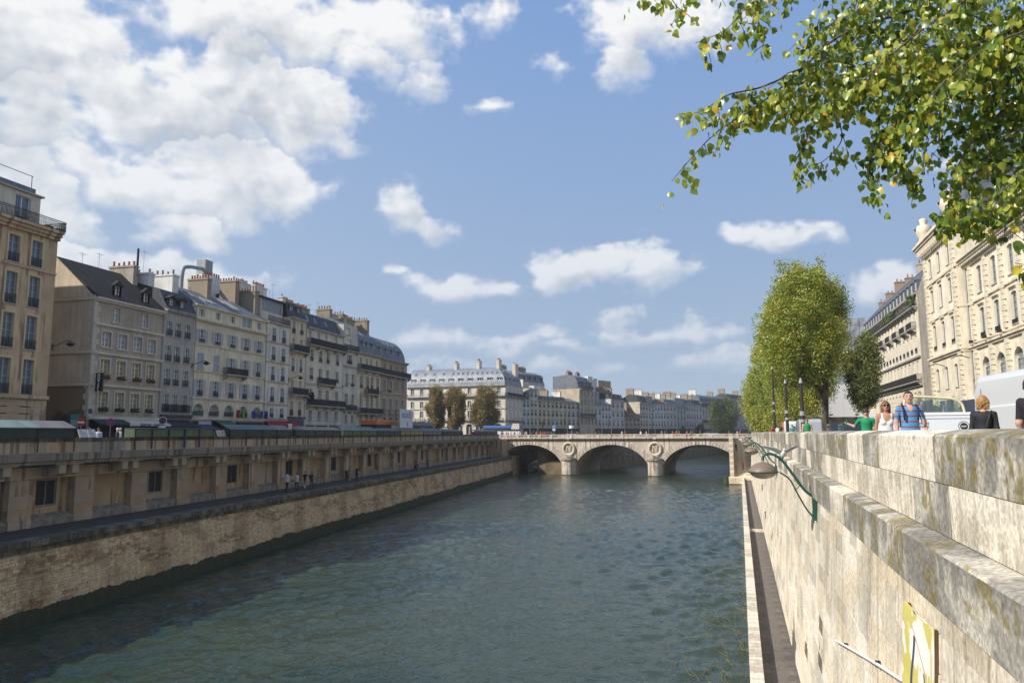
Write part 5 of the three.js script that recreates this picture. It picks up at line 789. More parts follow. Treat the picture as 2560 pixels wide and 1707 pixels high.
{
  const K = frame(-31.9, -224.8, 0.95, 0.31), W = 31.5, D = 17, stone = wl([0.78, 0.72, 0.62]), prof = roundProfile(23.8, 5.6, 5.0), xs = [...Array(10)].map((_, k) => 1.7 + k * 3.08);
  building({ fr: K, name: 'vaulted_roof_block', label: 'sunlit pale stone block with vaulted zinc roof behind the brown trees', s0: 0, s1: W, top: 23.7, depth: D, mat: stone, wins: rows(xs, [[21.2, 23.1], [17.4, 19.3], [14.2, 16.4, { rows: 4 }], [9.0, 12.5, { arch: 1, w: 1.9, pane: MT.black, sill: 0 }]], 1.05, { surround: stone }), strings: [[23.35, 0.2, 0.3], [23.55, 0.22, 0.55], [20.2, 0.16, 0.3], [16.9, 0.14, 0.2], [13.2, 0.24, 0.25]],
    balconies: [{ x0: 0, x1: W, y: 20.65, h: 0.95, gap: 0.16, railMat: MT.frameGrey }, ...xs.map((x) => ({ x0: x - 1.1, x1: x + 1.1, y: 13.6, h: 0.9, railMat: stone, gap: 0.2, proj: 0.6 }))], chimneys: [[5.2, 27.6], [14.3, 28.2], [21.6, 28.6], [27.9, 28.8]].map(([x, y]) => ({ x, a: 4.6, w: 0.9, d: 2.4, y0: y - 0.6, y1: y + 2.8, pots: 5, mat: stone })).concat([{ x: 30.0, a: 14, w: 1, d: 3, y0: 27, y1: 31, pots: 3, mat: stone }]), antennas: [[16, 6, 29, 3.2], [7, 5, 29, 2.6]],
    extra: (b, Y, w) => {
      cornerRoof(b, Y, w, D, prof, MT.zincPale, 0.62);
      for (const x of xs) addDormer(b, Y, { x, y0: 24.1, y1: 26.0, w: 1.25, mat: MT.zincPale, pane: x > 17 ? MT.glass : MT.glassPale }, prof);
      xs.forEach((x, k) => { addSkylight(b, Y, { x: x + 0.4, y: 27.6, w: 0.8, l: 1.0 }, prof); if (k > 4) addSkylight(b, Y, { x: x - 1.1, y: 27.6, w: 0.8, l: 1.0 }, prof); });
      turned(b, w, 0, 0, Math.PI / 2, (t) => {                       // the front along the river
        const side = [2.3, 6.2, 10.1, 14.0], ws = rows(side, [[21.2, 23.1], [17.4, 19.3], [14.2, 16.4]], 1.05).map((q) => ({ ...q, x: q.s }));
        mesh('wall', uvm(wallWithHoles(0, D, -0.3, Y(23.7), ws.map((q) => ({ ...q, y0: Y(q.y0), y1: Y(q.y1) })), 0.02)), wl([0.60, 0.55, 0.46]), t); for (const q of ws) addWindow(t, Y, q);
        addBalcony(t, Y, { x0: 0, x1: D, y: 20.65, h: 0.95, gap: 0.08 }); addBalcony(t, Y, { x0: 0.5, x1: D - 0.5, y: 13.6, h: 0.9, railMat: stone, gap: 0.2 }); for (const x of side) addDormer(t, Y, { x, y0: 24.1, y1: 26.0, w: 1.1, mat: MT.zinc }, prof);
        for (const x of side) for (const d of [-1, 0.6]) addSkylight(t, Y, { x: x + d, y: 27.7, w: 0.7, l: 0.8 }, prof);
      });
      const sg = mesh('shop_sign', span(11.2, 13.4, 2.4, 3.3, 0.02, 0.12), MT.black, b); mesh('lettering', textGeo('DELICES', 0.38), MT.white, sg, [12.3, 2.85, 0.125]);
    } });
}
// far row of houses along the bending quay: [s0, s1, eave, roof rise, columns, colour, roof kind, special]
{
  const U = (px) => { const u = (px - 1280) / 1850, Z = 168.8 / (0.741 - u); return Z * Math.hypot(0.741, 1); };
  const Lb = ['narrow pale grey house', 'tall cream house', 'long low yellowish house', 'rosy grey house', 'blue-grey house with tall attic', 'white house under big white chimneys', 'pale house with dark mansard corner', 'low brown gabled house below a bare wall', 'narrow beige house', 'narrow white house', 'white house with brown tiled roof', 'cream house beside the tiled roof', 'house with tall grey attic', 'white house with tall pilasters', 'pale plain house', 'long stone house with two black balcony lines', 'last grey house half behind the trees'];
  const spec = [[1305, 1323.5, 998, 22, 2, [0.55, 0.56, 0.57], 1], [1323.5, 1343, 973, 8, 2, [0.58, 0.54, 0.44], 0], [1343, 1416, 1001, 12, 7, [0.58, 0.52, 0.36], 1], [1416, 1448, 1005, 10, 3, [0.52, 0.48, 0.46], 0], [1475, 1502, 1012, 38, 3, [0.50, 0.52, 0.53], 2], [1502, 1526, 1011, 14, 3, [0.62, 0.61, 0.58], 0], [1526, 1559, 999, 16, 3, [0.58, 0.56, 0.52], 1], [1559, 1598, 1044, 26, 4, [0.40, 0.33, 0.26], 3], [1598, 1618, 1006, 20, 3, [0.54, 0.49, 0.40], 1], [1618, 1634, 1012, 24, 2, [0.58, 0.58, 0.56], 2], [1634, 1663, 1009, 14, 4, [0.62, 0.61, 0.58], 4], [1663, 1689, 1009, 12, 3, [0.56, 0.52, 0.46], 1], [1689, 1713, 1019, 26, 3, [0.48, 0.49, 0.48], 2], [1713, 1731, 1010, 10, 3, [0.58, 0.58, 0.57], 1], [1731, 1752, 1012, 14, 3, [0.58, 0.57, 0.55], 1], [1752, 1823, 1011, 22, 10, [0.52, 0.47, 0.40], 5], [1823, 1880, 1000, 14, 6, [0.42, 0.40, 0.38], 1]];
  spec.forEach(([p0, p1, ey, rise, cols, col, kind], i) => {
    const s0 = U(p0), s1 = U(p1), px = (p0 + p1) / 2, u = (px - 1280) / 1850, Z = 168.8 / (0.741 - u), eave = EYE + (1084 - (px - 1280) * 0.0052 - ey) / 1850 * Z, rh = rise / 1850 * Z, W = s1 - s0;
    const xs = [...Array(cols)].map((_, k) => W * (k + 0.5) / cols), nf = Math.max(2, Math.round((eave - 12.2) / 3.2)), fh = (eave - 12.2) / nf, ys = [...Array(nf)].map((_, k) => [12.2 + k * fh + 0.3, 12.2 + k * fh + 0.3 + Math.min(2.0, fh * 0.66)]);
    const wins = []; for (const [y0, y1] of ys) for (const x of xs) wins.push({ x, w: Math.min(1.15, W / cols * 0.46), y0, y1, rail: kind === 5 ? 0 : 0.6, sill: 0, rows: 2, pane: R() < 0.3 ? MT.glassPale : MT.glass });
    const prof = kind === 1 || kind === 5 ? [[0.3, eave], [1.3, eave + rh * 0.75], [4.5, eave + rh], [11, eave]] : kind === 2 ? [[0.8, eave], [0.8, eave + rh * 0.85], [4, eave + rh], [11, eave]] : kind === 3 || kind === 4 ? [[-0.3, eave], [5, eave + rh], [11, eave]] : [[0, eave], [4, eave + Math.max(rh, 1)], [11, eave]];
    building({ fr: FF, name: 'far_house', label: Lb[i] + ' in the distant row beyond the bridge', group: 'distant houses beyond the bridge', s0, s1, top: eave, depth: 10.8, mat: wl(col), wins, strings: [[eave - 0.35, 0.3, 0.35], [12.0, 0.25, 0.2]], roof: { profile: prof, mat: kind === 3 || kind === 4 ? M([0.13, 0.07, 0.05], 0.9, { map: T.grain }) : kind === 2 ? MT.zincPale : i % 2 ? MT.zinc : MT.slate, dormers: kind === 1 || kind === 5 ? xs.map((x) => ({ x, y0: eave + 0.25, y1: eave + Math.min(1.9, rh * 0.7), w: 0.8 })) : [] },
      balconies: kind === 5 ? [{ x0: 0, x1: W, y: eave - 0.9, h: 0.9, gap: 0.1 }, { x0: 0, x1: W, y: 14.6, h: 0.9, gap: 0.1 }] : [], chimneys: [{ x: 0.6, a: 4.5, w: 0.8, d: 3.4, y0: eave + rh * 0.4, y1: eave + rh + 2, pots: 5, mat: i % 2 ? MT.chimWhite : MT.chim }, ...(W > 9 ? [{ x: W * 0.6, a: 4.5, w: 0.8, d: 3, y0: eave + rh * 0.5, y1: eave + rh + 1.8, pots: 5 }] : [])],
      antennas: i % 3 === 0 ? [[W / 2, 5, eave + rh, 2.6]] : [],
      extra: (b, Y) => { shopfront(b, W, [[0.3, W - 0.3, 0, 2.9, 0.03, i % 3 ? MT.black : MT.tile]]); if (kind === 3) { mesh('party_wall', uvm(span(-0.5, 9.5, Y(eave), Y(30.5), -14, -10.9)), M([0.52, 0.45, 0.33], 0.95, { map: T.dirty }), b); } if (i === 5) mesh('white_stack', uvm(merge([span(1, 4.2, Y(eave), Y(eave + 10.5), -9, -6), span(5.4, 8.6, Y(eave), Y(eave + 10), -9.5, -6.5)])), MT.chimWhite, b); if (i === 2) mesh('white_party_wall', uvm(span(9.5, 16, Y(eave), Y(eave + 5.2), -10, -8)), MT.chimWhite, b); } });
  });
  // tall brown building with a domed corner behind the rosy house
  const s0 = U(1420) + 12, br = wl([0.48, 0.41, 0.33]);
  building({ fr: FF, name: 'domed_building', label: 'tall brown stone building with domed slate corner rising over the far row', group: 'distant houses beyond the bridge', s0: U(1444), s1: U(1475), n: 0.6, top: 25.2, depth: 11, mat: br, wins: rows([...Array(5)].map((_, k) => U(1444) + 1.6 + k * 2.35), [[12.6, 15], [15.9, 18.3], [19.2, 21.6], [22.4, 24.4]], 1.1, { sill: 0 }), balconies: [{ x0: 0, x1: U(1475) - U(1444), y: 25.2, h: 1, gap: 0.1 }, { x0: 0, x1: 10, y: 15.6, h: 0.9, gap: 0.1 }], roof: { profile: [[0.3, 25.2], [0.8, 27.6], [1.8, 29.3], [4.5, 30.2], [11, 29.8]], mat: MT.zinc, dormers: [1.6, 4, 6.4, 8.8].map((x) => ({ x, y0: 25.6, y1: 27.6, w: 1 })) }, chimneys: [{ x: 3, a: 6, w: 3, d: 1, y0: 29, y1: 31.4, pots: 6 }, { x: 8.6, a: 6, w: 2, d: 1, y0: 29, y1: 31.4, pots: 5 }] });
  building({ fr: FF, name: 'attic_block', label: 'long grey attic storey with mansard showing above the yellowish far house', group: 'distant houses beyond the bridge', s0: U(1330), s1: U(1444), n: -14, top: 27.5, depth: 11, mat: wl([0.5, 0.45, 0.38]), wins: rows([...Array(9)].map((_, k) => U(1330) + 3 + k * 3.1), [[23.5, 25.6]], 1.1, { sill: 0 }), roof: { profile: [[0.2, 27.5], [1.2, 30.4], [4, 31.4], [11, 31]], mat: MT.zinc, seam: 0.9, dormers: [...Array(8)].map((_, k) => ({ x: 3 + k * 3.4, y0: 27.8, y1: 29.6, w: 0.9 })) }, chimneys: [{ x: 9, a: 5, w: 4, d: 1, y0: 30, y1: 33, pots: 8 }, { x: 20, a: 5, w: 5, d: 1, y0: 30, y1: 33, pots: 9 }] });
}
// ---------------------------------------------------------------- right bank
{
  const st = M([0.86, 0.79, 0.65], 0.92, { map: T.plaster, bumpMap: T.plaster, bumpScale: 0.004 }), st2 = M([0.80, 0.72, 0.58], 0.92, { map: T.plaster });
  const wingX = [81.8, 77.1, 72.15, 67.3, 62.4].map((l) => 86.4 - l);
  const quoinCol = (b, Y, x, z, y0, y1, w = 0.9) => { for (let y = y0, k = 0; y < y1 - 0.2; y += 0.56, k++) mesh('quoin', memo(`rq${w}|${k % 2}`, () => uvm(span(-w / 2 - (k % 2) * 0.14, w / 2 + (k % 2) * 0.14, 0.03, 0.52, -0.1, 0.19))), k % 3 ? st : st2, b, [x, Y(y), z]); };
  building({ fr: FH, name: 'palace_building', label: 'large sunlit cream stone palace with quoins and bracketed cornice at right', s0: -86.4, s1: -52, top: 28.2, depth: 16, mat: st, trim: st2,
    wins: wingX.flatMap((x) => [{ x, w: 1.45, y0: 24.5, y1: 27.4, arch: 1, flat: 0.35, surround: null, pediment: null, frameMat: MT.frameGrey, pane: MT.glassPale }, { x, w: 1.45, y0: 19.75, y1: 22.85, arch: 1, flat: 0.35, pediment: st2, frameMat: MT.frameGrey, pane: MT.glassPale, rail: 0.4 }, { x, w: 2.5, y0: 14.4, y1: 17.5, arch: 1, flat: 0.8, frameMat: MT.frameGrey, pane: MT.glassPale, z: -0.34 }, { x, w: 1.3, y0: 9.6, y1: 12.2, frameMat: MT.frameGrey }]),
    strings: [[18.6, 0.25, 0.22], [18.85, 0.2, 0.4], [23.7, 0.22, 0.18], [27.95, 0.3, 0.2], [28.55, 0.25, 0.75], [28.8, 0.2, 0.95], [13.2, 0.3, 0.2], [19.3, 0.16, 0.14]],
    roof: { profile: [[0.4, 29.0], [2.4, 33.6], [3.2, 34], [15, 32]], mat: MT.slate, dormers: wingX.map((x) => ({ x, y0: 29.4, y1: 31.8, w: 1.2, pitch: 0.9, mat: st2 })) },
    extra: (b, Y, w) => {
      const mods = []; for (let x = 0.2; x < w; x += 0.62) mods.push(span(x, x + 0.3, Y(28.26), Y(28.54), -0.1, 0.62)); const m = mesh('modillions', merge(mods), st, b); m.userData.kind = 'stuff';
      [1.7, ...wingX.slice(0, -1).map((x, k) => (x + wingX[k + 1]) / 2)].forEach((x) => { quoinCol(b, Y, x, 0, 19.6, 27.9, 0.8); quoinCol(b, Y, x, 0, 13.6, 18.4, 1.1); });
      for (const x of wingX) mesh('keystone', memo('keyst', () => span(-0.3, 0.3, 0, 0.5, 0, 0.14)), st2, b, [x, Y(17.5), 0.0]);
      // projecting end pavilion
      const pw = 14.3, cols = [98.0, 93.8, 89.6].map((l) => 86.4 - l), zo = 0.9, ws = cols.flatMap((x) => [{ x, w: 1.3, y0: 29.3, y1: 31.8, arch: 1, flat: 0.35 }, { x, w: 1.3, y0: 24.9, y1: 27.7, arch: 1, flat: 0.35, pediment: st2 }, { x, w: 1.3, y0: 20.0, y1: 23.1, arch: 1, flat: 0.35, pediment: st2, rail: 0.4 }, { x, w: 1.3, y0: 14.8, y1: 17.5, arch: 1, flat: 0.5 }, { x, w: 1.2, y0: 9.6, y1: 12.4 }]);
      mesh('pavilion_wall', uvm(merge([wallWithHoles(-pw, -0.01, -0.3, Y(32.6), ws.map((q) => ({ ...q, y0: Y(q.y0), y1: Y(q.y1) })), zo), span(-pw, -pw + 0.4, -0.3, Y(32.6), -14, zo - 0.4), span(-0.42, -0.01, -0.3, Y(32.6), -14, zo - 0.4)])), st, b);
      for (const q of ws) addWindow(b, Y, { ...q, z: zo - 0.26, frameMat: MT.frameGrey, pane: MT.glassPale });
      for (const [y, h, p] of [[18.6, 0.25, 0.22], [18.85, 0.2, 0.4], [23.7, 0.22, 0.16], [28.4, 0.25, 0.2], [32.3, 0.35, 0.25], [33.5, 0.3, 0.95], [33.8, 0.25, 1.15], [34.05, 0.6, 0.7]]) mesh('string_course', uvm(span(-pw - p, p * 0.3, Y(y), Y(y) + h, -0.05, zo + p)), st2, b);
      const md = []; for (let x = -pw; x < -0.2; x += 0.78) md.push(span(x, x + 0.34, Y(32.65), Y(33.5), zo - 0.5, zo + 0.8)); const mm = mesh('modillions', merge(md), st, b); mm.userData.kind = 'stuff';
      for (const x of [-pw + 0.55, -0.9]) quoinCol(b, Y, x, zo, 8.7, 32, 1.0);
      mesh('pavilion_roof', uvm(extrudeX([[0.4, Y(34)], [1.0, Y(38)], [2.6, Y(41.5)], [5, Y(43)], [14, Y(43)], [14, Y(34)]], -pw + 0.6, -0.6)), MT.zinc, b);
      const fin = new THREE.LatheGeometry([[0.001, 0], [0.75, 0], [0.8, 0.3], [0.55, 0.5], [0.95, 1.2], [1.05, 1.7], [0.7, 2.2], [0.35, 2.4], [0.55, 2.75], [0.4, 3.1], [0.001, 3.3]].map((p) => new THREE.Vector2(...p)), 14), p = fin.attributes.position; for (let i = 0; i < p.count; i++) { const k = 1 + 0.14 * Math.sin(i * 2.3) ; p.setX(i, p.getX(i) * k); p.setZ(i, p.getZ(i) * k); } fin.computeVertexNormals();
      mesh('sculpture', fin, st2, b, [-pw + 0.6, Y(34.6), zo - 0.1]); mesh('sculpture', fin, st2, b, [-1.4, Y(34.6), zo - 0.1]);
      mesh('chimney', uvm(span(-12, -9, Y(41), Y(45), -9, -7)), st2, b);
      for (const x of [-8, 2.5]) { const a = mesh('arm_lamp', tube([[x, Y(17.6), zo], [x - 0.2, Y(17.9), zo + 1], [x - 0.3, Y(17.6), zo + 1.8]], 0.05, 12, 6), MT.iron, b); }
      for (const x of [2.2, 6.8, 11.5]) mesh('floodlight', merge([box(0.4, 0.3, 0.35, x, Y(18.2) + 1.2, 0.6), bar([x, Y(19.2), 0.05], [x, Y(19.35), 0.5], 0.04)]), MT.iron, b);
      mesh('down_pipe', bar([0.2, Y(9), 0.12], [0.2, Y(28), 0.12], 0.09), MT.frameGrey, b);
    } });
  // R2: long apartment building whose bare gable faces the camera
  const ap = M([0.80, 0.73, 0.60], 0.92, { map: T.plaster }), cols = [...Array(18)].map((_, k) => 49.6 - k * 2.78), prof = [[0.3, 29.6], [1.6, 33.2], [3.4, 35.0], [7, 35.6], [13, 33]];
  building({ fr: FH, name: 'apartment_building', label: 'long cream apartment building with black balconies and bare gable, right bank', s0: -162.5, s1: -110.4, top: 29.6, depth: 13.4, mat: ap, wins: cols.flatMap((x) => [{ x, w: 1.15, y0: 28.0, y1: 29.3, sill: 0 }, { x, w: 1.15, y0: 24.9, y1: 27.2 }, { x, w: 1.15, y0: 21.2, y1: 23.7, rail: 0.6 }, { x, w: 1.15, y0: 17.3, y1: 19.9 }, { x, w: 1.3, y0: 12.0, y1: 15.4 }, { x, w: 1.6, y0: 8.7, y1: 11.2, pane: MT.black, sill: 0 }].map((q) => ({ pane: MT.glassBlue, ...q }))),
    strings: [[29.4, 0.3, 0.35], [27.4, 0.25, 0.25], [20.3, 0.25, 0.3], [16.2, 0.3, 0.3], [11.4, 0.3, 0.3]], balconies: [{ x0: 0, x1: 52, y: 27.75, h: 0.95, gap: 0.19, consoles: 30, proj: 0.6 }, { x0: 0, x1: 52, y: 16.9, h: 1.0, gap: 0.15, consoles: 30, proj: 0.8 }, ...[2, 8, 13, 18, 24, 30, 36, 42, 47].map((x) => ({ x0: x, x1: x + 3.6, y: 24.7, h: 0.9, gap: 0.12 }))],
    roof: { profile: prof, mat: MT.zinc, seam: 0.8, dormers: cols.map((x) => ({ x, y0: 29.9, y1: 31.8, w: 1.0, mat: MT.zinc })) }, chimneys: [1, 9, 18, 27, 36, 45].map((x, k) => ({ x, a: 6, w: 1, d: 4.4, y0: 33, y1: 36.6 + (k % 3) * 0.5, pots: 6, mat: k > 3 ? wl([0.5, 0.44, 0.36]) : wl([0.33, 0.24, 0.19]) })),
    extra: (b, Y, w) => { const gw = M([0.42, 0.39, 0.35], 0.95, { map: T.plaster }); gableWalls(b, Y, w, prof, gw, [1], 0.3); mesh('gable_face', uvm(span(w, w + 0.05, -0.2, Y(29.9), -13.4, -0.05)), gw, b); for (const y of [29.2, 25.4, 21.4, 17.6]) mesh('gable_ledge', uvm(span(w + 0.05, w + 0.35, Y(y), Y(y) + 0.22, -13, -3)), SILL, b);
      const l = []; for (let k = 0; k < 220; k++) { const g = new THREE.IcosahedronGeometry(rr(0.15, 0.35), 0); const c = pick([8, 30, 33, 36, 50]); g.translate(c + rr(-1.4, 1.4), Y(28.4) + rr(-0.4, 1.0), 0.4 + rr(-0.4, 0.3)); l.push(g); } mesh('balcony_plants', merge(l), M([0.06, 0.09, 0.025], 0.95), b); mesh('side_annex', uvm(span(w + 0.05, w + 8, 0, Y(14.6), -13, -1.2)), ap, b); } });
  // building wrapped in white sheeting
  const wrap = frame(84, -200, 1, 0).group('wrapped_building', 'building wrapped in white scaffold sheeting behind the trees', 'building', 0, 8.45, 0);
  const sheet = M([0.62, 0.66, 0.70], 0.6, { map: T.zinc }); for (let i = 0; i < 3; i++) for (let j = 0; j < 6; j++) { const g = new THREE.PlaneGeometry(5, 5.2, 6, 6), p = g.attributes.position; for (let k = 0; k < p.count; k++) p.setZ(k, 0.15 * Math.sin(p.getX(k) * 1.7 + j) * Math.cos(p.getY(k) * 1.3 + i)); g.computeVertexNormals(); mesh('sheet', g, M(j > 2 ? [0.6, 0.6, 0.6] : [0.62, 0.66, 0.70], 0.6, { map: T.zinc, side: THREE.DoubleSide }), wrap, [i * 5.05, 3 + j * 5.3, 0.2]); }
  turned(wrap, 12.8, 0, 0, Math.PI / 2, (t) => { for (let i = 0; i < 3; i++) for (let j = 0; j < 6; j++) mesh('sheet', new THREE.PlaneGeometry(5, 5.2), sheet, t, [2.5 + i * 5.05, 3 + j * 5.3, 0.1]); });
  mesh('core', span(-2.4, 12.7, 0, 31.5, -15, 0), MT.chimWhite, wrap); mesh('scaffold', merge([...Array(7)].map((_, k) => bar([-2.4 + k * 2.5, 0, 0.5], [-2.4 + k * 2.5, 33, 0.5], 0.05)).concat([...Array(12)].map((_, k) => bar([-2.4, 2 + k * 2.6, 0.5], [12.6, 2 + k * 2.6, 0.5], 0.04)))), MT.frameGrey, wrap);
  const ho = frame(58, -150, 1, 0).group('hoarding', 'tall white site hoarding behind the poplar trunk', 'hoarding', 0, 8.45, 0); for (let i = 0; i < 6; i++) mesh('panel', memo('hopanel', () => span(0.01, 2.98, 2.9, 10.8, -0.06, 0)), M([0.74, 0.75, 0.78], 0.6), ho, [i * 3, 0, 0]); for (let i = 0; i < 7; i++) mesh('post', memo('hopost', () => span(-0.06, 0.06, 0, 10.8, -0.2, -0.061)), MT.frameGrey, ho, [i * 3, 0, 0]);
  const fe = frame(45, -120, 1, 0).group('site_fence', 'beige site fence with small spotlights on top', 'fence', 0, 8.45, 0); for (let i = 0; i < 7; i++) { mesh('board', memo('feboard', () => span(0.008, 2.09, 0, 3.6, -0.08, 0)), M(i % 2 ? [0.50, 0.42, 0.30] : [0.53, 0.45, 0.33], 0.8, { map: T.grain }), fe, [i * 2.1, 0, 0]); if (i % 2) mesh('spotlight', memo('fespot', () => merge([bar([0, 3.6, -0.04], [0, 3.9, 0.3], 0.04), box(0.5, 0.2, 0.35, 0, 3.95, 0.4)])), MT.iron, fe, [i * 2.1, 0, 0]); }
}

// ---------------------------------------------------------------- trees
function leafGeo(fold = 0.25, curl = 0.15) {                           // a deltoid poplar leaf, tip down -y, about 1 long
  const L = [[0, 0, 0], [-0.30, -0.10, fold * 0.3], [-0.47, -0.38, fold * 0.47], [-0.30, -0.68, fold * 0.3 - curl * 0.3], [0, -1.02, -curl], [0.30, -0.68, fold * 0.3 - curl * 0.3], [0.47, -0.38, fold * 0.47], [0.30, -0.10, fold * 0.3], [0, -0.42, 0]];
  const t = [8, 0, 1, 8, 1, 2, 8, 2, 3, 8, 3, 4, 8, 4, 5, 8, 5, 6, 8, 6, 7, 8, 7, 0], g = new THREE.BufferGeometry(); g.setAttribute('position', new THREE.Float32BufferAttribute(L.flat(), 3)); g.setIndex(t); g.computeVertexNormals(); return g;
}
function clusterGeo(n, spread, size, sd) {                              // a spray of small leaves
  const q = rng(sd), l = []; for (let i = 0; i < n; i++) { const g = new THREE.BufferGeometry(), s = size * (0.7 + 0.6 * q()); g.setAttribute('position', new THREE.Float32BufferAttribute([0, 0, 0, -0.42 * s, -0.45 * s, 0.1 * s, 0, -s, 0, 0.42 * s, -0.45 * s, 0.1 * s], 3)); g.setIndex([0, 1, 2, 0, 2, 3]); g.computeVertexNormals(); g.rotateX((q() - 0.5) * 2.4); g.rotateY(q() * 6.28); g.rotateZ((q() - 0.5) * 1.6); const r = spread * Math.cbrt(q()), a = q() * 6.28, c = q() * 2 - 1; g.translate(r * Math.cos(a) * Math.sqrt(1 - c * c), r * c, r * Math.sin(a) * Math.sqrt(1 - c * c)); l.push(g); }
  return mergeGeometries(l);
}
const leafMat = () => new THREE.MeshPhysicalMaterial({ color: 0xffffff, roughness: 0.5, transmission: 0.5, thickness: 0, side: THREE.DoubleSide });
const LEAF = leafMat();
function limb(pts, r0, r1, seg = 12, rad = 7) {                          // tapered branch
  const c = new THREE.CatmullRomCurve3(pts.map((p) => (p.isVector3 ? p : new THREE.Vector3(...p)))), g = new THREE.TubeGeometry(c, seg, 1, rad, false), p = g.attributes.position, v = new THREE.Vector3();
  for (let i = 0; i <= seg; i++) { const o = c.getPointAt(i / seg), r = lerp(r0, r1, i / seg); for (let j = 0; j <= rad; j++) { const k = i * (rad + 1) + j; v.fromBufferAttribute(p, k).sub(o).multiplyScalar(r).add(o); p.setXYZ(k, v.x, v.y, v.z); } }
  g.computeVertexNormals(); return g;
}
// tree: base, height, clumps [x, y, z, rx, ry, rz], leaves
function tree(o) {
  const t = thing(o.name, o.label, 'tree', o.pos, 0, o.group), q = rng(o.seed), h = o.h;
  const lean = o.lean || [0, 0];
  mesh('trunk', limb([[0, -0.2, 0], [lean[0] * 0.3, h * 0.2, lean[1] * 0.3], [lean[0], h * 0.45, lean[1]], [lean[0] * 1.3, h * 0.8, lean[1] * 1.2]], o.r, o.r * 0.25, 16, 10), o.bark || MT.bark, t);
  for (const c of o.clumps.slice(0, o.limbs ?? 14)) { const y0 = h * (0.18 + 0.3 * q()); mesh('limb', limb([[lean[0] * 0.5, y0, lean[1] * 0.5], [c[0] * 0.45 + lean[0] * 0.3, lerp(y0, c[1], 0.5), c[2] * 0.45], [c[0], c[1], c[2]]], o.r * 0.42, o.r * 0.06, 10, 6), o.bark || MT.bark, t); }
  const geo = clusterGeo(o.per ?? 6, o.spread ?? 0.5, o.leaf ?? 0.2, o.seed + 1), m = new THREE.InstancedMesh(geo, o.mat || LEAF, o.count), M4 = new THREE.Matrix4(), col = new THREE.Color(), e = new THREE.Euler(), qt = new THREE.Quaternion(), P = new THREE.Vector3(), S = new THREE.Vector3();
  const vol = o.clumps.map((c) => Math.cbrt(c[3] * c[4] * c[5]) ** 2.2), tot = vol.reduce((a, b) => a + b, 0), tint = o.clumps.map(() => q());
  for (let i = 0; i < o.count; i++) {
    let k = 0, u = q() * tot; while (u > vol[k] && k < vol.length - 1) { u -= vol[k]; k++; } const c = o.clumps[k];
    const a = q() * 6.283, z = q() * 2 - 1, r = 0.35 + 0.85 * Math.pow(q(), 0.7), s = Math.sqrt(1 - z * z);
    P.set(c[0] + c[3] * r * s * Math.cos(a), c[1] + c[4] * r * z, c[2] + c[5] * r * s * Math.sin(a)); qt.setFromEuler(e.set((q() - 0.5) * 1.2, q() * 6.283, (q() - 0.5) * 1.2)); const sc = 0.7 + 0.6 * q(); S.set(sc, sc, sc);
    m.setMatrixAt(i, M4.compose(P, qt, S)); const f = clamp(0.6 * tint[k] + 0.4 * q(), 0, 1), br = 0.75 + 0.5 * q(); const cc = mix3(o.cols[0], o.cols[1], f); const y = q() < (o.third ?? 0) ? 0.8 : 0, c3 = mix3(cc, o.cols[2] || cc, y); m.setColorAt(i, col.setRGB(c3[0] * br, c3[1] * br, c3[2] * br));
  }
  m.name = 'crown'; m.userData.kind = 'stuff'; m.castShadow = m.receiveShadow = true; t.add(m); return t;
}
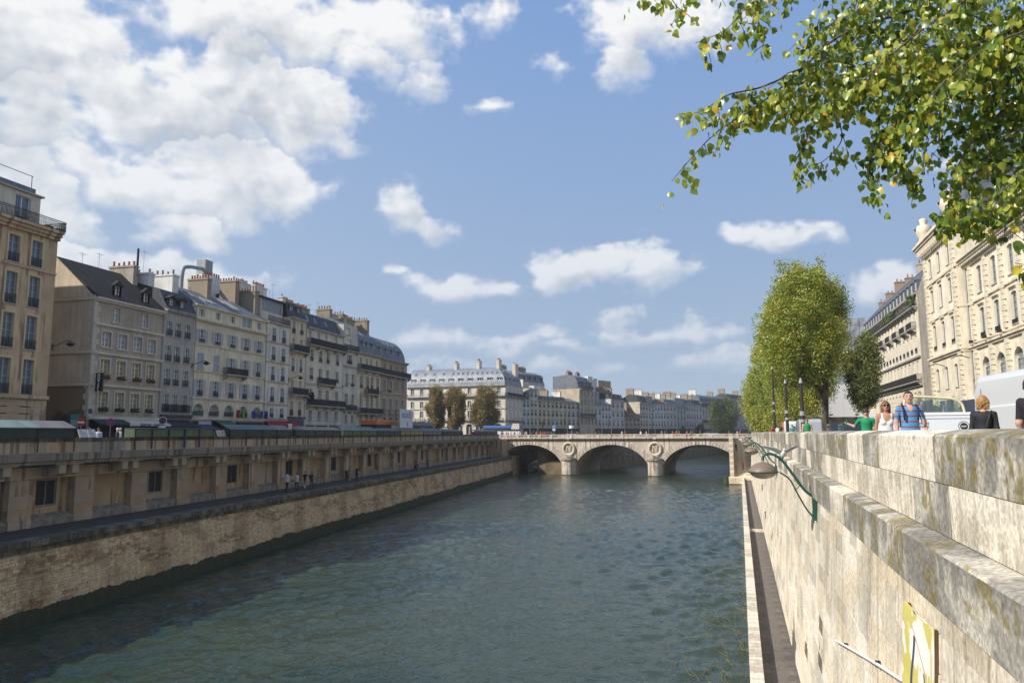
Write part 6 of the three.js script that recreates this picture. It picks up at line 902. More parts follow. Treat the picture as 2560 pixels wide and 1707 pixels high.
// clumps filling an upright or round crown
function crown(sd, n, rx, ry, rz, cy, size, top = 0.55) {
  const q = rng(sd), l = []; for (let i = 0; i < n; i++) { const v = (i + q()) / n, y = -1 + 2 * v, w = Math.pow(Math.max(0.02, 1 - Math.pow(Math.abs(y), 2.6)), top), a = q() * 6.283, r = 0.35 + 0.55 * Math.sqrt(q()), s = size * (0.7 + 0.6 * q()); l.push([rx * w * r * Math.cos(a), cy + ry * y * 0.9, rz * w * r * Math.sin(a), s, s * (1.1 + 0.5 * q()), s]); } return l;
}
{
  const green = [[0.27, 0.35, 0.04], [0.55, 0.55, 0.06], [0.70, 0.54, 0.06]];
  // the poplar row on the right pavement
  [[-87, -6.6, 21.3, 1, 'tall bushy poplar with forked pale trunk, nearest of the right row', 4.7, 6.0, 12.9], [-108, -6, 22, 2, 'second poplar of the row, behind the tallest one', 4.6, 9.2, 12.2], [-119, -5.5, 20.5, 3, 'third poplar along the row on the right pavement', 4.6, 8.8, 11], [-131, -4, 17.5, 4, 'fourth poplar of the row, closing on the bridge', 4.6, 8.0, 9.4], [-143, -3, 14.5, 5, 'lowest leftmost poplar of the row beside the stairs', 4.2, 6.4, 7.6]].forEach(([s, n, h, k, l, rx, ry, cy]) => {
    const p = FR.at(s, 8.5, n); tree({ name: 'poplar_tree', label: l, group: 'poplars on the right pavement', pos: p, h, r: 0.42, lean: k === 1 ? [0.6, 0.3] : [0.2, 0], seed: 500 + k * 13, clumps: crown(900 + k * 7, k === 1 ? 120 : 70, rx, ry, rx, cy, k === 1 ? 1.0 : 1.15, 0.42).map((c) => (k === 1 ? [c[0] * 1.08 - 1.5, c[1], c[2], c[3], c[4], c[5]] : c)).concat([...Array(k === 1 ? 12 : 7)].map((_, i) => { const a = i * 2.4, r = rx * (0.15 + 0.09 * (i % 6)); return [r * Math.cos(a) - (k === 1 ? 1.5 : 0), cy + ry * (0.86 + 0.05 * ((i * 7) % 5)), r * Math.sin(a), 0.45, 1.5, 0.45]; })), count: k === 1 ? 10500 : 7800, per: 7, spread: 0.5, leaf: 0.19, cols: green, third: 0.05 });
  });
  tree({ name: 'lime_tree', label: 'dark green drooping tree in front of the apartment building', pos: FR.at(-108.3, 8.45, -14.1), h: 12, r: 0.3, seed: 611, clumps: crown(612, 34, 1.8, 4.6, 1.8, 9.2, 1.0, 0.45), count: 5200, per: 7, spread: 0.45, leaf: 0.2, cols: [[0.13, 0.18, 0.035], [0.24, 0.27, 0.05], [0.36, 0.32, 0.06]], third: 0.06 });
  // brown plane trees on the square past the bridge
  const brown = [[0.22, 0.19, 0.06], [0.42, 0.32, 0.10], [0.48, 0.28, 0.08]];
  [[-20.4, -199, 2.6, 1, 'slender brown-leaved plane tree, leftmost of three'], [-15.2, -197.5, 3.2, 2, 'middle brown-leaved plane tree on the square'], [-7.2, -196, 4.6, 3, 'widest brown-leaved plane tree on the square, at right']].forEach(([x, z, r, k, l]) => tree({ name: 'plane_tree', label: l, group: 'plane trees on the square', pos: [x, 8.42, z], h: 13, r: 0.35, seed: 700 + k, clumps: crown(720 + k, 30 + k * 5, r * 0.84, 4.9, r * 0.84, 8.2, 1.0, 0.5), count: 3000 + k * 1100, per: 7, spread: 0.5, leaf: 0.26, cols: brown, third: 0.1 }));
  const dark = [[0.09, 0.13, 0.03], [0.16, 0.21, 0.05], [0.22, 0.22, 0.05]];
  tree({ name: 'chestnut_tree', label: 'round dark green tree in front of the distant row, right of the bridge', pos: [93, 8.4, -326], h: 15, r: 0.4, seed: 801, clumps: crown(802, 40, 6.2, 6.5, 6.2, 8.6, 2.0, 0.5), count: 4200, per: 6, spread: 0.7, leaf: 0.4, cols: dark });
  [[107, -318, 9, 'dark tree at the far right end of the bridge'], [74, -330, 4, 'low green bush beyond the bridge, left one'], [84, -334, 4.5, 'low green bush beyond the bridge, right one'], [97, -262, 9, 'olive green tree behind the far bridge end']].forEach(([x, z, h, l], i) => tree({ name: 'far_tree', label: l, pos: [x, 8.4, z], h, r: 0.25, seed: 820 + i, clumps: crown(830 + i, 18, h * 0.42, h * 0.45, h * 0.42, h * 0.58, h * 0.16, 0.5), count: 1500, per: 6, spread: 0.5, leaf: 0.34, cols: i === 3 ? green : dark, group: 'small trees beyond the bridge' }));
}
// ---------------------------------------------------------------- the near poplar whose boughs hang into the picture
{
  const base = [8.6, 8.6, -3.4], t = thing('overhanging_poplar', 'near poplar whose leafy boughs hang into the upper right corner', 'tree', base);
  const V = (p) => [p[0] - base[0], p[1] - base[1], p[2] - base[2]];
  const boughs = /*BOUGHS*/[{ p: [[8.1, 16.76, -9.9], [6.08, 15.69, -9.75], [4.44, 14.96, -9.45], [3.76, 14.32, -9.3], [3.1, 13.78, -9.15], [2.63, 13.45, -9.0], [2.31, 13.13, -9.0], [1.99, 12.74, -8.85]], r: 0.03, n: 14, y: 0.9 },
    { p: [[3.92, 14.46, -9.3], [3.27, 14.11, -9.15], [2.75, 13.92, -9.0], [2.44, 13.72, -9.0], [2.13, 13.61, -8.85]], r: 0.016, n: 15, y: 0.9 },
    { p: [[6.09, 15.81, -9.75], [5.01, 16.16, -9.45], [3.92, 15.68, -9.0], [3.13, 15.52, -9.0], [2.51, 15.25, -8.85], [1.99, 15.18, -8.85], [1.48, 15.16, -8.7]], r: 0.018, n: 9, y: 0.6 },
    { p: [[2.04, 15.2, -8.85], [2.13, 15.01, -8.85], [2.06, 14.8, -8.85]], r: 0.006, n: 9, y: 0.6 },
    { p: [[6.09, 15.75, -9.75], [4.86, 15.88, -9.3], [4.0, 15.47, -8.85], [3.33, 15.25, -8.85], [2.91, 14.89, -8.7], [2.7, 14.65, -8.7], [2.31, 14.47, -8.7]], r: 0.016, n: 16, y: 0.8 },
    { p: [[4.31, 15.87, -9.15], [3.66, 15.72, -8.85], [3.23, 15.33, -8.55], [3.1, 14.96, -8.55], [3.06, 14.64, -8.55], [3.11, 14.33, -8.55]], r: 0.01, n: 20, y: 0.7 },
    { p: [[6.25, 14.95, -9.3], [5.42, 14.66, -9.6], [4.67, 14.25, -9.45], [4.15, 13.84, -9.3], [3.87, 13.46, -9.3], [3.71, 13.08, -9.15], [3.61, 12.84, -9.15]], r: 0.022, n: 22, y: 0.6 },
    { p: [[4.33, 13.97, -9.45], [4.41, 13.52, -9.45], [4.18, 13.24, -9.45], [3.96, 13.13, -9.45]], r: 0.01, n: 14, y: 0.6 },
    { p: [[6.08, 14.62, -9.0], [5.38, 14.24, -9.0], [4.99, 13.7, -9.0], [4.8, 13.28, -9.0], [4.99, 13.01, -9.0], [5.12, 12.7, -9.0]], r: 0.02, n: 26, y: 0.3 },
    { p: [[4.81, 13.77, -9.15], [4.67, 13.29, -9.15], [4.6, 12.97, -9.15], [4.64, 12.7, -9.15]], r: 0.012, n: 26, y: 0.3 },
    { p: [[7.46, 14.5, -9.0], [6.16, 13.63, -8.85], [5.6, 13.01, -8.85], [5.42, 12.49, -8.85], [5.58, 12.14, -8.85], [5.3, 12.29, -8.85]], r: 0.026, n: 22, y: 0.35 },
    { p: [[6.86, 13.17, -8.4], [6.16, 12.78, -8.4], [5.7, 12.35, -8.4], [5.54, 12.06, -8.4], [5.18, 12.23, -8.4]], r: 0.02, n: 26, y: 0.4 },
    { p: [[6.51, 12.15, -7.8], [5.84, 11.97, -7.8], [5.51, 11.68, -7.8], [5.42, 11.79, -7.8]], r: 0.012, n: 12, y: 0.4 },
    { p: [[6.08, 11.5, -7.35], [5.43, 11.42, -7.35], [5.23, 11.3, -7.35], [5.11, 11.34, -7.35]], r: 0.01, n: 9, y: 0.2 },
    { p: [[6.0, 15.27, -8.25], [5.38, 14.71, -8.25], [4.93, 14.41, -8.25], [4.38, 13.96, -8.25], [4.0, 13.64, -8.4], [3.61, 13.49, -8.4]], r: 0.028, n: 24, y: 0.7 },
    { p: [[6.29, 14.28, -7.8], [5.36, 13.91, -7.8], [4.79, 13.48, -7.8], [4.53, 13.09, -7.95], [4.69, 12.9, -7.95]], r: 0.024, n: 24, y: 0.5 },
    { p: [[6.5, 15.99, -9.75], [6.08, 16.5, -10.05], [5.64, 16.61, -10.2], [5.12, 15.98, -10.2], [4.56, 15.45, -10.05], [4.24, 15.33, -10.05]], r: 0.018, n: 24, y: 0.4 }], dense = /*DENSE*/[[[3.88, 14.12, -9.3], [0.45, 0.30, 0.45], 130, 0.9], [[3.52, 13.83, -9.15], [0.45, 0.22, 0.375], 110, 0.95], [[2.94, 13.63, -9.0], [0.34, 0.15, 0.225], 40, 0.95], [[4.26, 14.7, -9.45], [0.41, 0.46, 0.525], 120, 0.4], [[5.9, 14.03, -8.4], [0.82, 0.54, 0.75], 260, 0.4], [[5.08, 13.54, -9.0], [0.44, 0.29, 0.45], 90, 0.4], [[5.0, 15.36, -9.9], [0.91, 0.64, 0.9], 420, 0.25], [[5.61, 15.01, -9.3], [1.11, 0.70, 1.2], 700, 0.35], [[6.25, 14.66, -8.7], [0.94, 0.75, 1.35], 720, 0.2], [[4.39, 14.23, -9.3], [0.65, 0.45, 0.6], 260, 0.75], [[4.96, 14.08, -9.0], [0.83, 0.44, 0.9], 420, 0.6], [[6.07, 14.05, -9.3], [1.01, 0.60, 1.2], 620, 0.25], [[6.57, 13.69, -9.0], [0.73, 0.83, 1.2], 560, 0.15], [[6.38, 12.8, -9.0], [0.63, 0.54, 0.9], 330, 0.2], [[4.88, 13.23, -9.15], [0.40, 0.40, 0.45], 120, 0.2], [[6.21, 13.34, -9.45], [0.61, 0.41, 0.9], 220, 0.2], [[4.03, 13.72, -9.15], [0.40, 0.30, 0.375], 90, 0.9], [[3.33, 13.74, -9.07], [0.54, 0.20, 0.3], 70, 0.95], [[5.55, 12.29, -8.85], [0.33, 0.19, 0.45], 90, 0.5], [[6.22, 12.29, -8.55], [0.28, 0.28, 0.45], 70, 0.3]];
  mesh('trunk', limb([[0, -0.3, 0], [0.1, 2.5, -0.1], [0.2, 6.2, -0.2], [0.3, 12.5, -0.3]], 0.42, 0.14, 16, 12), MT.bark, t);
  { const im = new THREE.InstancedMesh(clusterGeo(7, 0.42, 0.13, 5151), LEAF, 2200), w = rng(5150), m4 = new THREE.Matrix4(), col = new THREE.Color(), cl = [[0.4, 8.2, -0.4, 2.3], [1.8, 6.6, -1.6, 2.1], [-0.6, 10.2, 1.4, 2.2], [0.6, 11.4, -1.4, 2.4], [2.2, 9.2, -3.2, 2.1], [2.6, 7.6, 1.2, 2.2]]; for (let i = 0; i < 2200; i++) { const c = cl[i % 6], a = w() * 6.283, z = w() * 2 - 1, s = Math.sqrt(1 - z * z), r = c[3] * Math.cbrt(w()); m4.makeRotationY(w() * 6.283).setPosition(c[0] + r * s * Math.cos(a), c[1] + r * z, c[2] + r * s * Math.sin(a)); im.setMatrixAt(i, m4); const k = w(); im.setColorAt(i, col.setRGB(0.17 + 0.2 * k, 0.27 + 0.16 * k, 0.03)); } im.name = 'crown'; im.userData.kind = 'stuff'; im.castShadow = im.receiveShadow = true; t.add(im); }
  const twigMat = M([0.24, 0.20, 0.15], 0.9, { map: T.bark }), q = rng(4242), spots = [];
  for (const b of boughs) {
    const pts = b.p.map(V), root = b.p[0][0] / -b.p[0][2] > 0.64; if (root) { const e = pts[0], h = clamp(e[1] * 0.74, 3.4, 9.5); pts.unshift([0.18, h, -0.15], [lerp(0.2, e[0], 0.3) + 0.25, lerp(h, e[1], 0.45) + 0.3, lerp(-0.2, e[2], 0.35)], [lerp(0.2, e[0], 0.7) + 0.2, lerp(h, e[1], 0.8) + 0.2, lerp(-0.2, e[2], 0.7)]); }
    const c = new THREE.CatmullRomCurve3(pts.map((p) => new THREE.Vector3(...p))), L = c.getLength();
    mesh('bough', limb(pts, root ? b.r * 1.9 : b.r, 0.004, Math.max(10, pts.length * 5), 6), twigMat, t);
    const n = Math.round(L * b.n / (root ? 1.9 : 1.5));
    for (let i = 0; i < n; i++) {                                     // short hanging shoots along the bough
      const u = Math.pow((i + q()) / n, 0.75), o = c.getPointAt(clamp(u, 0.02, 1)), d = new THREE.Vector3((q() - 0.55) * 0.5, -0.1 - 0.35 * q(), (q() - 0.5) * 0.5), l = (0.15 + 0.42 * q()) * (1.15 - 0.5 * u), e = o.clone().addScaledVector(d.normalize(), l);
      if (q() < 0.5) mesh('twig', limb([o, o.clone().lerp(e, 0.5).add(new THREE.Vector3(0, 0.015, 0)), e], 0.007, 0.003, 4, 4), twigMat, t);
      const k = 3 + Math.floor(q() * 5); for (let j = 0; j < k; j++) { const f = q(); spots.push([lerp(o.x, e.x, f) + (q() - 0.5) * 0.15, lerp(o.y, e.y, f) + (q() - 0.5) * 0.12, lerp(o.z, e.z, f) + (q() - 0.5) * 0.15, b.y ?? 0.5]); }
    }
  }
  for (const [c, r, n, y] of dense) { const o = V(c); for (let i = 0; i < n; i++) { const a = q() * 6.283, z = q() * 2 - 1, s = Math.sqrt(1 - z * z), k = Math.cbrt(q()); spots.push([o[0] + r[0] * k * s * Math.cos(a), o[1] + r[1] * k * z, o[2] + r[2] * k * s * Math.sin(a), y]); } const gs = []; for (let i = 0; i < n / 22; i++) { const a = q() * 6.283, k = q(), p0 = new THREE.Vector3(o[0] + r[0] * 0.9 * k * Math.cos(a) , o[1] + r[1] * (q() - 0.2), o[2] + r[2] * k * Math.sin(a)), p1 = p0.clone().add(new THREE.Vector3((q() - 0.6) * 1.0, (q() - 0.7) * 0.75, (q() - 0.5) * 0.75)); gs.push(limb([p0, p0.clone().lerp(p1, 0.5).add(new THREE.Vector3(0, 0.06, 0)), p1], 0.009, 0.003, 5, 4)); } if (gs.length && n > 200) { const m = mesh('twigs', merge(gs), twigMat, t); m.userData.kind = 'stuff'; } }
  const geos = [leafGeo(0.3, 0.12), leafGeo(0.12, 0.3), leafGeo(0.5, -0.1)], tones = [[0.17, 0.27, 0.028], [0.28, 0.36, 0.035], [0.42, 0.45, 0.045], [0.10, 0.17, 0.025], [0.60, 0.50, 0.05], [0.72, 0.44, 0.035]];
  const mats = tones.map((c) => new THREE.MeshPhysicalMaterial({ color: new THREE.Color().setRGB(...c), roughness: 0.36, transmission: 0.42, thickness: 0, side: THREE.DoubleSide }));
  const near = spots.map((s, i) => [Math.hypot(s[0] + base[0], s[1] + base[1] - EYE, s[2] + base[2]), i]).filter(([, i]) => { const s = spots[i], x = s[0] + base[0], z = -(s[2] + base[2]); return x / z < 0.68; }).sort((a, b) => a[0] - b[0]).slice(0, 300), isNear = new Set(near.map(([, i]) => i));
  const place = (s) => { const e = new THREE.Euler((q() - 0.5) * 1.3, q() * 6.283, (q() - 0.5) * 1.3), sz = 0.072 + 0.05 * q(); return [new THREE.Vector3(s[0], s[1], s[2]), new THREE.Quaternion().setFromEuler(e), new THREE.Vector3(sz, sz, sz)]; };
  const tone = (y) => { const u = q(); if (u < 0.012 + 0.025 * y) return 5; if (u < 0.03 + 0.09 * y) return 4; if (u < 0.22 + 0.35 * y) return 2; if (u < 0.60 + 0.25 * y) return 1; return u < 0.85 ? 0 : 3; };
  const rest = tones.map(() => [[], [], []]), M4 = new THREE.Matrix4();
  spots.forEach((s, i) => { const [p, qt, sc] = place(s), k = tone(s[3]), g = Math.floor(q() * 3); if (isNear.has(i)) { const m = mesh('leaf', geos[g], mats[k], t); m.position.copy(p); m.quaternion.copy(qt); m.scale.copy(sc); } else rest[k][g].push(geos[g].clone().applyMatrix4(M4.compose(p, qt, sc))); });
  const ml = rest.map((l) => mergeGeometries(l.flat())), m = mesh('leaves', mergeGeometries(ml, true), mats, t); m.userData.kind = 'stuff';
}

// ---------------------------------------------------------------- booksellers' boxes on the left parapet
{
  const lidT = M([0.10, 0.16, 0.15], 0.6, { map: T.zinc }), dk = [0.016, 0.036, 0.03];
  const spec = [
    [34.6, 45.8, dk, [[0.32, 0.42, 0.33], [0.32, 0.42, 0.33], [0.32, 0.42, 0.33], [0.30, 0.27, 0.24]], 0.42, 4, 'dark green bookseller box with faded pale green lids at far left'],
    [51.2, 60.7, [0.10, 0.15, 0.07], [[0.02, 0.03, 0.025]], 0.06, 5, 'bookseller box with four mossy light green panels and flat dark lid'],
    [63.0, 74.1, [0.022, 0.05, 0.042], [[0.07, 0.12, 0.11], [0.07, 0.12, 0.11], [0.07, 0.12, 0.11], [0.20, 0.21, 0.18]], 0.42, 4, 'long dark teal bookseller box below the red awning'],
    [75.0, 86.4, [0.035, 0.045, 0.043], [[0.09, 0.10, 0.085]], 0.36, 5, 'grey-green bookseller box beside the postcard rack'],
    [87.0, 98.0, [0.075, 0.145, 0.045], [[0.06, 0.11, 0.12]], 0.46, 4, 'bookseller box with bright green panels and blue-green lids'],
    [98.1, 107.4, [0.03, 0.045, 0.05], [[0.06, 0.085, 0.09]], 0.34, 4, 'dark slate bookseller box right of the bright green one'],
    [107.6, 118.6, [0.36, 0.27, 0.03], [[0.05, 0.08, 0.085]], 0.38, 5, 'bookseller box with yellow panels below the poster board'],
    [118.8, 129.3, [0.17, 0.21, 0.24], [[0.05, 0.075, 0.085]], 0.46, 4, 'pale blue-grey bookseller box right of the yellow one'],
    [130.3, 143.4, [0.03, 0.05, 0.055], [[0.05, 0.07, 0.075]], 0.4, 5, 'dark blue-green bookseller box before the gap near the bridge'],
    [154.8, 166.0, [0.035, 0.04, 0.045], [[0.04, 0.055, 0.06]], 0.4, 4, 'dark bookseller box with red end panel near the bridge'],
    [166.3, 178.4, [0.02, 0.035, 0.04], [[0.03, 0.05, 0.055]], 0.4, 3, 'last dark bookseller box at the bridge end of the parapet']];
  spec.forEach(([a, c, col, lids, rise, n, label], i) => {
    const t = FL.group('bookseller_box', label, 'book stall', a, 9.545, 0, 'bookseller boxes along the left parapet'), w = c - a, pw = w / n, bm = M(col, 0.65, { map: T.zinc }), fr = M([0.012, 0.02, 0.018], 0.6);
    mesh('case', merge([span(0.03, w - 0.03, 0.0, 0.06, -4.0, -3.24), span(0.03, 0.08, 0.06, 0.58, -4.0, -3.24), span(w - 0.08, w - 0.03, 0.06, 0.58, -4.0, -3.24)]), i === 9 ? M([0.2, 0.02, 0.02], 0.6) : bm, t);
    for (let k = 0; k < n; k++) {
      mesh('panel', uvm(span(k * pw + 0.03, (k + 1) * pw - 0.03, 0.03, 0.58, -3.26, -3.20), 1, R() * 5, R() * 5), bm, t);
      mesh('lid', uvm(extrudeX([[3.12, 0.56], [3.12, 0.60], [4.02, 0.60 + rise], [4.02, 0.56 + rise]], k * pw + 0.01, (k + 1) * pw - 0.01), 1, R() * 5, R()), M(lids[Math.min(k, lids.length - 1)], 0.55, { map: T.zinc }), t);
      for (const o of i === 2 || i === 1 ? [0.0, -0.12] : [0]) mesh('iron_leg', memo('stallleg', () => span(-0.028, 0.028, -0.82, 0.58, -3.19, -3.15)), fr, t, [Math.max(0.05, k * pw + o), 0, 0]);
    }
    mesh('iron_leg', memo('stallleg', () => 0), fr, t, [w - 0.04, 0, 0]); mesh('base_rail', span(0, w, -0.03, 0.03, -3.24, -3.14), fr, t);
    for (let k = 0; k <= n; k++) { const x = clamp(k * pw, 0.06, w - 0.06); mesh('prop', memo('prop' + rise, () => span(-0.02, 0.02, 0.58, 0.62 + rise * 0.9, -4.0, -3.96)), fr, t, [x, 0, 0]); }
    const books = []; let x = 0.15; while (x < w - 0.2) { const bw = rr(0.03, 0.07), h = rr(0.2, 0.34); books.push([span(x, x + bw, 0.07, 0.07 + h, -3.9, -3.7)]); x += bw + 0.01; } const bm2 = mesh('books', merge(books.map((q) => q[0])), M([0.25, 0.2, 0.15], 0.9, { map: T.grain }), t); bm2.userData.kind = 'stuff';
  });
  // open books and prints propped in the gaps
  [[46.9, 'pair of white sketch folders propped on the parapet at left'], [62.1, 'pair of cream print folders propped on the parapet by the teal box']].forEach(([s, l], i) => { const t = FL.group('print_folder', l, 'folder', s, 9.545, -3.5, 'print folders on the parapet'); for (const x of [0, 0.78]) { const m = mesh('folder', span(-0.34, 0.34, 0, 0.55, -0.02, 0.02), M(i ? [0.6, 0.52, 0.4] : [0.66, 0.66, 0.64], 0.8, { map: T.grain }), t, [x, 0, 0]); m.rotation.x = -0.35; mesh('spine', span(-0.35, 0.35, 0.25, 0.28, 0.021, 0.03), MT.frameGrey, m); } });
  { const t = FL.group('postcard_rack', 'rack of white postcards between two bookseller boxes', 'rack', 74.15, 9.545, -3.6); mesh('frame', merge([span(0.02, 0.05, 0, 1.15, -0.02, 0.02), span(0.8, 0.83, 0, 1.15, -0.02, 0.02), ...[0.1, 0.38, 0.66, 0.94].map((y) => span(0.02, 0.83, y, y + 0.02, -0.02, 0.03))]), MT.iron, t); for (let i = 0; i < 5; i++) for (let j = 0; j < 4; j++) mesh('postcard', memo('pcard', () => span(-0.07, 0.07, 0, 0.22, 0, 0.006)), M(pick([[0.66, 0.66, 0.66], [0.5, 0.55, 0.6], [0.6, 0.5, 0.4], [0.7, 0.7, 0.72]]), 0.6), t, [0.12 + i * 0.155, 0.12 + j * 0.28, 0.035]); }
  { const t = FL.group('poster_board', 'white poster board reading minelli above the yellow bookseller box', 'poster', 111.4, 10.3, -4.6); mesh('board', span(0, 6.2, 0.3, 3.1, -0.06, 0), M([0.50, 0.55, 0.62], 0.6), t); mesh('lettering', textGeo('minelli', 0.95, font), M([0.16, 0.19, 0.28], 0.6), t, [3.1, 2.3, 0.002]); mesh('post', span(3, 3.2, -1.8, 0.3, -0.08, -0.02), MT.iron, t); mesh('portrait', (() => { const g = new THREE.CircleGeometry(0.42, 20); g.scale(0.8, 1, 1); return g; })(), M([0.45, 0.22, 0.15], 0.7), t, [3.5, 0.85, 0.004]); }
}
// ---------------------------------------------------------------- road signs, poles and lamps
{
  const red = M([0.42, 0.02, 0.025], 0.5), blue = M([0.02, 0.05, 0.25], 0.5), disc = (r, d = 0.03) => { const g = new THREE.CylinderGeometry(r, r, d, 24); g.rotateX(Math.PI / 2); return g; };
  const sign = (s, n, y, l, kind) => { const t = FL.group('road_sign', l, 'sign', s, 8.45, n), yaw = t; t.rotation.y = 0.35; mesh('post', bar([0, 0, -0.04], [0, y - 8.45, -0.04], 0.035), MT.frameGrey, t); const h = y - 8.45; const d = mesh('disc', disc(0.34), kind === 'grey' ? M([0.10, 0.02, 0.035], 0.6) : red, t, [0, h, 0]);
    if (kind === 'entry') mesh('bar', box(0.5, 0.12, 0.02, 0, 0, 0.02), MT.white, d); if (kind === 'park') { mesh('field', disc(0.26, 0.01), blue, d, [0, 0, 0.02]); const c = box(0.07, 0.6, 0.01); c.rotateZ(0.78); c.translate(0, 0, 0.03); mesh('cross', c, red, d); const c2 = box(0.07, 0.6, 0.01); c2.rotateZ(-0.78); c2.translate(0, 0, 0.032); mesh('cross', c2, red, d); } if (kind === 'grey') { mesh('border', new THREE.TorusGeometry(0.34, 0.03, 6, 24), MT.white, d); mesh('plate', box(0.6, 0.28, 0.02, 0, -0.62, 0), MT.frameWhite, d); } };
  sign(59.0, -14, 10.75, 'round red no-entry sign with white bar above the left parapet', 'entry'); sign(62.4, -14, 10.8, 'round blue no-parking sign with red cross before the hotel', 'park'); sign(69.4, -14, 11.05, 'dark red round sign seen from the side, before the cream house', 'grey');
  { const t = FB.group('info_panel', 'green information panel beside the alley at left', 'sign', 68.2, 8.45, 2.2); t.rotation.y = 0.2; mesh('post', bar([0, 0, 0], [0, 3, 0], 0.04), MT.iron, t); mesh('panel', span(0, 0.7, 1.9, 3.1, -0.03, 0.03), M([0.03, 0.16, 0.13], 0.5), t); mesh('map', span(0.1, 0.6, 2.1, 2.6, 0.03, 0.036), M([0.12, 0.3, 0.25], 0.5), t); }
  const lampPost = (f, s, n, l, h = 5.2) => { const t = f.group('street_lamp', l, 'lamp', s, 8.44, n, 'lantern posts on the bridge'); mesh('post', new THREE.LatheGeometry([[0.001, 0], [0.24, 0], [0.22, 0.5], [0.12, 0.8], [0.08, 1.2], [0.065, h - 1.2], [0.1, h - 1.1], [0.05, h - 1.0]].map((p) => new THREE.Vector2(...p)), 10), MT.iron, t); mesh('crossbar', bar([-0.4, h - 1.25, 0], [0.4, h - 1.25, 0], 0.025), MT.iron, t); const la = mesh('lantern', new THREE.LatheGeometry([[0.12, h - 1], [0.26, h - 0.45], [0.24, h - 0.42]].map((p) => new THREE.Vector2(...p)), 6), MT.glassPale, t); mesh('cap', new THREE.LatheGeometry([[0.3, h - 0.44], [0.22, h - 0.3], [0.1, h - 0.18], [0.04, h - 0.1], [0.06, h - 0.04], [0.001, h]].map((p) => new THREE.Vector2(...p)), 8), MT.iron, la); };
  lampPost(BR, 7.6, -3, 'lantern post at the left end of the bridge'); lampPost(BR, 18.4, -3, 'lantern post above the left pier of the bridge', 6); lampPost(BR, 24.8, -24, 'far-side lantern post over the middle arch'); lampPost(BR, 39.4, -3, 'lantern post above the right pier of the bridge', 6); lampPost(BR, 62, -9, 'lantern post at the right end of the bridge', 5.6);
  lampPost(FF, 300, 14, 'lantern post on the square in front of the vaulted block', 5.4);
  // dark poles on the right pavement
  [[-45, -1.2, 3.9, 'thick dark pole with pale collar nearest the poplar trunk'], [-59.5, -1.2, 4.8, 'middle dark pole of three on the right pavement'], [-80.5, -1.2, 7.6, 'tallest slim dark pole, leftmost of three on the right pavement']].forEach(([s, n, h, l], i) => { const t = FR.group('utility_pole', l, 'pole', s, 8.56, n, 'dark poles on the right pavement'); mesh('shaft', cyl(0.13, 0.085, h, 0, 0, 0, 10), M([0.03, 0.02, 0.018], 0.6), t); mesh('collar', cyl(0.15, 0.15, 0.25, 0, h * 0.52, 0, 10), MT.frameGrey, t); mesh('collar', cyl(0.14, 0.14, 0.18, 0, h * 0.42, 0, 10), MT.frameGrey, t); mesh('cap', cyl(0.12, 0.04, 0.3, 0, h, 0, 10), MT.frameGrey, t); });
  // traffic signal and direction signs at the bridge's left end
  { const t = BR.group('traffic_signal', 'black traffic signal post at the left end of the bridge', 'traffic light', 12.6, 8.44, -4); mesh('post', bar([0, 0, 0], [0, 4.2, 0], 0.08), MT.black, t); mesh('head', span(-0.22, 0.22, 2.9, 4.2, -0.2, 0.2), MT.black, t); }
  { const t = BR.group('direction_sign', 'cream stacked direction arrows at the left end of the bridge', 'sign', 5.2, 8.44, -5); mesh('post', bar([0, 0, 0], [0, 3.6, 0], 0.06), MT.frameGrey, t); for (let k = 0; k < 4; k++) mesh('arrow', span(-1.1 + k * 0.1, 1.0, 2.3 + k * 0.36, 2.6 + k * 0.36, 0.05, 0.1), M([0.62, 0.56, 0.42], 0.6), t); }
  { const t = BR.group('road_sign', 'small blue square road sign over the bridge balustrade', 'sign', 15.2, 8.44, -5); mesh('post', bar([0, 0, 0], [0, 3.2, 0], 0.05), MT.frameGrey, t); mesh('plate', span(-0.4, 0.4, 2.4, 3.2, 0.05, 0.08), M([0.1, 0.22, 0.5], 0.5), t); mesh('lower_plate', span(-0.35, 0.35, 1.9, 2.3, 0.05, 0.08), MT.white, t); }
  { const t = BR.group('round_stand', 'white drum shaped advertising sign on the bridge', 'sign', 19.4, 8.44, -6); mesh('post', bar([0, 0, 0], [0, 2.4, 0], 0.07), MT.frameGrey, t); mesh('drum', cyl(0.62, 0.62, 0.7, 0, 2.4, 0, 16), MT.white, t); }
}
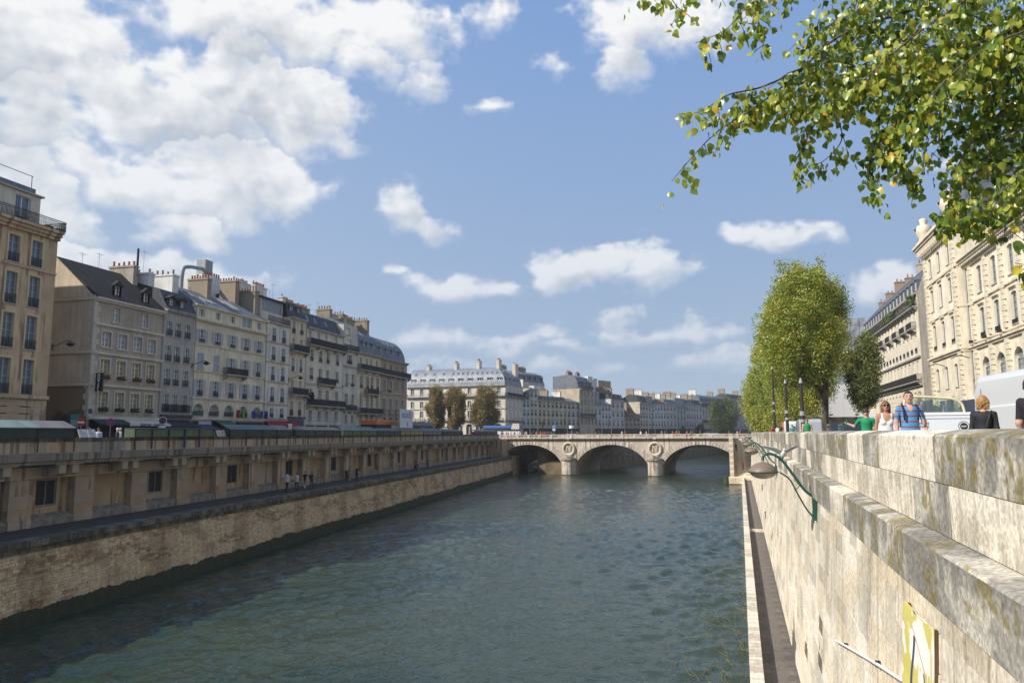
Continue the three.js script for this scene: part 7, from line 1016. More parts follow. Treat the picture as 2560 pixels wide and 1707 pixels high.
// ---------------------------------------------------------------- vehicles
const tyre = M([0.015, 0.015, 0.016], 0.9);
function wheel(t, x, z, r = 0.33) { const g = memo('tyre' + r, () => { const q = new THREE.TorusGeometry(r * 0.78, r * 0.24, 8, 20); return q; }), w = mesh('wheel', g, tyre, t, [x, r, z]); mesh('rim', memo('rim' + r, () => new THREE.CylinderGeometry(r * 0.58, r * 0.58, r * 0.35, 14).rotateX(Math.PI / 2)), MT.frameGrey, w); }
function sideShape(pts, w, bev = 0.09) { const s = new THREE.Shape(); pts.forEach(([x, y], i) => (i ? s.lineTo(x, y) : s.moveTo(x, y))); const g = new THREE.ExtrudeGeometry(s, { depth: w - 2 * bev, bevelEnabled: true, bevelSize: bev, bevelThickness: bev, bevelSegments: 3 }); g.translate(0, 0, -w / 2 + bev); return g; }
function car(f, s, n, y, turn, col, label, o = {}) {
  const t = f.group('parked_car', label, o.cat || 'car', s, y, n, o.group); t.rotation.y += turn; const paint = new THREE.MeshPhysicalMaterial({ color: new THREE.Color().setRGB(...col), roughness: 0.4, clearcoat: 1, clearcoatRoughness: 0.08 });
  mesh('body', sideShape([[-2.0, 0.35], [2.0, 0.35], [2.05, 0.75], [1.3, 0.92], [-1.9, 0.95], [-2.08, 0.7]], 1.72), paint, t);
  mesh('cabin', sideShape([[-1.75, 0.9], [1.15, 0.9], [0.45, 1.44], [-1.2, 1.46]], 1.5, 0.14), MT.glass, t); mesh('roof', sideShape([[-1.2, 1.42], [0.45, 1.40], [0.3, 1.5], [-1.05, 1.52]], 1.3, 0.05), paint, t);
  for (const x of [-1.3, 1.3]) for (const z of [-0.8, 0.8]) wheel(t, x, z); for (const z of [-0.6, 0.6]) { mesh('headlight', box(0.08, 0.16, 0.34, 2.1, 0.72, z), MT.glassPale, t); mesh('tail_light', box(0.06, 0.16, 0.3, -2.13, 0.75, z), M([0.3, 0.01, 0.01], 0.3), t); } return t;
}
function van(f, s, n, y, turn, col, label, L = 5.6, H = 2.55, o = {}) {
  const t = f.group('van', label, 'van', s, y, n, o.group); t.rotation.y += turn; const paint = new THREE.MeshPhysicalMaterial({ color: new THREE.Color().setRGB(...col), roughness: 0.42, clearcoat: 0.8, clearcoatRoughness: 0.1 });
  const a = L / 2; mesh('body', sideShape([[-a, 0.4], [a - 0.05, 0.4], [a, 0.9], [a - 0.25, 1.15], [a - 0.95, 1.45], [a - 1.55, H - 0.25], [a - 2.1, H - 0.05], [-a + 0.35, H], [-a + 0.08, H - 0.22], [-a, H * 0.55]], 1.98, 0.13), paint, t);
  for (const z of [-1, 1]) { mesh('side_window', sideShape([[a - 2.3, 1.45], [a - 1.05, 1.45], [a - 1.62, H - 0.5], [a - 2.3, H - 0.5]], 0.03, 0.01), MT.glass, t, [0, 0, z * 0.985]); mesh('mirror', box(0.14, 0.34, 0.2, a - 1.1, 1.6, z * 1.12), MT.black, t); mesh('side_moulding', box(L - 1.0, 0.12, 0.03, -0.3, 0.85, z * 1.0), MT.frameGrey, t); }
  if (o.panels) for (const z of [-1, 1]) for (const [x0, x1, y0, y1] of [[-a + 0.75, -0.35, 1.05, H - 0.55], [-0.15, a - 2.45, 1.05, H - 0.55]]) { const s2 = new THREE.Shape(), r = 0.18; s2.moveTo(x0 + r, y0); s2.lineTo(x1 - r, y0); s2.quadraticCurveTo(x1, y0, x1, y0 + r); s2.lineTo(x1, y1 - r); s2.quadraticCurveTo(x1, y1, x1 - r, y1); s2.lineTo(x0 + r, y1); s2.quadraticCurveTo(x0, y1, x0, y1 - r); s2.lineTo(x0, y0 + r); s2.quadraticCurveTo(x0, y0, x0 + r, y0); const g = new THREE.ExtrudeGeometry(s2, { depth: 0.012, bevelEnabled: true, bevelSize: 0.03, bevelThickness: 0.014, bevelSegments: 2 }); mesh('pressed_panel', g, paint, t, [0, 0, z > 0 ? 0.99 : -1.002]); }
  if (o.panels) for (const z of [-1, 1]) { mesh('door_seam', merge([span(-a + 0.52, -a + 0.535, 0.5, H - 0.15, z * 0.99 - 0.006, z * 0.99 + 0.006)]), MT.black, t); mesh('waist_seam', span(-a + 0.06, -a + 0.42, 1.62, 1.635, z * 0.99 - 0.004, z * 0.99 + 0.006), MT.frameGrey, t); mesh('roof_rail', span(-a + 0.6, a - 2.4, H - 0.02, H + 0.03, z * 0.86 - 0.03, z * 0.86 + 0.03), MT.black, t); mesh('tail_light', span(-a - 0.01, -a + 0.07, 1.0, 1.5, z * 0.9 - 0.09, z * 0.9 + 0.09), M([0.3, 0.01, 0.01], 0.3), t); }
  mesh('windscreen', (() => { const g = box(0.04, 1.0, 1.6); g.rotateZ(0.52); g.translate(a - 1.22, 1.85, 0); return g; })(), MT.glass, t);
  for (const x of [-a + 1.0, a - 0.95]) for (const z of [-0.86, 0.86]) wheel(t, x, z, 0.36); for (const z of [-0.7, 0.7]) mesh('headlight', box(0.1, 0.26, 0.3, a + 0.02, 0.95, z), MT.glassPale, t); return t;
}
{
  van(FR, -14.2, -3.5, 8.46, Math.PI, [0.72, 0.73, 0.73], 'big white panel van at right behind the blonde person', 6.2, 2.2, { panels: 1 }).rotation.y = FR.turn;
  // open-top tour bus
  {
    const t = FR.group('tour_bus', 'white open-top tour bus with cream windscreen frame behind the striped shirt', 'bus', -36.2, 8.46, -8.3), wb = new THREE.MeshPhysicalMaterial({ color: 0xe9ebec, roughness: 0.35, clearcoat: 0.7 }); t.rotation.y = -0.3; const cream = M([0.72, 0.62, 0.36], 0.5);
    mesh('body', new RoundedBoxGeometry(9.6, 1.62, 2.4, 3, 0.12).translate(0, 1.19, 0), wb, t);
    for (const y of [1.72, 1.86]) mesh('trim_line', span(-4.7, 4.7, y, y + 0.02, 1.2, 1.206), MT.black, t); for (const x of [-3.2, -0.9, 1.6]) mesh('panel_seam', span(x, x + 0.015, 0.45, 1.95, 1.2, 1.205), MT.frameGrey, t);
    const sl = mesh('lettering', textGeo('CENTRE', 0.09), MT.frameGrey, t, [-3.05, 1.54, 1.203]); mesh('lettering', textGeo('AFFAIRE', 0.09), MT.frameGrey, t, [-3.08, 1.4, 1.203]);
    const em = mesh('emblem', (() => { const g = new THREE.RingGeometry(0.19, 0.215, 28); return g; })(), MT.black, t, [-1.5, 1.4, 1.206]); mesh('emblem_disc', new THREE.CircleGeometry(0.15, 24), MT.black, em); mesh('emblem_letters', textGeo('DAY', 0.075), MT.white, em, [0, 0, 0.003]);
    // rolling windscreen frame across the open top
    mesh('screen_frame', tube([[-3.65, 1.95, 1.12], [-3.7, 2.4, 1.1], [-3.6, 2.6, 1.06], [-3.3, 2.68, 1.05], [-2.3, 2.62, 1.05], [-1.75, 2.54, 1.06], [-1.5, 2.36, 1.08], [-1.4, 1.95, 1.12]], 0.055, 50, 8), cream, t);
    mesh('screen', (() => { const s2 = new THREE.Shape([[-3.6, 1.98], [-3.64, 2.4], [-3.5, 2.6], [-2.3, 2.58], [-1.78, 2.5], [-1.56, 2.34], [-1.46, 1.98]].map((p) => new THREE.Vector2(...p))); return new THREE.ShapeGeometry(s2); })(), new THREE.MeshPhysicalMaterial({ color: 0xcfe4dd, transmission: 0.9, roughness: 0.05, thickness: 0, side: THREE.DoubleSide }), t, [0, 0, 1.08]);
    const rl = []; for (const y of [2.12, 2.28, 2.44]) rl.push(bar([-4.7, y, 1.12], [-3.7, y, 1.12], 0.022)); for (let k = 0; k < 5; k++) rl.push(bar([-4.7 + k * 0.25, 1.95, 1.12], [-4.7 + k * 0.25, 2.44, 1.12], 0.022)); mesh('side_rail', merge(rl), cream, t);
    for (let k = 0; k < 6; k++) for (const z of [-0.6, 0.55]) mesh('seat', memo('busseat', () => merge([span(-0.22, 0.22, 1.62, 1.95, -0.42, 0.42), span(0.16, 0.24, 1.9, 2.5, -0.42, 0.42)])), M([0.05, 0.06, 0.09], 0.8), t, [-3.6 + k * 0.8, 0.05, z]);
    for (const x of [-3.2, 3.0]) for (const z of [-1.05, 1.05]) wheel(t, x, z, 0.45);
  }
  van(FR, -76, -4.0, 8.46, Math.PI, [0.36, 0.38, 0.40], 'silver grey van parked behind the pole near the green singlet', 6.0, 2.25, { group: 'vans parked on the right quay' }); van(FR, -92, -3.6, 8.46, Math.PI, [0.66, 0.67, 0.68], 'small white van parked beyond the silver grey van', 4.6, 2.3, { group: 'vans parked on the right quay' });
  car(FR, -53, -4.9, 8.46, Math.PI, [0.72, 0.72, 0.72], 'white car whose roof shows above the wall left of the green shirt', { group: 'white cars on the right quay' }).scale.setScalar(1.12); car(FR, -60, -4.9, 8.46, Math.PI, [0.70, 0.70, 0.71], 'white car parked just beyond the first white car', { group: 'white cars on the right quay' }).scale.setScalar(1.15);
  van(FR, -112, -4.4, 8.46, 0, [0.42, 0.03, 0.025], 'red emergency van parked at the far end of the right quay', 5.6, 2.6);
  // traffic near the bridge
  car(BR, 19.5, -8, 8.45, 0, [0.45, 0.48, 0.5], 'silver car crossing the bridge above the left pier'); car(BR, 52.5, -9, 8.45, 0, [0.55, 0.57, 0.6], 'pale car crossing the bridge near its right end'); car(BR, 12.6, -9, 8.45, 0, [0.04, 0.04, 0.05], 'black car crossing the bridge behind the crowd');
  const bus = (f, s, n, turn, label, low, up, roofed, L = 11) => { const t = f.group('coach', label, 'bus', s, 8.46, n); t.rotation.y += turn; mesh('lower_body', new RoundedBoxGeometry(L, 1.5, 2.5, 2, 0.1).translate(0, 1.05, 0), low, t); mesh('window_band', span(-L / 2 + 0.05, L / 2 - 0.05, 1.8, 2.6, -1.2, 1.2), MT.glass, t); mesh('upper_body', new RoundedBoxGeometry(L, 0.7, 2.5, 2, 0.1).translate(0, 2.9, 0), up, t); if (!roofed) mesh('top_rail', merge([bar([-L / 2, 3.7, 1.15], [L / 2, 3.7, 1.15], 0.03), ...[...Array(9)].map((_, k) => bar([-L / 2 + k * L / 8, 3.2, 1.15], [-L / 2 + k * L / 8, 3.7, 1.15], 0.025))]), MT.frameGrey, t); for (const x of [-L / 2 + 2, L / 2 - 2.4]) for (const z of [-1.1, 1.1]) wheel(t, x, z, 0.48); return t; };
  bus(FL, 112, -7.6, 0, 'red tour bus with orange upper deck behind the bookseller boxes', M([0.28, 0.02, 0.02], 0.4), M([0.60, 0.16, 0.02], 0.4), false); bus(FL, 132, -8.5, 0, 'blue and lime green double-deck tour bus beside the vaulted block', M([0.30, 0.42, 0.03], 0.4), M([0.08, 0.10, 0.18], 0.4), false, 12); bus(BR, 0.5, -9, 0, 'white and blue city bus at the left bridge end', M([0.6, 0.62, 0.64], 0.4), M([0.05, 0.14, 0.4], 0.4), true, 10);
}
// ---------------------------------------------------------------- gull
{
  const p = [9.05, 8.92, -25], t = thing('gull', 'grey and white gull gliding in front of the quay wall', 'bird', p, FR.turn + 0.3); t.rotation.z = 0.2; t.rotation.x = -0.5; 
  const b = new THREE.SphereGeometry(0.09, 16, 12), q = b.attributes.position; for (let i = 0; i < q.count; i++) { const x = q.getX(i) / 0.09; q.setX(i, q.getX(i) * 2.2); const k = x > 0 ? 1 - 0.35 * x : 1 + 0.7 * x * 0.6; q.setY(i, q.getY(i) * k); q.setZ(i, q.getZ(i) * k); } b.computeVertexNormals();
  mesh('body', b, M([0.62, 0.63, 0.64], 0.8), t); const hd = mesh('head', new THREE.SphereGeometry(0.05, 12, 10).translate(0.21, 0.03, 0), M([0.68, 0.68, 0.68], 0.8), t); mesh('bill', bar([0.25, 0.03, 0], [0.31, 0.015, 0], 0.014, 6, 0.003), M([0.5, 0.2, 0.03], 0.6), hd);
  mesh('tail', extrudeX([[-0.07, 0], [0.07, 0], [0.07, 0.012], [-0.07, 0.012]], -0.34, -0.14), M([0.03, 0.03, 0.03], 0.8), t);
  for (const s of [-1, 1]) { const sh = new THREE.Shape([[0.10, 0], [0.13, 0.26], [0.02, 0.62], [-0.06, 0.60], [-0.05, 0.28], [-0.10, 0]].map((v) => new THREE.Vector2(...v))), g = new THREE.ExtrudeGeometry(sh, { depth: 0.012, bevelEnabled: true, bevelSize: 0.008, bevelThickness: 0.006, bevelSegments: 1 }); g.rotateX(s * (Math.PI / 2 - 0.5)); mesh('wing', g, M([0.34, 0.36, 0.38], 0.8), t, [0.02, 0.04, s * 0.05]); }
}

// ---------------------------------------------------------------- people: one continuous skinned surface each
function surfaceNet(sdf, lo, hi, cell) {
  const n = [0, 1, 2].map((k) => Math.ceil((hi[k] - lo[k]) / cell) + 1), [nx, ny, nz] = n, F = new Float32Array(nx * ny * nz), at = (i, j, k) => (k * ny + j) * nx + i;
  for (let k = 0; k < nz; k++) for (let j = 0; j < ny; j++) for (let i = 0; i < nx; i++) F[at(i, j, k)] = sdf(lo[0] + i * cell, lo[1] + j * cell, lo[2] + k * cell);
  const id = new Int32Array(nx * ny * nz).fill(-1), pos = [], idx = [];
  for (let k = 0; k < nz - 1; k++) for (let j = 0; j < ny - 1; j++) for (let i = 0; i < nx - 1; i++) {
    let sx = 0, sy = 0, sz = 0, c = 0; const v = (a, b, d) => F[at(i + a, j + b, k + d)];
    const edge = (a, b, d, e, f, g) => { const p = v(a, b, d), q = v(e, f, g); if ((p < 0) !== (q < 0)) { const t = p / (p - q); sx += a + (e - a) * t; sy += b + (f - b) * t; sz += d + (g - d) * t; c++; } };
    edge(0, 0, 0, 1, 0, 0); edge(0, 1, 0, 1, 1, 0); edge(0, 0, 1, 1, 0, 1); edge(0, 1, 1, 1, 1, 1); edge(0, 0, 0, 0, 1, 0); edge(1, 0, 0, 1, 1, 0); edge(0, 0, 1, 0, 1, 1); edge(1, 0, 1, 1, 1, 1); edge(0, 0, 0, 0, 0, 1); edge(1, 0, 0, 1, 0, 1); edge(0, 1, 0, 0, 1, 1); edge(1, 1, 0, 1, 1, 1);
    if (c) { id[at(i, j, k)] = pos.length / 3; pos.push(lo[0] + (i + sx / c) * cell, lo[1] + (j + sy / c) * cell, lo[2] + (k + sz / c) * cell); }
  }
  const quad = (a, b, c, d, fl) => { if (a < 0 || b < 0 || c < 0 || d < 0) return; if (fl) idx.push(a, b, c, a, c, d); else idx.push(a, c, b, a, d, c); };
  for (let k = 1; k < nz - 1; k++) for (let j = 1; j < ny - 1; j++) for (let i = 1; i < nx - 1; i++) {
    const f = F[at(i, j, k)] < 0;
    if (f !== F[at(i + 1, j, k)] < 0) quad(id[at(i, j - 1, k - 1)], id[at(i, j, k - 1)], id[at(i, j, k)], id[at(i, j - 1, k)], f);
    if (f !== F[at(i, j + 1, k)] < 0) quad(id[at(i - 1, j, k - 1)], id[at(i - 1, j, k)], id[at(i, j, k)], id[at(i, j, k - 1)], f);
    if (f !== F[at(i, j, k + 1)] < 0) quad(id[at(i - 1, j - 1, k)], id[at(i, j - 1, k)], id[at(i, j, k)], id[at(i - 1, j, k)], f);
  }
  const g = new THREE.BufferGeometry(); g.setAttribute('position', new THREE.Float32BufferAttribute(pos, 3)); g.setIndex(idx); g.computeVertexNormals(); return g;
}
const smin = (a, b, k) => { const h = clamp(0.5 + 0.5 * (b - a) / k, 0, 1); return b + (a - b) * h - k * h * (1 - h); };
function capsule(x, y, z, A, B, ra, rb, fz = 1) {
  const bx = B[0] - A[0], by = B[1] - A[1], bz = (B[2] - A[2]) * fz, px = x - A[0], py = y - A[1], pz = (z - A[2]) * fz, t = clamp((px * bx + py * by + pz * bz) / (bx * bx + by * by + bz * bz + 1e-9), 0, 1);
  return Math.hypot(px - bx * t, py - by * t, pz - bz * t) - (ra + (rb - ra) * t);
}
// joints of a 1.75 m figure facing +z
function skeleton(o = {}) {
  const w = o.woman ? 1 : 0, sh = 0.185 - 0.02 * w, step = o.step ?? 0.0, sit = o.sit ?? 0;
  const arm = (s, a) => { const S = [s * sh, 1.425, 0], d = a || { e: [s * 0.035, -0.28, -0.02], h: [s * 0.02, -0.26, 0.07] }, E = [S[0] + d.e[0], S[1] + d.e[1], S[2] + d.e[2]], H = [E[0] + d.h[0], E[1] + d.h[1], E[2] + d.h[2]]; return { S, E, H }; };
  const leg = (s, f) => { const Hp = [s * 0.095, 0.93, 0]; if (sit) return { Hp, K: [s * 0.12, 0.93, 0.42], A: [s * 0.12, 0.5, 0.46] }; const K = [s * 0.1, 0.5, f * 0.16 + 0.03], A = [s * 0.1, 0.085 + Math.max(0, -f) * 0.06, f * 0.28 - 0.03]; return { Hp, K, A }; };
  return { w, la: arm(1, o.la), ra: arm(-1, o.ra), ll: leg(1, step), rl: leg(-1, -step), bend: o.bend ?? 0 };
}
function personGeo(o, cell) {
  const k = skeleton(o), B = [], add = (n, A, C, ra, rb, fz) => B.push([n, A, C, ra, rb, fz ?? 1]);
  const belly = o.heavy ?? 0;
  add('torso', [0, 1.0, 0], [0, 1.14, 0.01], 0.155 + belly * 0.03, 0.14 + belly * 0.03 - k.w * 0.015, 1.35); add('torso', [0, 1.14, 0.01], [0, 1.34, 0], 0.14 - k.w * 0.015 + belly * 0.02, 0.165 - k.w * 0.02, 1.4); add('torso', [-0.10, 1.39, -0.005], [0.10, 1.39, -0.005], 0.085, 0.085, 1.15);
  if (k.w) for (const s of [-1, 1]) add('torso', [s * 0.07, 1.27, 0.062], [s * 0.07, 1.25, 0.066], 0.066, 0.066);
  add('hips', [-0.07, 0.94, -0.005], [0.07, 0.94, -0.005], 0.115, 0.115, 1.1);
  add('neck', [0, 1.44, -0.015], [0, 1.54, 0.005], 0.056 - k.w * 0.008, 0.052 - k.w * 0.008);
  for (const a of [k.la, k.ra]) {
    add('sleeve', a.S, a.E, 0.058 - k.w * 0.01, 0.044 - k.w * 0.006); add('forearm', a.E, a.H, 0.042 - k.w * 0.006, 0.029 - k.w * 0.004);
    const d = new THREE.Vector3(a.H[0] - a.E[0], a.H[1] - a.E[1], a.H[2] - a.E[2]).normalize(), sd = Math.sign(a.S[0]), fw = new THREE.Vector3(0, 0, 1).addScaledVector(d, -d.z).normalize(), P = (f, q, l = 0) => [a.H[0] + d.x * f + fw.x * q, a.H[1] + d.y * f + fw.y * q, a.H[2] + d.z * f + fw.z * q];
    add('hand', a.H, P(0.075, 0.004), 0.028, 0.032);
    if (cell < 0.02) { [[-0.026, 0.135], [-0.009, 0.155], [0.009, 0.16], [0.026, 0.145]].forEach(([q, l]) => { const p = P(0.075, q), m = P(0.115, q * 1.1), e = P(l, q * 1.05); add('hand', p, [m[0] - sd * 0.006, m[1], m[2]], 0.0095, 0.009); add('hand', [m[0] - sd * 0.006, m[1], m[2]], [e[0] - sd * 0.025, e[1], e[2]], 0.009, 0.008); }); const p = P(0.02, 0.03), e = P(0.085, 0.06); add('hand', p, e, 0.012, 0.009); } else add('hand', P(0.06, 0), P(0.13, 0.01), 0.03, 0.018);
  }
  for (const l of [k.ll, k.rl]) { add('leg', l.Hp, l.K, 0.088, 0.06); add('shin', l.K, l.A, 0.058, 0.042); add('shoe', [l.A[0], l.A[1] - 0.03, l.A[2]], [l.A[0] * 1.15, l.A[1] - 0.045, l.A[2] + 0.15], 0.045, 0.036); }
  const hx = 0, hy = 1.635, hz = 0.012, ht = o.turn ?? 0, hc = Math.cos(ht), hs = Math.sin(ht);
  const head = (x, y, z) => { let X = (x - hx) * hc - (z - hz) * hs, Z = (x - hx) * hs + (z - hz) * hc, Y = y - hy; const a = Math.hypot(X / 0.078, Y / 0.115, Z / 0.098), d = (a - 1) * 0.085; let m = smin(d, capsule(X, Y, Z, [0, -0.06, 0.035], [0, -0.09, 0.055], 0.05, 0.034), 0.03); m = smin(m, capsule(X, Y, Z, [0, 0.018, 0.088], [0, -0.028, 0.112], 0.009, 0.015), 0.012); for (const s of [-1, 1]) { m = smin(m, Math.hypot((X - s * 0.08) / 0.4, Y + 0.005, Z + 0.005) * 0.75 - 0.024, 0.008); const e = Math.hypot(X - s * 0.032, Y - 0.012, Z - 0.093) - 0.014; m = Math.max(m, -e - 0.004); m = Math.min(m, e + 0.006); } m = smin(m, capsule(X, Y, Z, [-0.02, -0.058, 0.086], [0.02, -0.058, 0.086], 0.008, 0.008), 0.006); return m; };
  const bend = k.bend, warp = (y, z) => (y > 1 && bend ? z - bend * (y - 1) : z);
  const bone = (x, y, z) => { z = warp(y, z); let m = 1, bn = '', bd = 1; for (const [n, A, C, ra, rb, fz] of B) { const d = capsule(x, y, z, A, C, ra, rb, fz); if (d < bd) { bd = d; bn = n; } m = smin(m, d, n === 'hand' ? 0.008 : 0.035); } const h = head(x, y, z); if (h < bd) bn = 'head'; return [smin(m, h, 0.02), bn]; };
  const lo = [-0.62, -0.03, -0.5 + Math.min(0, bend)], hi = [0.62, 1.80, 0.62 + Math.max(0, bend) * 0.8]; if (o.box) { if (o.box[0]) lo[0] = o.box[0]; if (o.box[1]) hi[0] = o.box[1]; }
  const g = surfaceNet((x, y, z) => bone(x, y, z)[0], lo, hi, cell), p = g.attributes.position, col = new Float32Array(p.count * 3);
  for (let i = 0; i < p.count; i++) {
    const x = p.getX(i), y = p.getY(i), z = warp(y, p.getZ(i)), n = bone(x, y, p.getZ(i))[1], c = o.c; let v = c.skin;
    if (n === 'torso') v = c.shirtFn ? c.shirtFn(x, y, z) || c.skin : c.shirt; else if (n === 'hips') v = y > 0.88 ? (c.shirtFn ? c.shirtFn(x, y, z) || c.shirt : c.shirt) : c.legs; else if (n === 'sleeve') { const a = x > 0 ? k.la : k.ra, t = Math.hypot(x - a.S[0], y - a.S[1], z - a.S[2]) / 0.29; v = t < (c.sleeve ?? 0.75) ? (c.shirtFn ? c.shirtFn(x, y, z) || c.skin : c.shirt) : c.skin; } else if (n === 'forearm') v = (c.sleeve ?? 0.75) > 1.2 ? c.shirt : c.skin; else if (n === 'leg') v = c.legs; else if (n === 'shin') v = c.shorts ? c.skin : c.legs; else if (n === 'shoe') v = c.shoes || [0.03, 0.03, 0.03];
    if (n === 'neck' && y < 1.465 && !c.shirtFn) v = c.shirt;
    if (n === 'head') { const X = (x - hx) * hc - (z - hz) * hs, Z = (x - hx) * hs + (z - hz) * hc, Y = y - hy; if (cell < 0.02) { if (Math.hypot((X) / 0.024, (Y + 0.058) / 0.009) < 1 && Z > 0.06) v = [0.42, 0.16, 0.13]; for (const s of [-1, 1]) { if (Math.hypot(X - s * 0.032, Y - 0.012) < 0.011 && Z > 0.05) v = [0.05, 0.035, 0.03]; if (Math.abs(Y - 0.036) < 0.006 && Math.abs(X - s * 0.034) < 0.022 && Z > 0.05) v = c.hair; } } }
    col.set(v, i * 3);
  }
  g.setAttribute('color', new THREE.BufferAttribute(col, 3)); return g;
}
function hairGeo(o, cell) {                                              // a cap of hair that leaves the face free, longer if asked
  const len = o.hairLen ?? 0, ht = o.turn ?? 0, hc = Math.cos(ht), hs = Math.sin(ht), bend = o.bend ?? 0;
  const f = (x, y, z0) => { const z1 = y > 1 && bend ? z0 - bend * (y - 1) : z0; let X = x * hc - (z1 - 0.012) * hs, Z = x * hs + (z1 - 0.012) * hc, Y = y - 1.635; const lump = 0.006 * Math.sin(X * 90 + Y * 40) * Math.sin(Z * 70 + Y * 60), a = (Math.hypot(X / 0.089, (Y - 0.012) / 0.122, (Z + 0.008) / 0.108) - 1) * 0.09 + lump; let m = a; if (len > 0) { for (const s of [-1, 0, 1]) m = smin(m, capsule(X, Y, Z, [s * 0.062, 0.0, -0.03], [s * 0.075, -len, -0.035], 0.05, 0.035) + lump, 0.03); } const face = Math.max(Z > 0 ? -1 : 0.02 - Z, Y - (o.hairline ?? 0.052)); const cut = Math.max(-(Z - 0.02), Y - (o.hairline ?? 0.055)), low = len > 0 ? -1 : -(Y + 0.045 + Z * 0.6); m = Math.max(m, -Math.max(0.025 - Z + 0, Y - (o.hairline ?? 0.055)) * -1 < 0 ? m : m); m = Math.max(m, -cut); if (len <= 0) m = Math.max(m, low); return m; };
  return surfaceNet(f, [-0.2, 1.635 - 0.16 - len, -0.3 + Math.min(0, bend)], [0.2, 1.83, 0.24 + Math.max(0, bend)], cell);
}
const SKIN = new THREE.MeshPhysicalMaterial({ vertexColors: true, roughness: 0.75, sheen: 0.2 });
const skins = [[0.50, 0.29, 0.20], [0.42, 0.24, 0.16], [0.58, 0.36, 0.27]];
function person(o) {
  const t = thing('person', o.label, 'person', o.pos, o.yaw, o.group); t.scale.setScalar((o.height ?? 1.72) / 1.75);
  const c = { skin: skins[0], shirt: [0.3, 0.3, 0.3], legs: [0.04, 0.05, 0.08], hair: [0.05, 0.03, 0.02], ...o.c }, cell = o.cell ?? 0.04;
  mesh('body', o.geoKey ? memo('person' + o.geoKey, () => personGeo({ ...o, c }, cell)) : personGeo({ ...o, c }, cell), SKIN, t);
  if (!o.bald) mesh('hair', memo('hair' + [o.hairLen, o.turn, cell, o.bend, o.hairline].join(), () => hairGeo(o, Math.min(cell, 0.03) * 0.7)), M(c.hair, 0.6), t);
  if (o.extra) o.extra(t, c); return t;
}
{
  const at = (s, n, y = 8.62) => FR.at(s, y, n), toCam = (s, n) => { const p = at(s, n); return Math.atan2(-p[0], -p[2]); };
  // woman in a white vest with sunglasses
  person({ label: 'person in white vest and sunglasses walking behind the parapet', pos: at(-18.2, -0.95), yaw: toCam(-18.2, -0.95) + 0.15, height: 1.73, cell: 0.015, woman: 1, hairLen: 0.17, step: 0.3, la: { e: [0.06, -0.27, -0.03], h: [0.0, -0.25, 0.06] }, ra: { e: [-0.05, -0.27, -0.06], h: [0.0, -0.25, 0.04] },
    c: { skin: [0.42, 0.225, 0.14], hair: [0.16, 0.085, 0.04], legs: [0.05, 0.06, 0.1], sleeve: -1, shirt: [0.74, 0.73, 0.74], shirtFn: (x, y, z) => { const ax = Math.abs(x); if (y > 1.33 && !(ax > 0.075 && ax < 0.115)) return null; if (z > 0 && y > 1.27 + 0.9 * ax * ax * 12 && ax < 0.08) return null; return ax > 0.15 && y > 1.25 ? null : [0.74, 0.73, 0.74]; } },
    extra: (t) => { const s = mesh('sunglasses', merge([...[-1, 1].map((k) => { const g = new THREE.SphereGeometry(0.031, 14, 10); g.scale(1.05, 0.8, 0.35); g.translate(k * 0.033, 1.65, 0.108); return g; }), box(0.02, 0.01, 0.01, 0, 1.655, 0.116), span(-0.086, -0.078, 1.645, 1.66, 0.0, 0.1), span(0.078, 0.086, 1.645, 1.66, 0.0, 0.1)]), M([0.01, 0.008, 0.008], 0.12), t); } });
  // man in a striped polo with backpack straps
  const stripe = (x, y, z) => { if (y > 1.36 && Math.abs(x) < 0.05 - (1.47 - y) * 0.25 && z > 0.02) return null; const k = ((y + 0.02) % 0.105) / 0.105; return k < 0.27 ? [0.36, 0.015, 0.03] : [0.045, 0.30, 0.55]; };
  person({ label: 'person in blue polo with red stripes and dark backpack straps', pos: at(-17.0, -1.2), yaw: toCam(-17.0, -1.2) + 0.2, height: 1.88, cell: 0.015, step: -0.3, heavy: 0.5, turn: -0.15, hairLen: 0, hairline: 0.078, la: { e: [0.07, -0.27, -0.02], h: [0.03, -0.25, 0.06] }, ra: { e: [-0.06, -0.27, -0.03], h: [0.0, -0.25, 0.08] },
    c: { skin: [0.55, 0.32, 0.24], hair: [0.03, 0.02, 0.014], shirt: [0.045, 0.30, 0.55], shirtFn: stripe, legs: [0.05, 0.05, 0.07], sleeve: 0.8 },
    extra: (t) => { for (const s of [-1, 1]) mesh('backpack_strap', (() => { const g = tube([[s * 0.12, 1.18, 0.14], [s * 0.128, 1.3, 0.15], [s * 0.13, 1.42, 0.095], [s * 0.125, 1.49, 0.0], [s * 0.12, 1.44, -0.11]], 0.019, 20, 8); return g; })(), M([0.012, 0.014, 0.03], 0.8), t); mesh('backpack', new RoundedBoxGeometry(0.3, 0.44, 0.16, 3, 0.06).translate(0, 1.24, -0.21), MT.black, t); mesh('collar', (() => { const g = new THREE.TorusGeometry(0.072, 0.02, 8, 24, Math.PI * 1.55); g.rotateX(Math.PI / 2 + 0.25); g.rotateY(Math.PI * 0.725 + Math.PI / 2); g.translate(0, 1.465, -0.005); return g; })(), M([0.06, 0.40, 0.62], 0.8), t); } });
  // person in green from behind, raising a bottle
  person({ label: 'person in bright green T-shirt seen from behind, raising a bottle', pos: at(-23.4, -1.3), yaw: toCam(-23.4, -1.3) + Math.PI + 0.15, height: 1.7, cell: 0.016, hairLen: 0, step: 0.2, ra: { e: [-0.02, -0.28, 0.0], h: [0.0, -0.25, 0.06] }, la: { e: [0.14, -0.20, 0.10], h: [0.16, 0.08, 0.12] }, c: { shirt: [0.012, 0.27, 0.10], hair: [0.03, 0.02, 0.016], legs: [0.1, 0.1, 0.1], sleeve: 0.8 } });
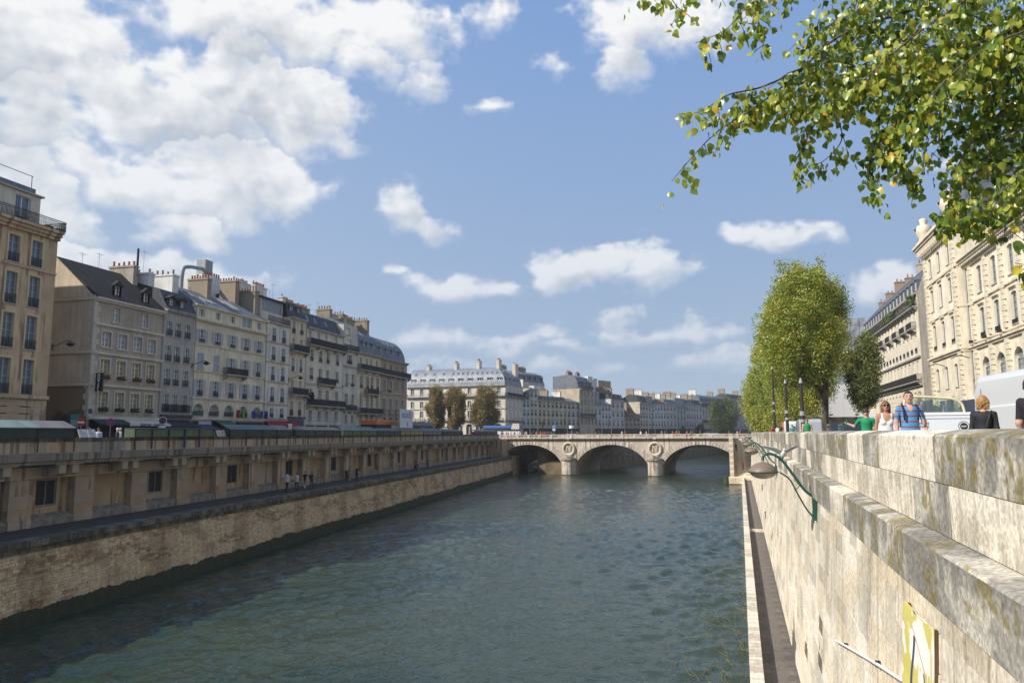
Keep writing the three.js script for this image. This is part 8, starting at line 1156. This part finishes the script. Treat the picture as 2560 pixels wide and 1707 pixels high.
  { const p = at(-23.4, -1.3, 9.85), y = toCam(-23.4, -1.3) + Math.PI + 0.15, dx = 0.50, dz = 0.24; const t = thing('bottle', 'small green bottle held up by the person in the green T-shirt', 'bottle', [p[0] + dx * Math.cos(y) + dz * Math.sin(y), 9.80, p[2] - dx * Math.sin(y) + dz * Math.cos(y)]); mesh('glass', new THREE.LatheGeometry([[0.001, 0], [0.032, 0], [0.033, 0.13], [0.014, 0.19], [0.013, 0.24], [0.001, 0.24]].map((q) => new THREE.Vector2(...q)), 14), M([0.015, 0.16, 0.07], 0.1), t); mesh('cap', cyl(0.015, 0.015, 0.02, 0, 0.24, 0), MT.black, t); }
  // blonde person in black, back to the camera; person at the right edge
  person({ label: 'person with short blonde hair in black top, back turned, before the white van', pos: at(-13.6, -1.65), yaw: toCam(-13.6, -1.65) + Math.PI - 0.15, height: 1.62, cell: 0.014, woman: 1, hairLen: 0.10, heavy: 0.6, c: { shirt: [0.012, 0.012, 0.016], hair: [0.36, 0.19, 0.07], legs: [0.03, 0.03, 0.04], sleeve: 1.4 }, extra: (t) => { mesh('bag_strap', tube([[-0.13, 1.43, 0.07], [-0.125, 1.48, 0.0], [-0.11, 1.4, -0.11], [-0.05, 1.2, -0.14]], 0.014, 16, 6), M([0.03, 0.025, 0.02], 0.6), t); } });
  person({ label: 'person in dark T-shirt cut off by the right edge of the picture', pos: at(-10.9, -1.5), yaw: toCam(-10.9, -1.5) + 2.4, height: 1.75, cell: 0.016, hairLen: 0.02, c: { shirt: [0.016, 0.012, 0.018], skin: [0.58, 0.34, 0.26], hair: [0.07, 0.02, 0.02], legs: [0.05, 0.05, 0.07], sleeve: 0.85 } });
  person({ label: 'person in green singlet and sunglasses farther along the right parapet', pos: at(-40, -1.0), yaw: toCam(-40, -1.0) + 0.1, height: 1.72, cell: 0.018, hairLen: 0, c: { shirt: [0.015, 0.25, 0.09], skin: [0.55, 0.31, 0.22], hair: [0.16, 0.09, 0.04], sleeve: -1, legs: [0.05, 0.05, 0.06] }, extra: (t) => mesh('sunglasses', box(0.15, 0.032, 0.03, 0, 1.65, 0.1), MT.black, t) });
  // strollers at the far end of the right pavement
  [[-88, -1.2, [0.4, 0.02, 0.02], 'red top, first along the far right parapet'], [-84, -1.6, [0.6, 0.58, 0.55], 'white top beside the red emergency van'], [-80, -1.4, [0.6, 0.6, 0.62], 'white shirt between the far poles'], [-70, -2.2, [0.05, 0.3, 0.36], 'turquoise top crouching by the small white van']].forEach(([s, n, c, d], i) => person({ label: 'distant person in ' + d, group: 'people at the far right parapet', pos: at(s, n), yaw: i, geoKey: 'far' + i, step: 0.4, height: 1.7, c: { shirt: c, hair: pick([[0.05, 0.03, 0.02], [0.2, 0.12, 0.05]]) } }));
  // on the stairs
  [[-150.3, 1.9, 2.4, [0.4, 0.02, 0.02], 'red top low on the stone stairs'], [-149.4, 3.2, 1.9, [0.05, 0.06, 0.12], 'dark jacket near the foot of the stairs'], [-156.0, 3.1, 5.8, [0.02, 0.02, 0.03], 'black clothes sitting high on the stair wall'], [-149.0, 4.0, 1.35, [0.45, 0.03, 0.03], 'red top on the landing by the bridge']].forEach(([s, n, y, c, d], i) => person({ label: 'small distant person in ' + d, group: 'people on the stairs', pos: FR.at(s, y, n), yaw: 0.3 + i, geoKey: 'st' + i, height: 1.7, c: { shirt: c } }));
}
{ // left walkway
  const dir = FL.turn; const P = (s, n) => FL.at(s, 4.285, n);
  const W = [[71.8, -2.3, 'white shirt and dark trousers, leftmost on the left walkway', [0.55, 0.58, 0.64], [0.02, 0.02, 0.03], 1.85, 1.3, 0.3], [73.0, -1.9, 'light top carrying a dark jacket on the left walkway', [0.5, 0.5, 0.5], [0.03, 0.04, 0.07], 1.74, 1.3, -0.3], [75.4, -2.2, 'black T-shirt and tan shorts on the left walkway', [0.02, 0.02, 0.02], [0.25, 0.16, 0.09], 1.76, 1.2, 0.5], [76.3, -1.9, 'dark clothes with backpack, right of the tan shorts', [0.03, 0.03, 0.05], [0.03, 0.03, 0.06], 1.66, 1.2, -0.4], [87.0, -2.3, 'beige jacket and shorts walking on the left walkway', [0.30, 0.26, 0.20], [0.28, 0.24, 0.19], 1.75, 1.2, 0.5], [88.2, -1.9, 'black dress with long fair hair on the left walkway', [0.015, 0.015, 0.02], [0.015, 0.015, 0.02], 1.68, 1.2, -0.3], [112.5, -2.4, 'red top sitting on the left walkway edge', [0.35, 0.03, 0.03], [0.03, 0.03, 0.05], 1.7, 1.5, 0], [116.5, -1.8, 'dark trousers with pale bag, farthest on the left walkway', [0.10, 0.12, 0.16], [0.04, 0.05, 0.1], 1.75, 1.2, 0.4]];
  W.forEach(([s, n, l, sh, lg, h, y, st], i) => person({ label: 'person in ' + l, group: 'people on the left walkway', pos: P(s, n), yaw: dir + y, height: h, cell: 0.026, step: st, woman: i === 5 ? 1 : 0, hairLen: i === 5 ? 0.2 : 0, c: { shirt: sh, legs: lg, shorts: i === 2 || i === 4, sleeve: i === 0 || i === 4 ? 1.5 : 0.8, hair: i === 5 ? [0.3, 0.19, 0.08] : [0.03, 0.02, 0.015], skin: skins[i % 3] }, extra: (t) => { if (i === 1) mesh('jacket', new RoundedBoxGeometry(0.3, 0.36, 0.2, 3, 0.06).translate(0.22, 1.1, 0.15), MT.black, t); if (i === 3) mesh('backpack', new RoundedBoxGeometry(0.3, 0.42, 0.18, 3, 0.06).translate(0, 1.25, -0.18), MT.black, t); } }));
  { const t = FL.group('litter_bin', 'dark metal litter bin against the left quay wall', 'bin', 90.4, 4.28, -3.9); mesh('basket', cyl(0.32, 0.36, 0.9, 0, 0.1, 0, 14), M([0.05, 0.06, 0.05], 0.7), t); mesh('lid', cyl(0.4, 0.4, 0.08, 0, 1.0, 0, 14), M([0.06, 0.08, 0.06], 0.6), t); }
  { const t = FL.group('motor_scooter', 'dark scooter standing on the left walkway', 'scooter', 110.6, 4.285, -1.7); mesh('body', sideShape([[-0.7, 0.4], [0.2, 0.4], [0.6, 0.9], [0.45, 0.95], [0.1, 0.6], [-0.1, 0.8], [-0.75, 0.85]], 0.36, 0.06), MT.black, t); for (const x of [-0.6, 0.62]) wheel(t, x, 0, 0.26); mesh('handlebar', bar([0.5, 1.02, -0.3], [0.5, 1.02, 0.3], 0.02), MT.iron, t); }
  // behind the left parapet
  const S = [[46.6, 'blue shirt and cap behind the white folders', [0.05, 0.1, 0.35]], [48.0, 'pale blue shirt leaning over the folders', [0.4, 0.45, 0.55]], [49.2, 'dark jacket and white cap behind the parapet', [0.03, 0.03, 0.04]], [50.1, 'pale green top and white hat behind the parapet', [0.2, 0.3, 0.28]], [51.0, 'dark clothes beside the no-parking sign', [0.02, 0.02, 0.03]], [61.3, 'white apron reading at the parapet by the teal box', [0.5, 0.52, 0.56]], [62.5, 'red top with head bowed by the cream folders', [0.4, 0.05, 0.05]], [147, 'pale shirt in the parapet gap near the bridge', [0.5, 0.5, 0.52]], [149, 'dark clothes in the parapet gap near the bridge', [0.03, 0.03, 0.05]], [151.5, 'blue clothes right of the dark figure in the gap', [0.2, 0.28, 0.4]]];
  S.forEach(([s, l, c], i) => person({ label: 'person in ' + l, group: 'people at the bookstalls', pos: FL.at(s + (i < 7 ? 2.0 : 0), 8.46, -4.5 - (i % 2) * 0.5), yaw: dir + [2.4, 1.9, 0.6, 1.2, 0.2][i % 5], geoKey: 'bk' + i, cell: 0.03, height: i === 6 ? 1.5 : 1.72, c: { shirt: c, hair: i === 2 || i === 3 ? [0.6, 0.6, 0.6] : [0.05, 0.04, 0.03], skin: skins[i % 3], sleeve: 1.3 } }));
}
{ // crowd on the bridge pavement
  const tops = [['white', [0.62, 0.62, 0.62]], ['red', [0.42, 0.03, 0.03]], ['orange', [0.5, 0.15, 0.04]], ['dark blue', [0.04, 0.05, 0.14]], ['black', [0.02, 0.02, 0.025]], ['pink', [0.5, 0.25, 0.25]], ['beige', [0.45, 0.36, 0.26]]];
  const spots = []; for (let i = 0; i < 24; i++) spots.push([2.2 + i * 0.53 + rr(-0.2, 0.2), -1.3 - rr(0, 2.4), i < 9 ? 'crowd at the left bridge end' : 'crowd left of the first medallion']); for (const s of [27.4, 28.6, 33, 33.8, 36.6, 37.4, 44.5, 46.6, 49]) { } for (const [s, w] of [[26.3, 'over the middle arch, left side'], [27.1, 'over the middle arch, left side'], [32.6, 'over the middle of the bridge'], [33.3, 'over the middle of the bridge'], [37, 'just left of the right medallion'], [38.2, 'just left of the right medallion'], [41.8, 'right of the right medallion'], [42.4, 'right of the right medallion'], [44.2, 'over the right arch, left side'], [45.0, 'over the right arch, left side'], [45.6, 'over the right arch, left side'], [47.3, 'over the right arch'], [48.2, 'over the right arch'], [48.8, 'over the right arch'], [50.4, 'over the right arch'], [56.6, 'near the right bridge end'], [58.4, 'near the right bridge end'], [59.1, 'near the right bridge end'], [62.6, 'at the top of the stairs'], [63.6, 'at the top of the stairs']]) spots.push([s, -1.2 - rr(0, 1.8), w]);
  const ORD = ['first', 'second', 'third', 'fourth', 'fifth', 'sixth', 'seventh', 'eighth', 'ninth', 'tenth', 'eleventh', 'twelfth', 'thirteenth', 'fourteenth', 'fifteenth', 'sixteenth', 'seventeenth', 'eighteenth', 'nineteenth', 'twentieth', 'twenty-first', 'twenty-second', 'twenty-third', 'twenty-fourth'];
  spots.sort((a, b) => a[0] - b[0]);
  spots.forEach(([s, n, w], i) => { const k = Math.floor(R() * tops.length), v = i % 3; person({ label: i < 24 ? `tiny distant person in ${tops[k][0]} top, ${ORD[i]} from the left bridge end` : `tiny distant person in ${tops[k][0]} top, ${ORD[spots.length - 1 - i]} from the right bridge end`, group: 'people on the bridge', pos: BR.at(s, 8.45, n), yaw: BR.turn + rr(-2.5, 2.5), geoKey: `br${k}|${v}`, cell: 0.05, step: [0, 0.4, -0.3][v], height: rr(1.6, 1.82), c: { shirt: tops[k][1], skin: skins[v], legs: pick([[0.03, 0.03, 0.05], [0.2, 0.18, 0.15], [0.06, 0.08, 0.16]]) } }); });
  // passengers on the open-top bus
  for (let i = 0; i < 4; i++) person({ label: ['seated bus passenger in dark top behind the cream windscreen, leftmost', 'seated bus passenger in red-brown top behind the windscreen', 'seated bus passenger in pale yellow top behind the windscreen', 'seated bus passenger in blue-grey top behind the windscreen, rightmost'][i], group: 'passengers on the open-top bus', pos: (() => { const b = FR.at(-36.2, 9.66, -8.3), x = -3.3 + i * 0.5, z = 0.5 - (i % 2) * 0.5; return [b[0] + x * Math.cos(-0.3) + z * Math.sin(-0.3), b[1], b[2] - x * Math.sin(-0.3) + z * Math.cos(-0.3)]; })(), yaw: -0.3 + 0.4, geoKey: 'pas' + i, cell: 0.03, sit: 1, height: 1.35, c: { shirt: [[0.04, 0.05, 0.1], [0.25, 0.08, 0.06], [0.5, 0.46, 0.25], [0.12, 0.16, 0.24]][i], hair: [[0.04, 0.03, 0.02], [0.05, 0.03, 0.02], [0.5, 0.48, 0.44], [0.3, 0.26, 0.2]][i] } });
}

renderer.render(scene, camera);
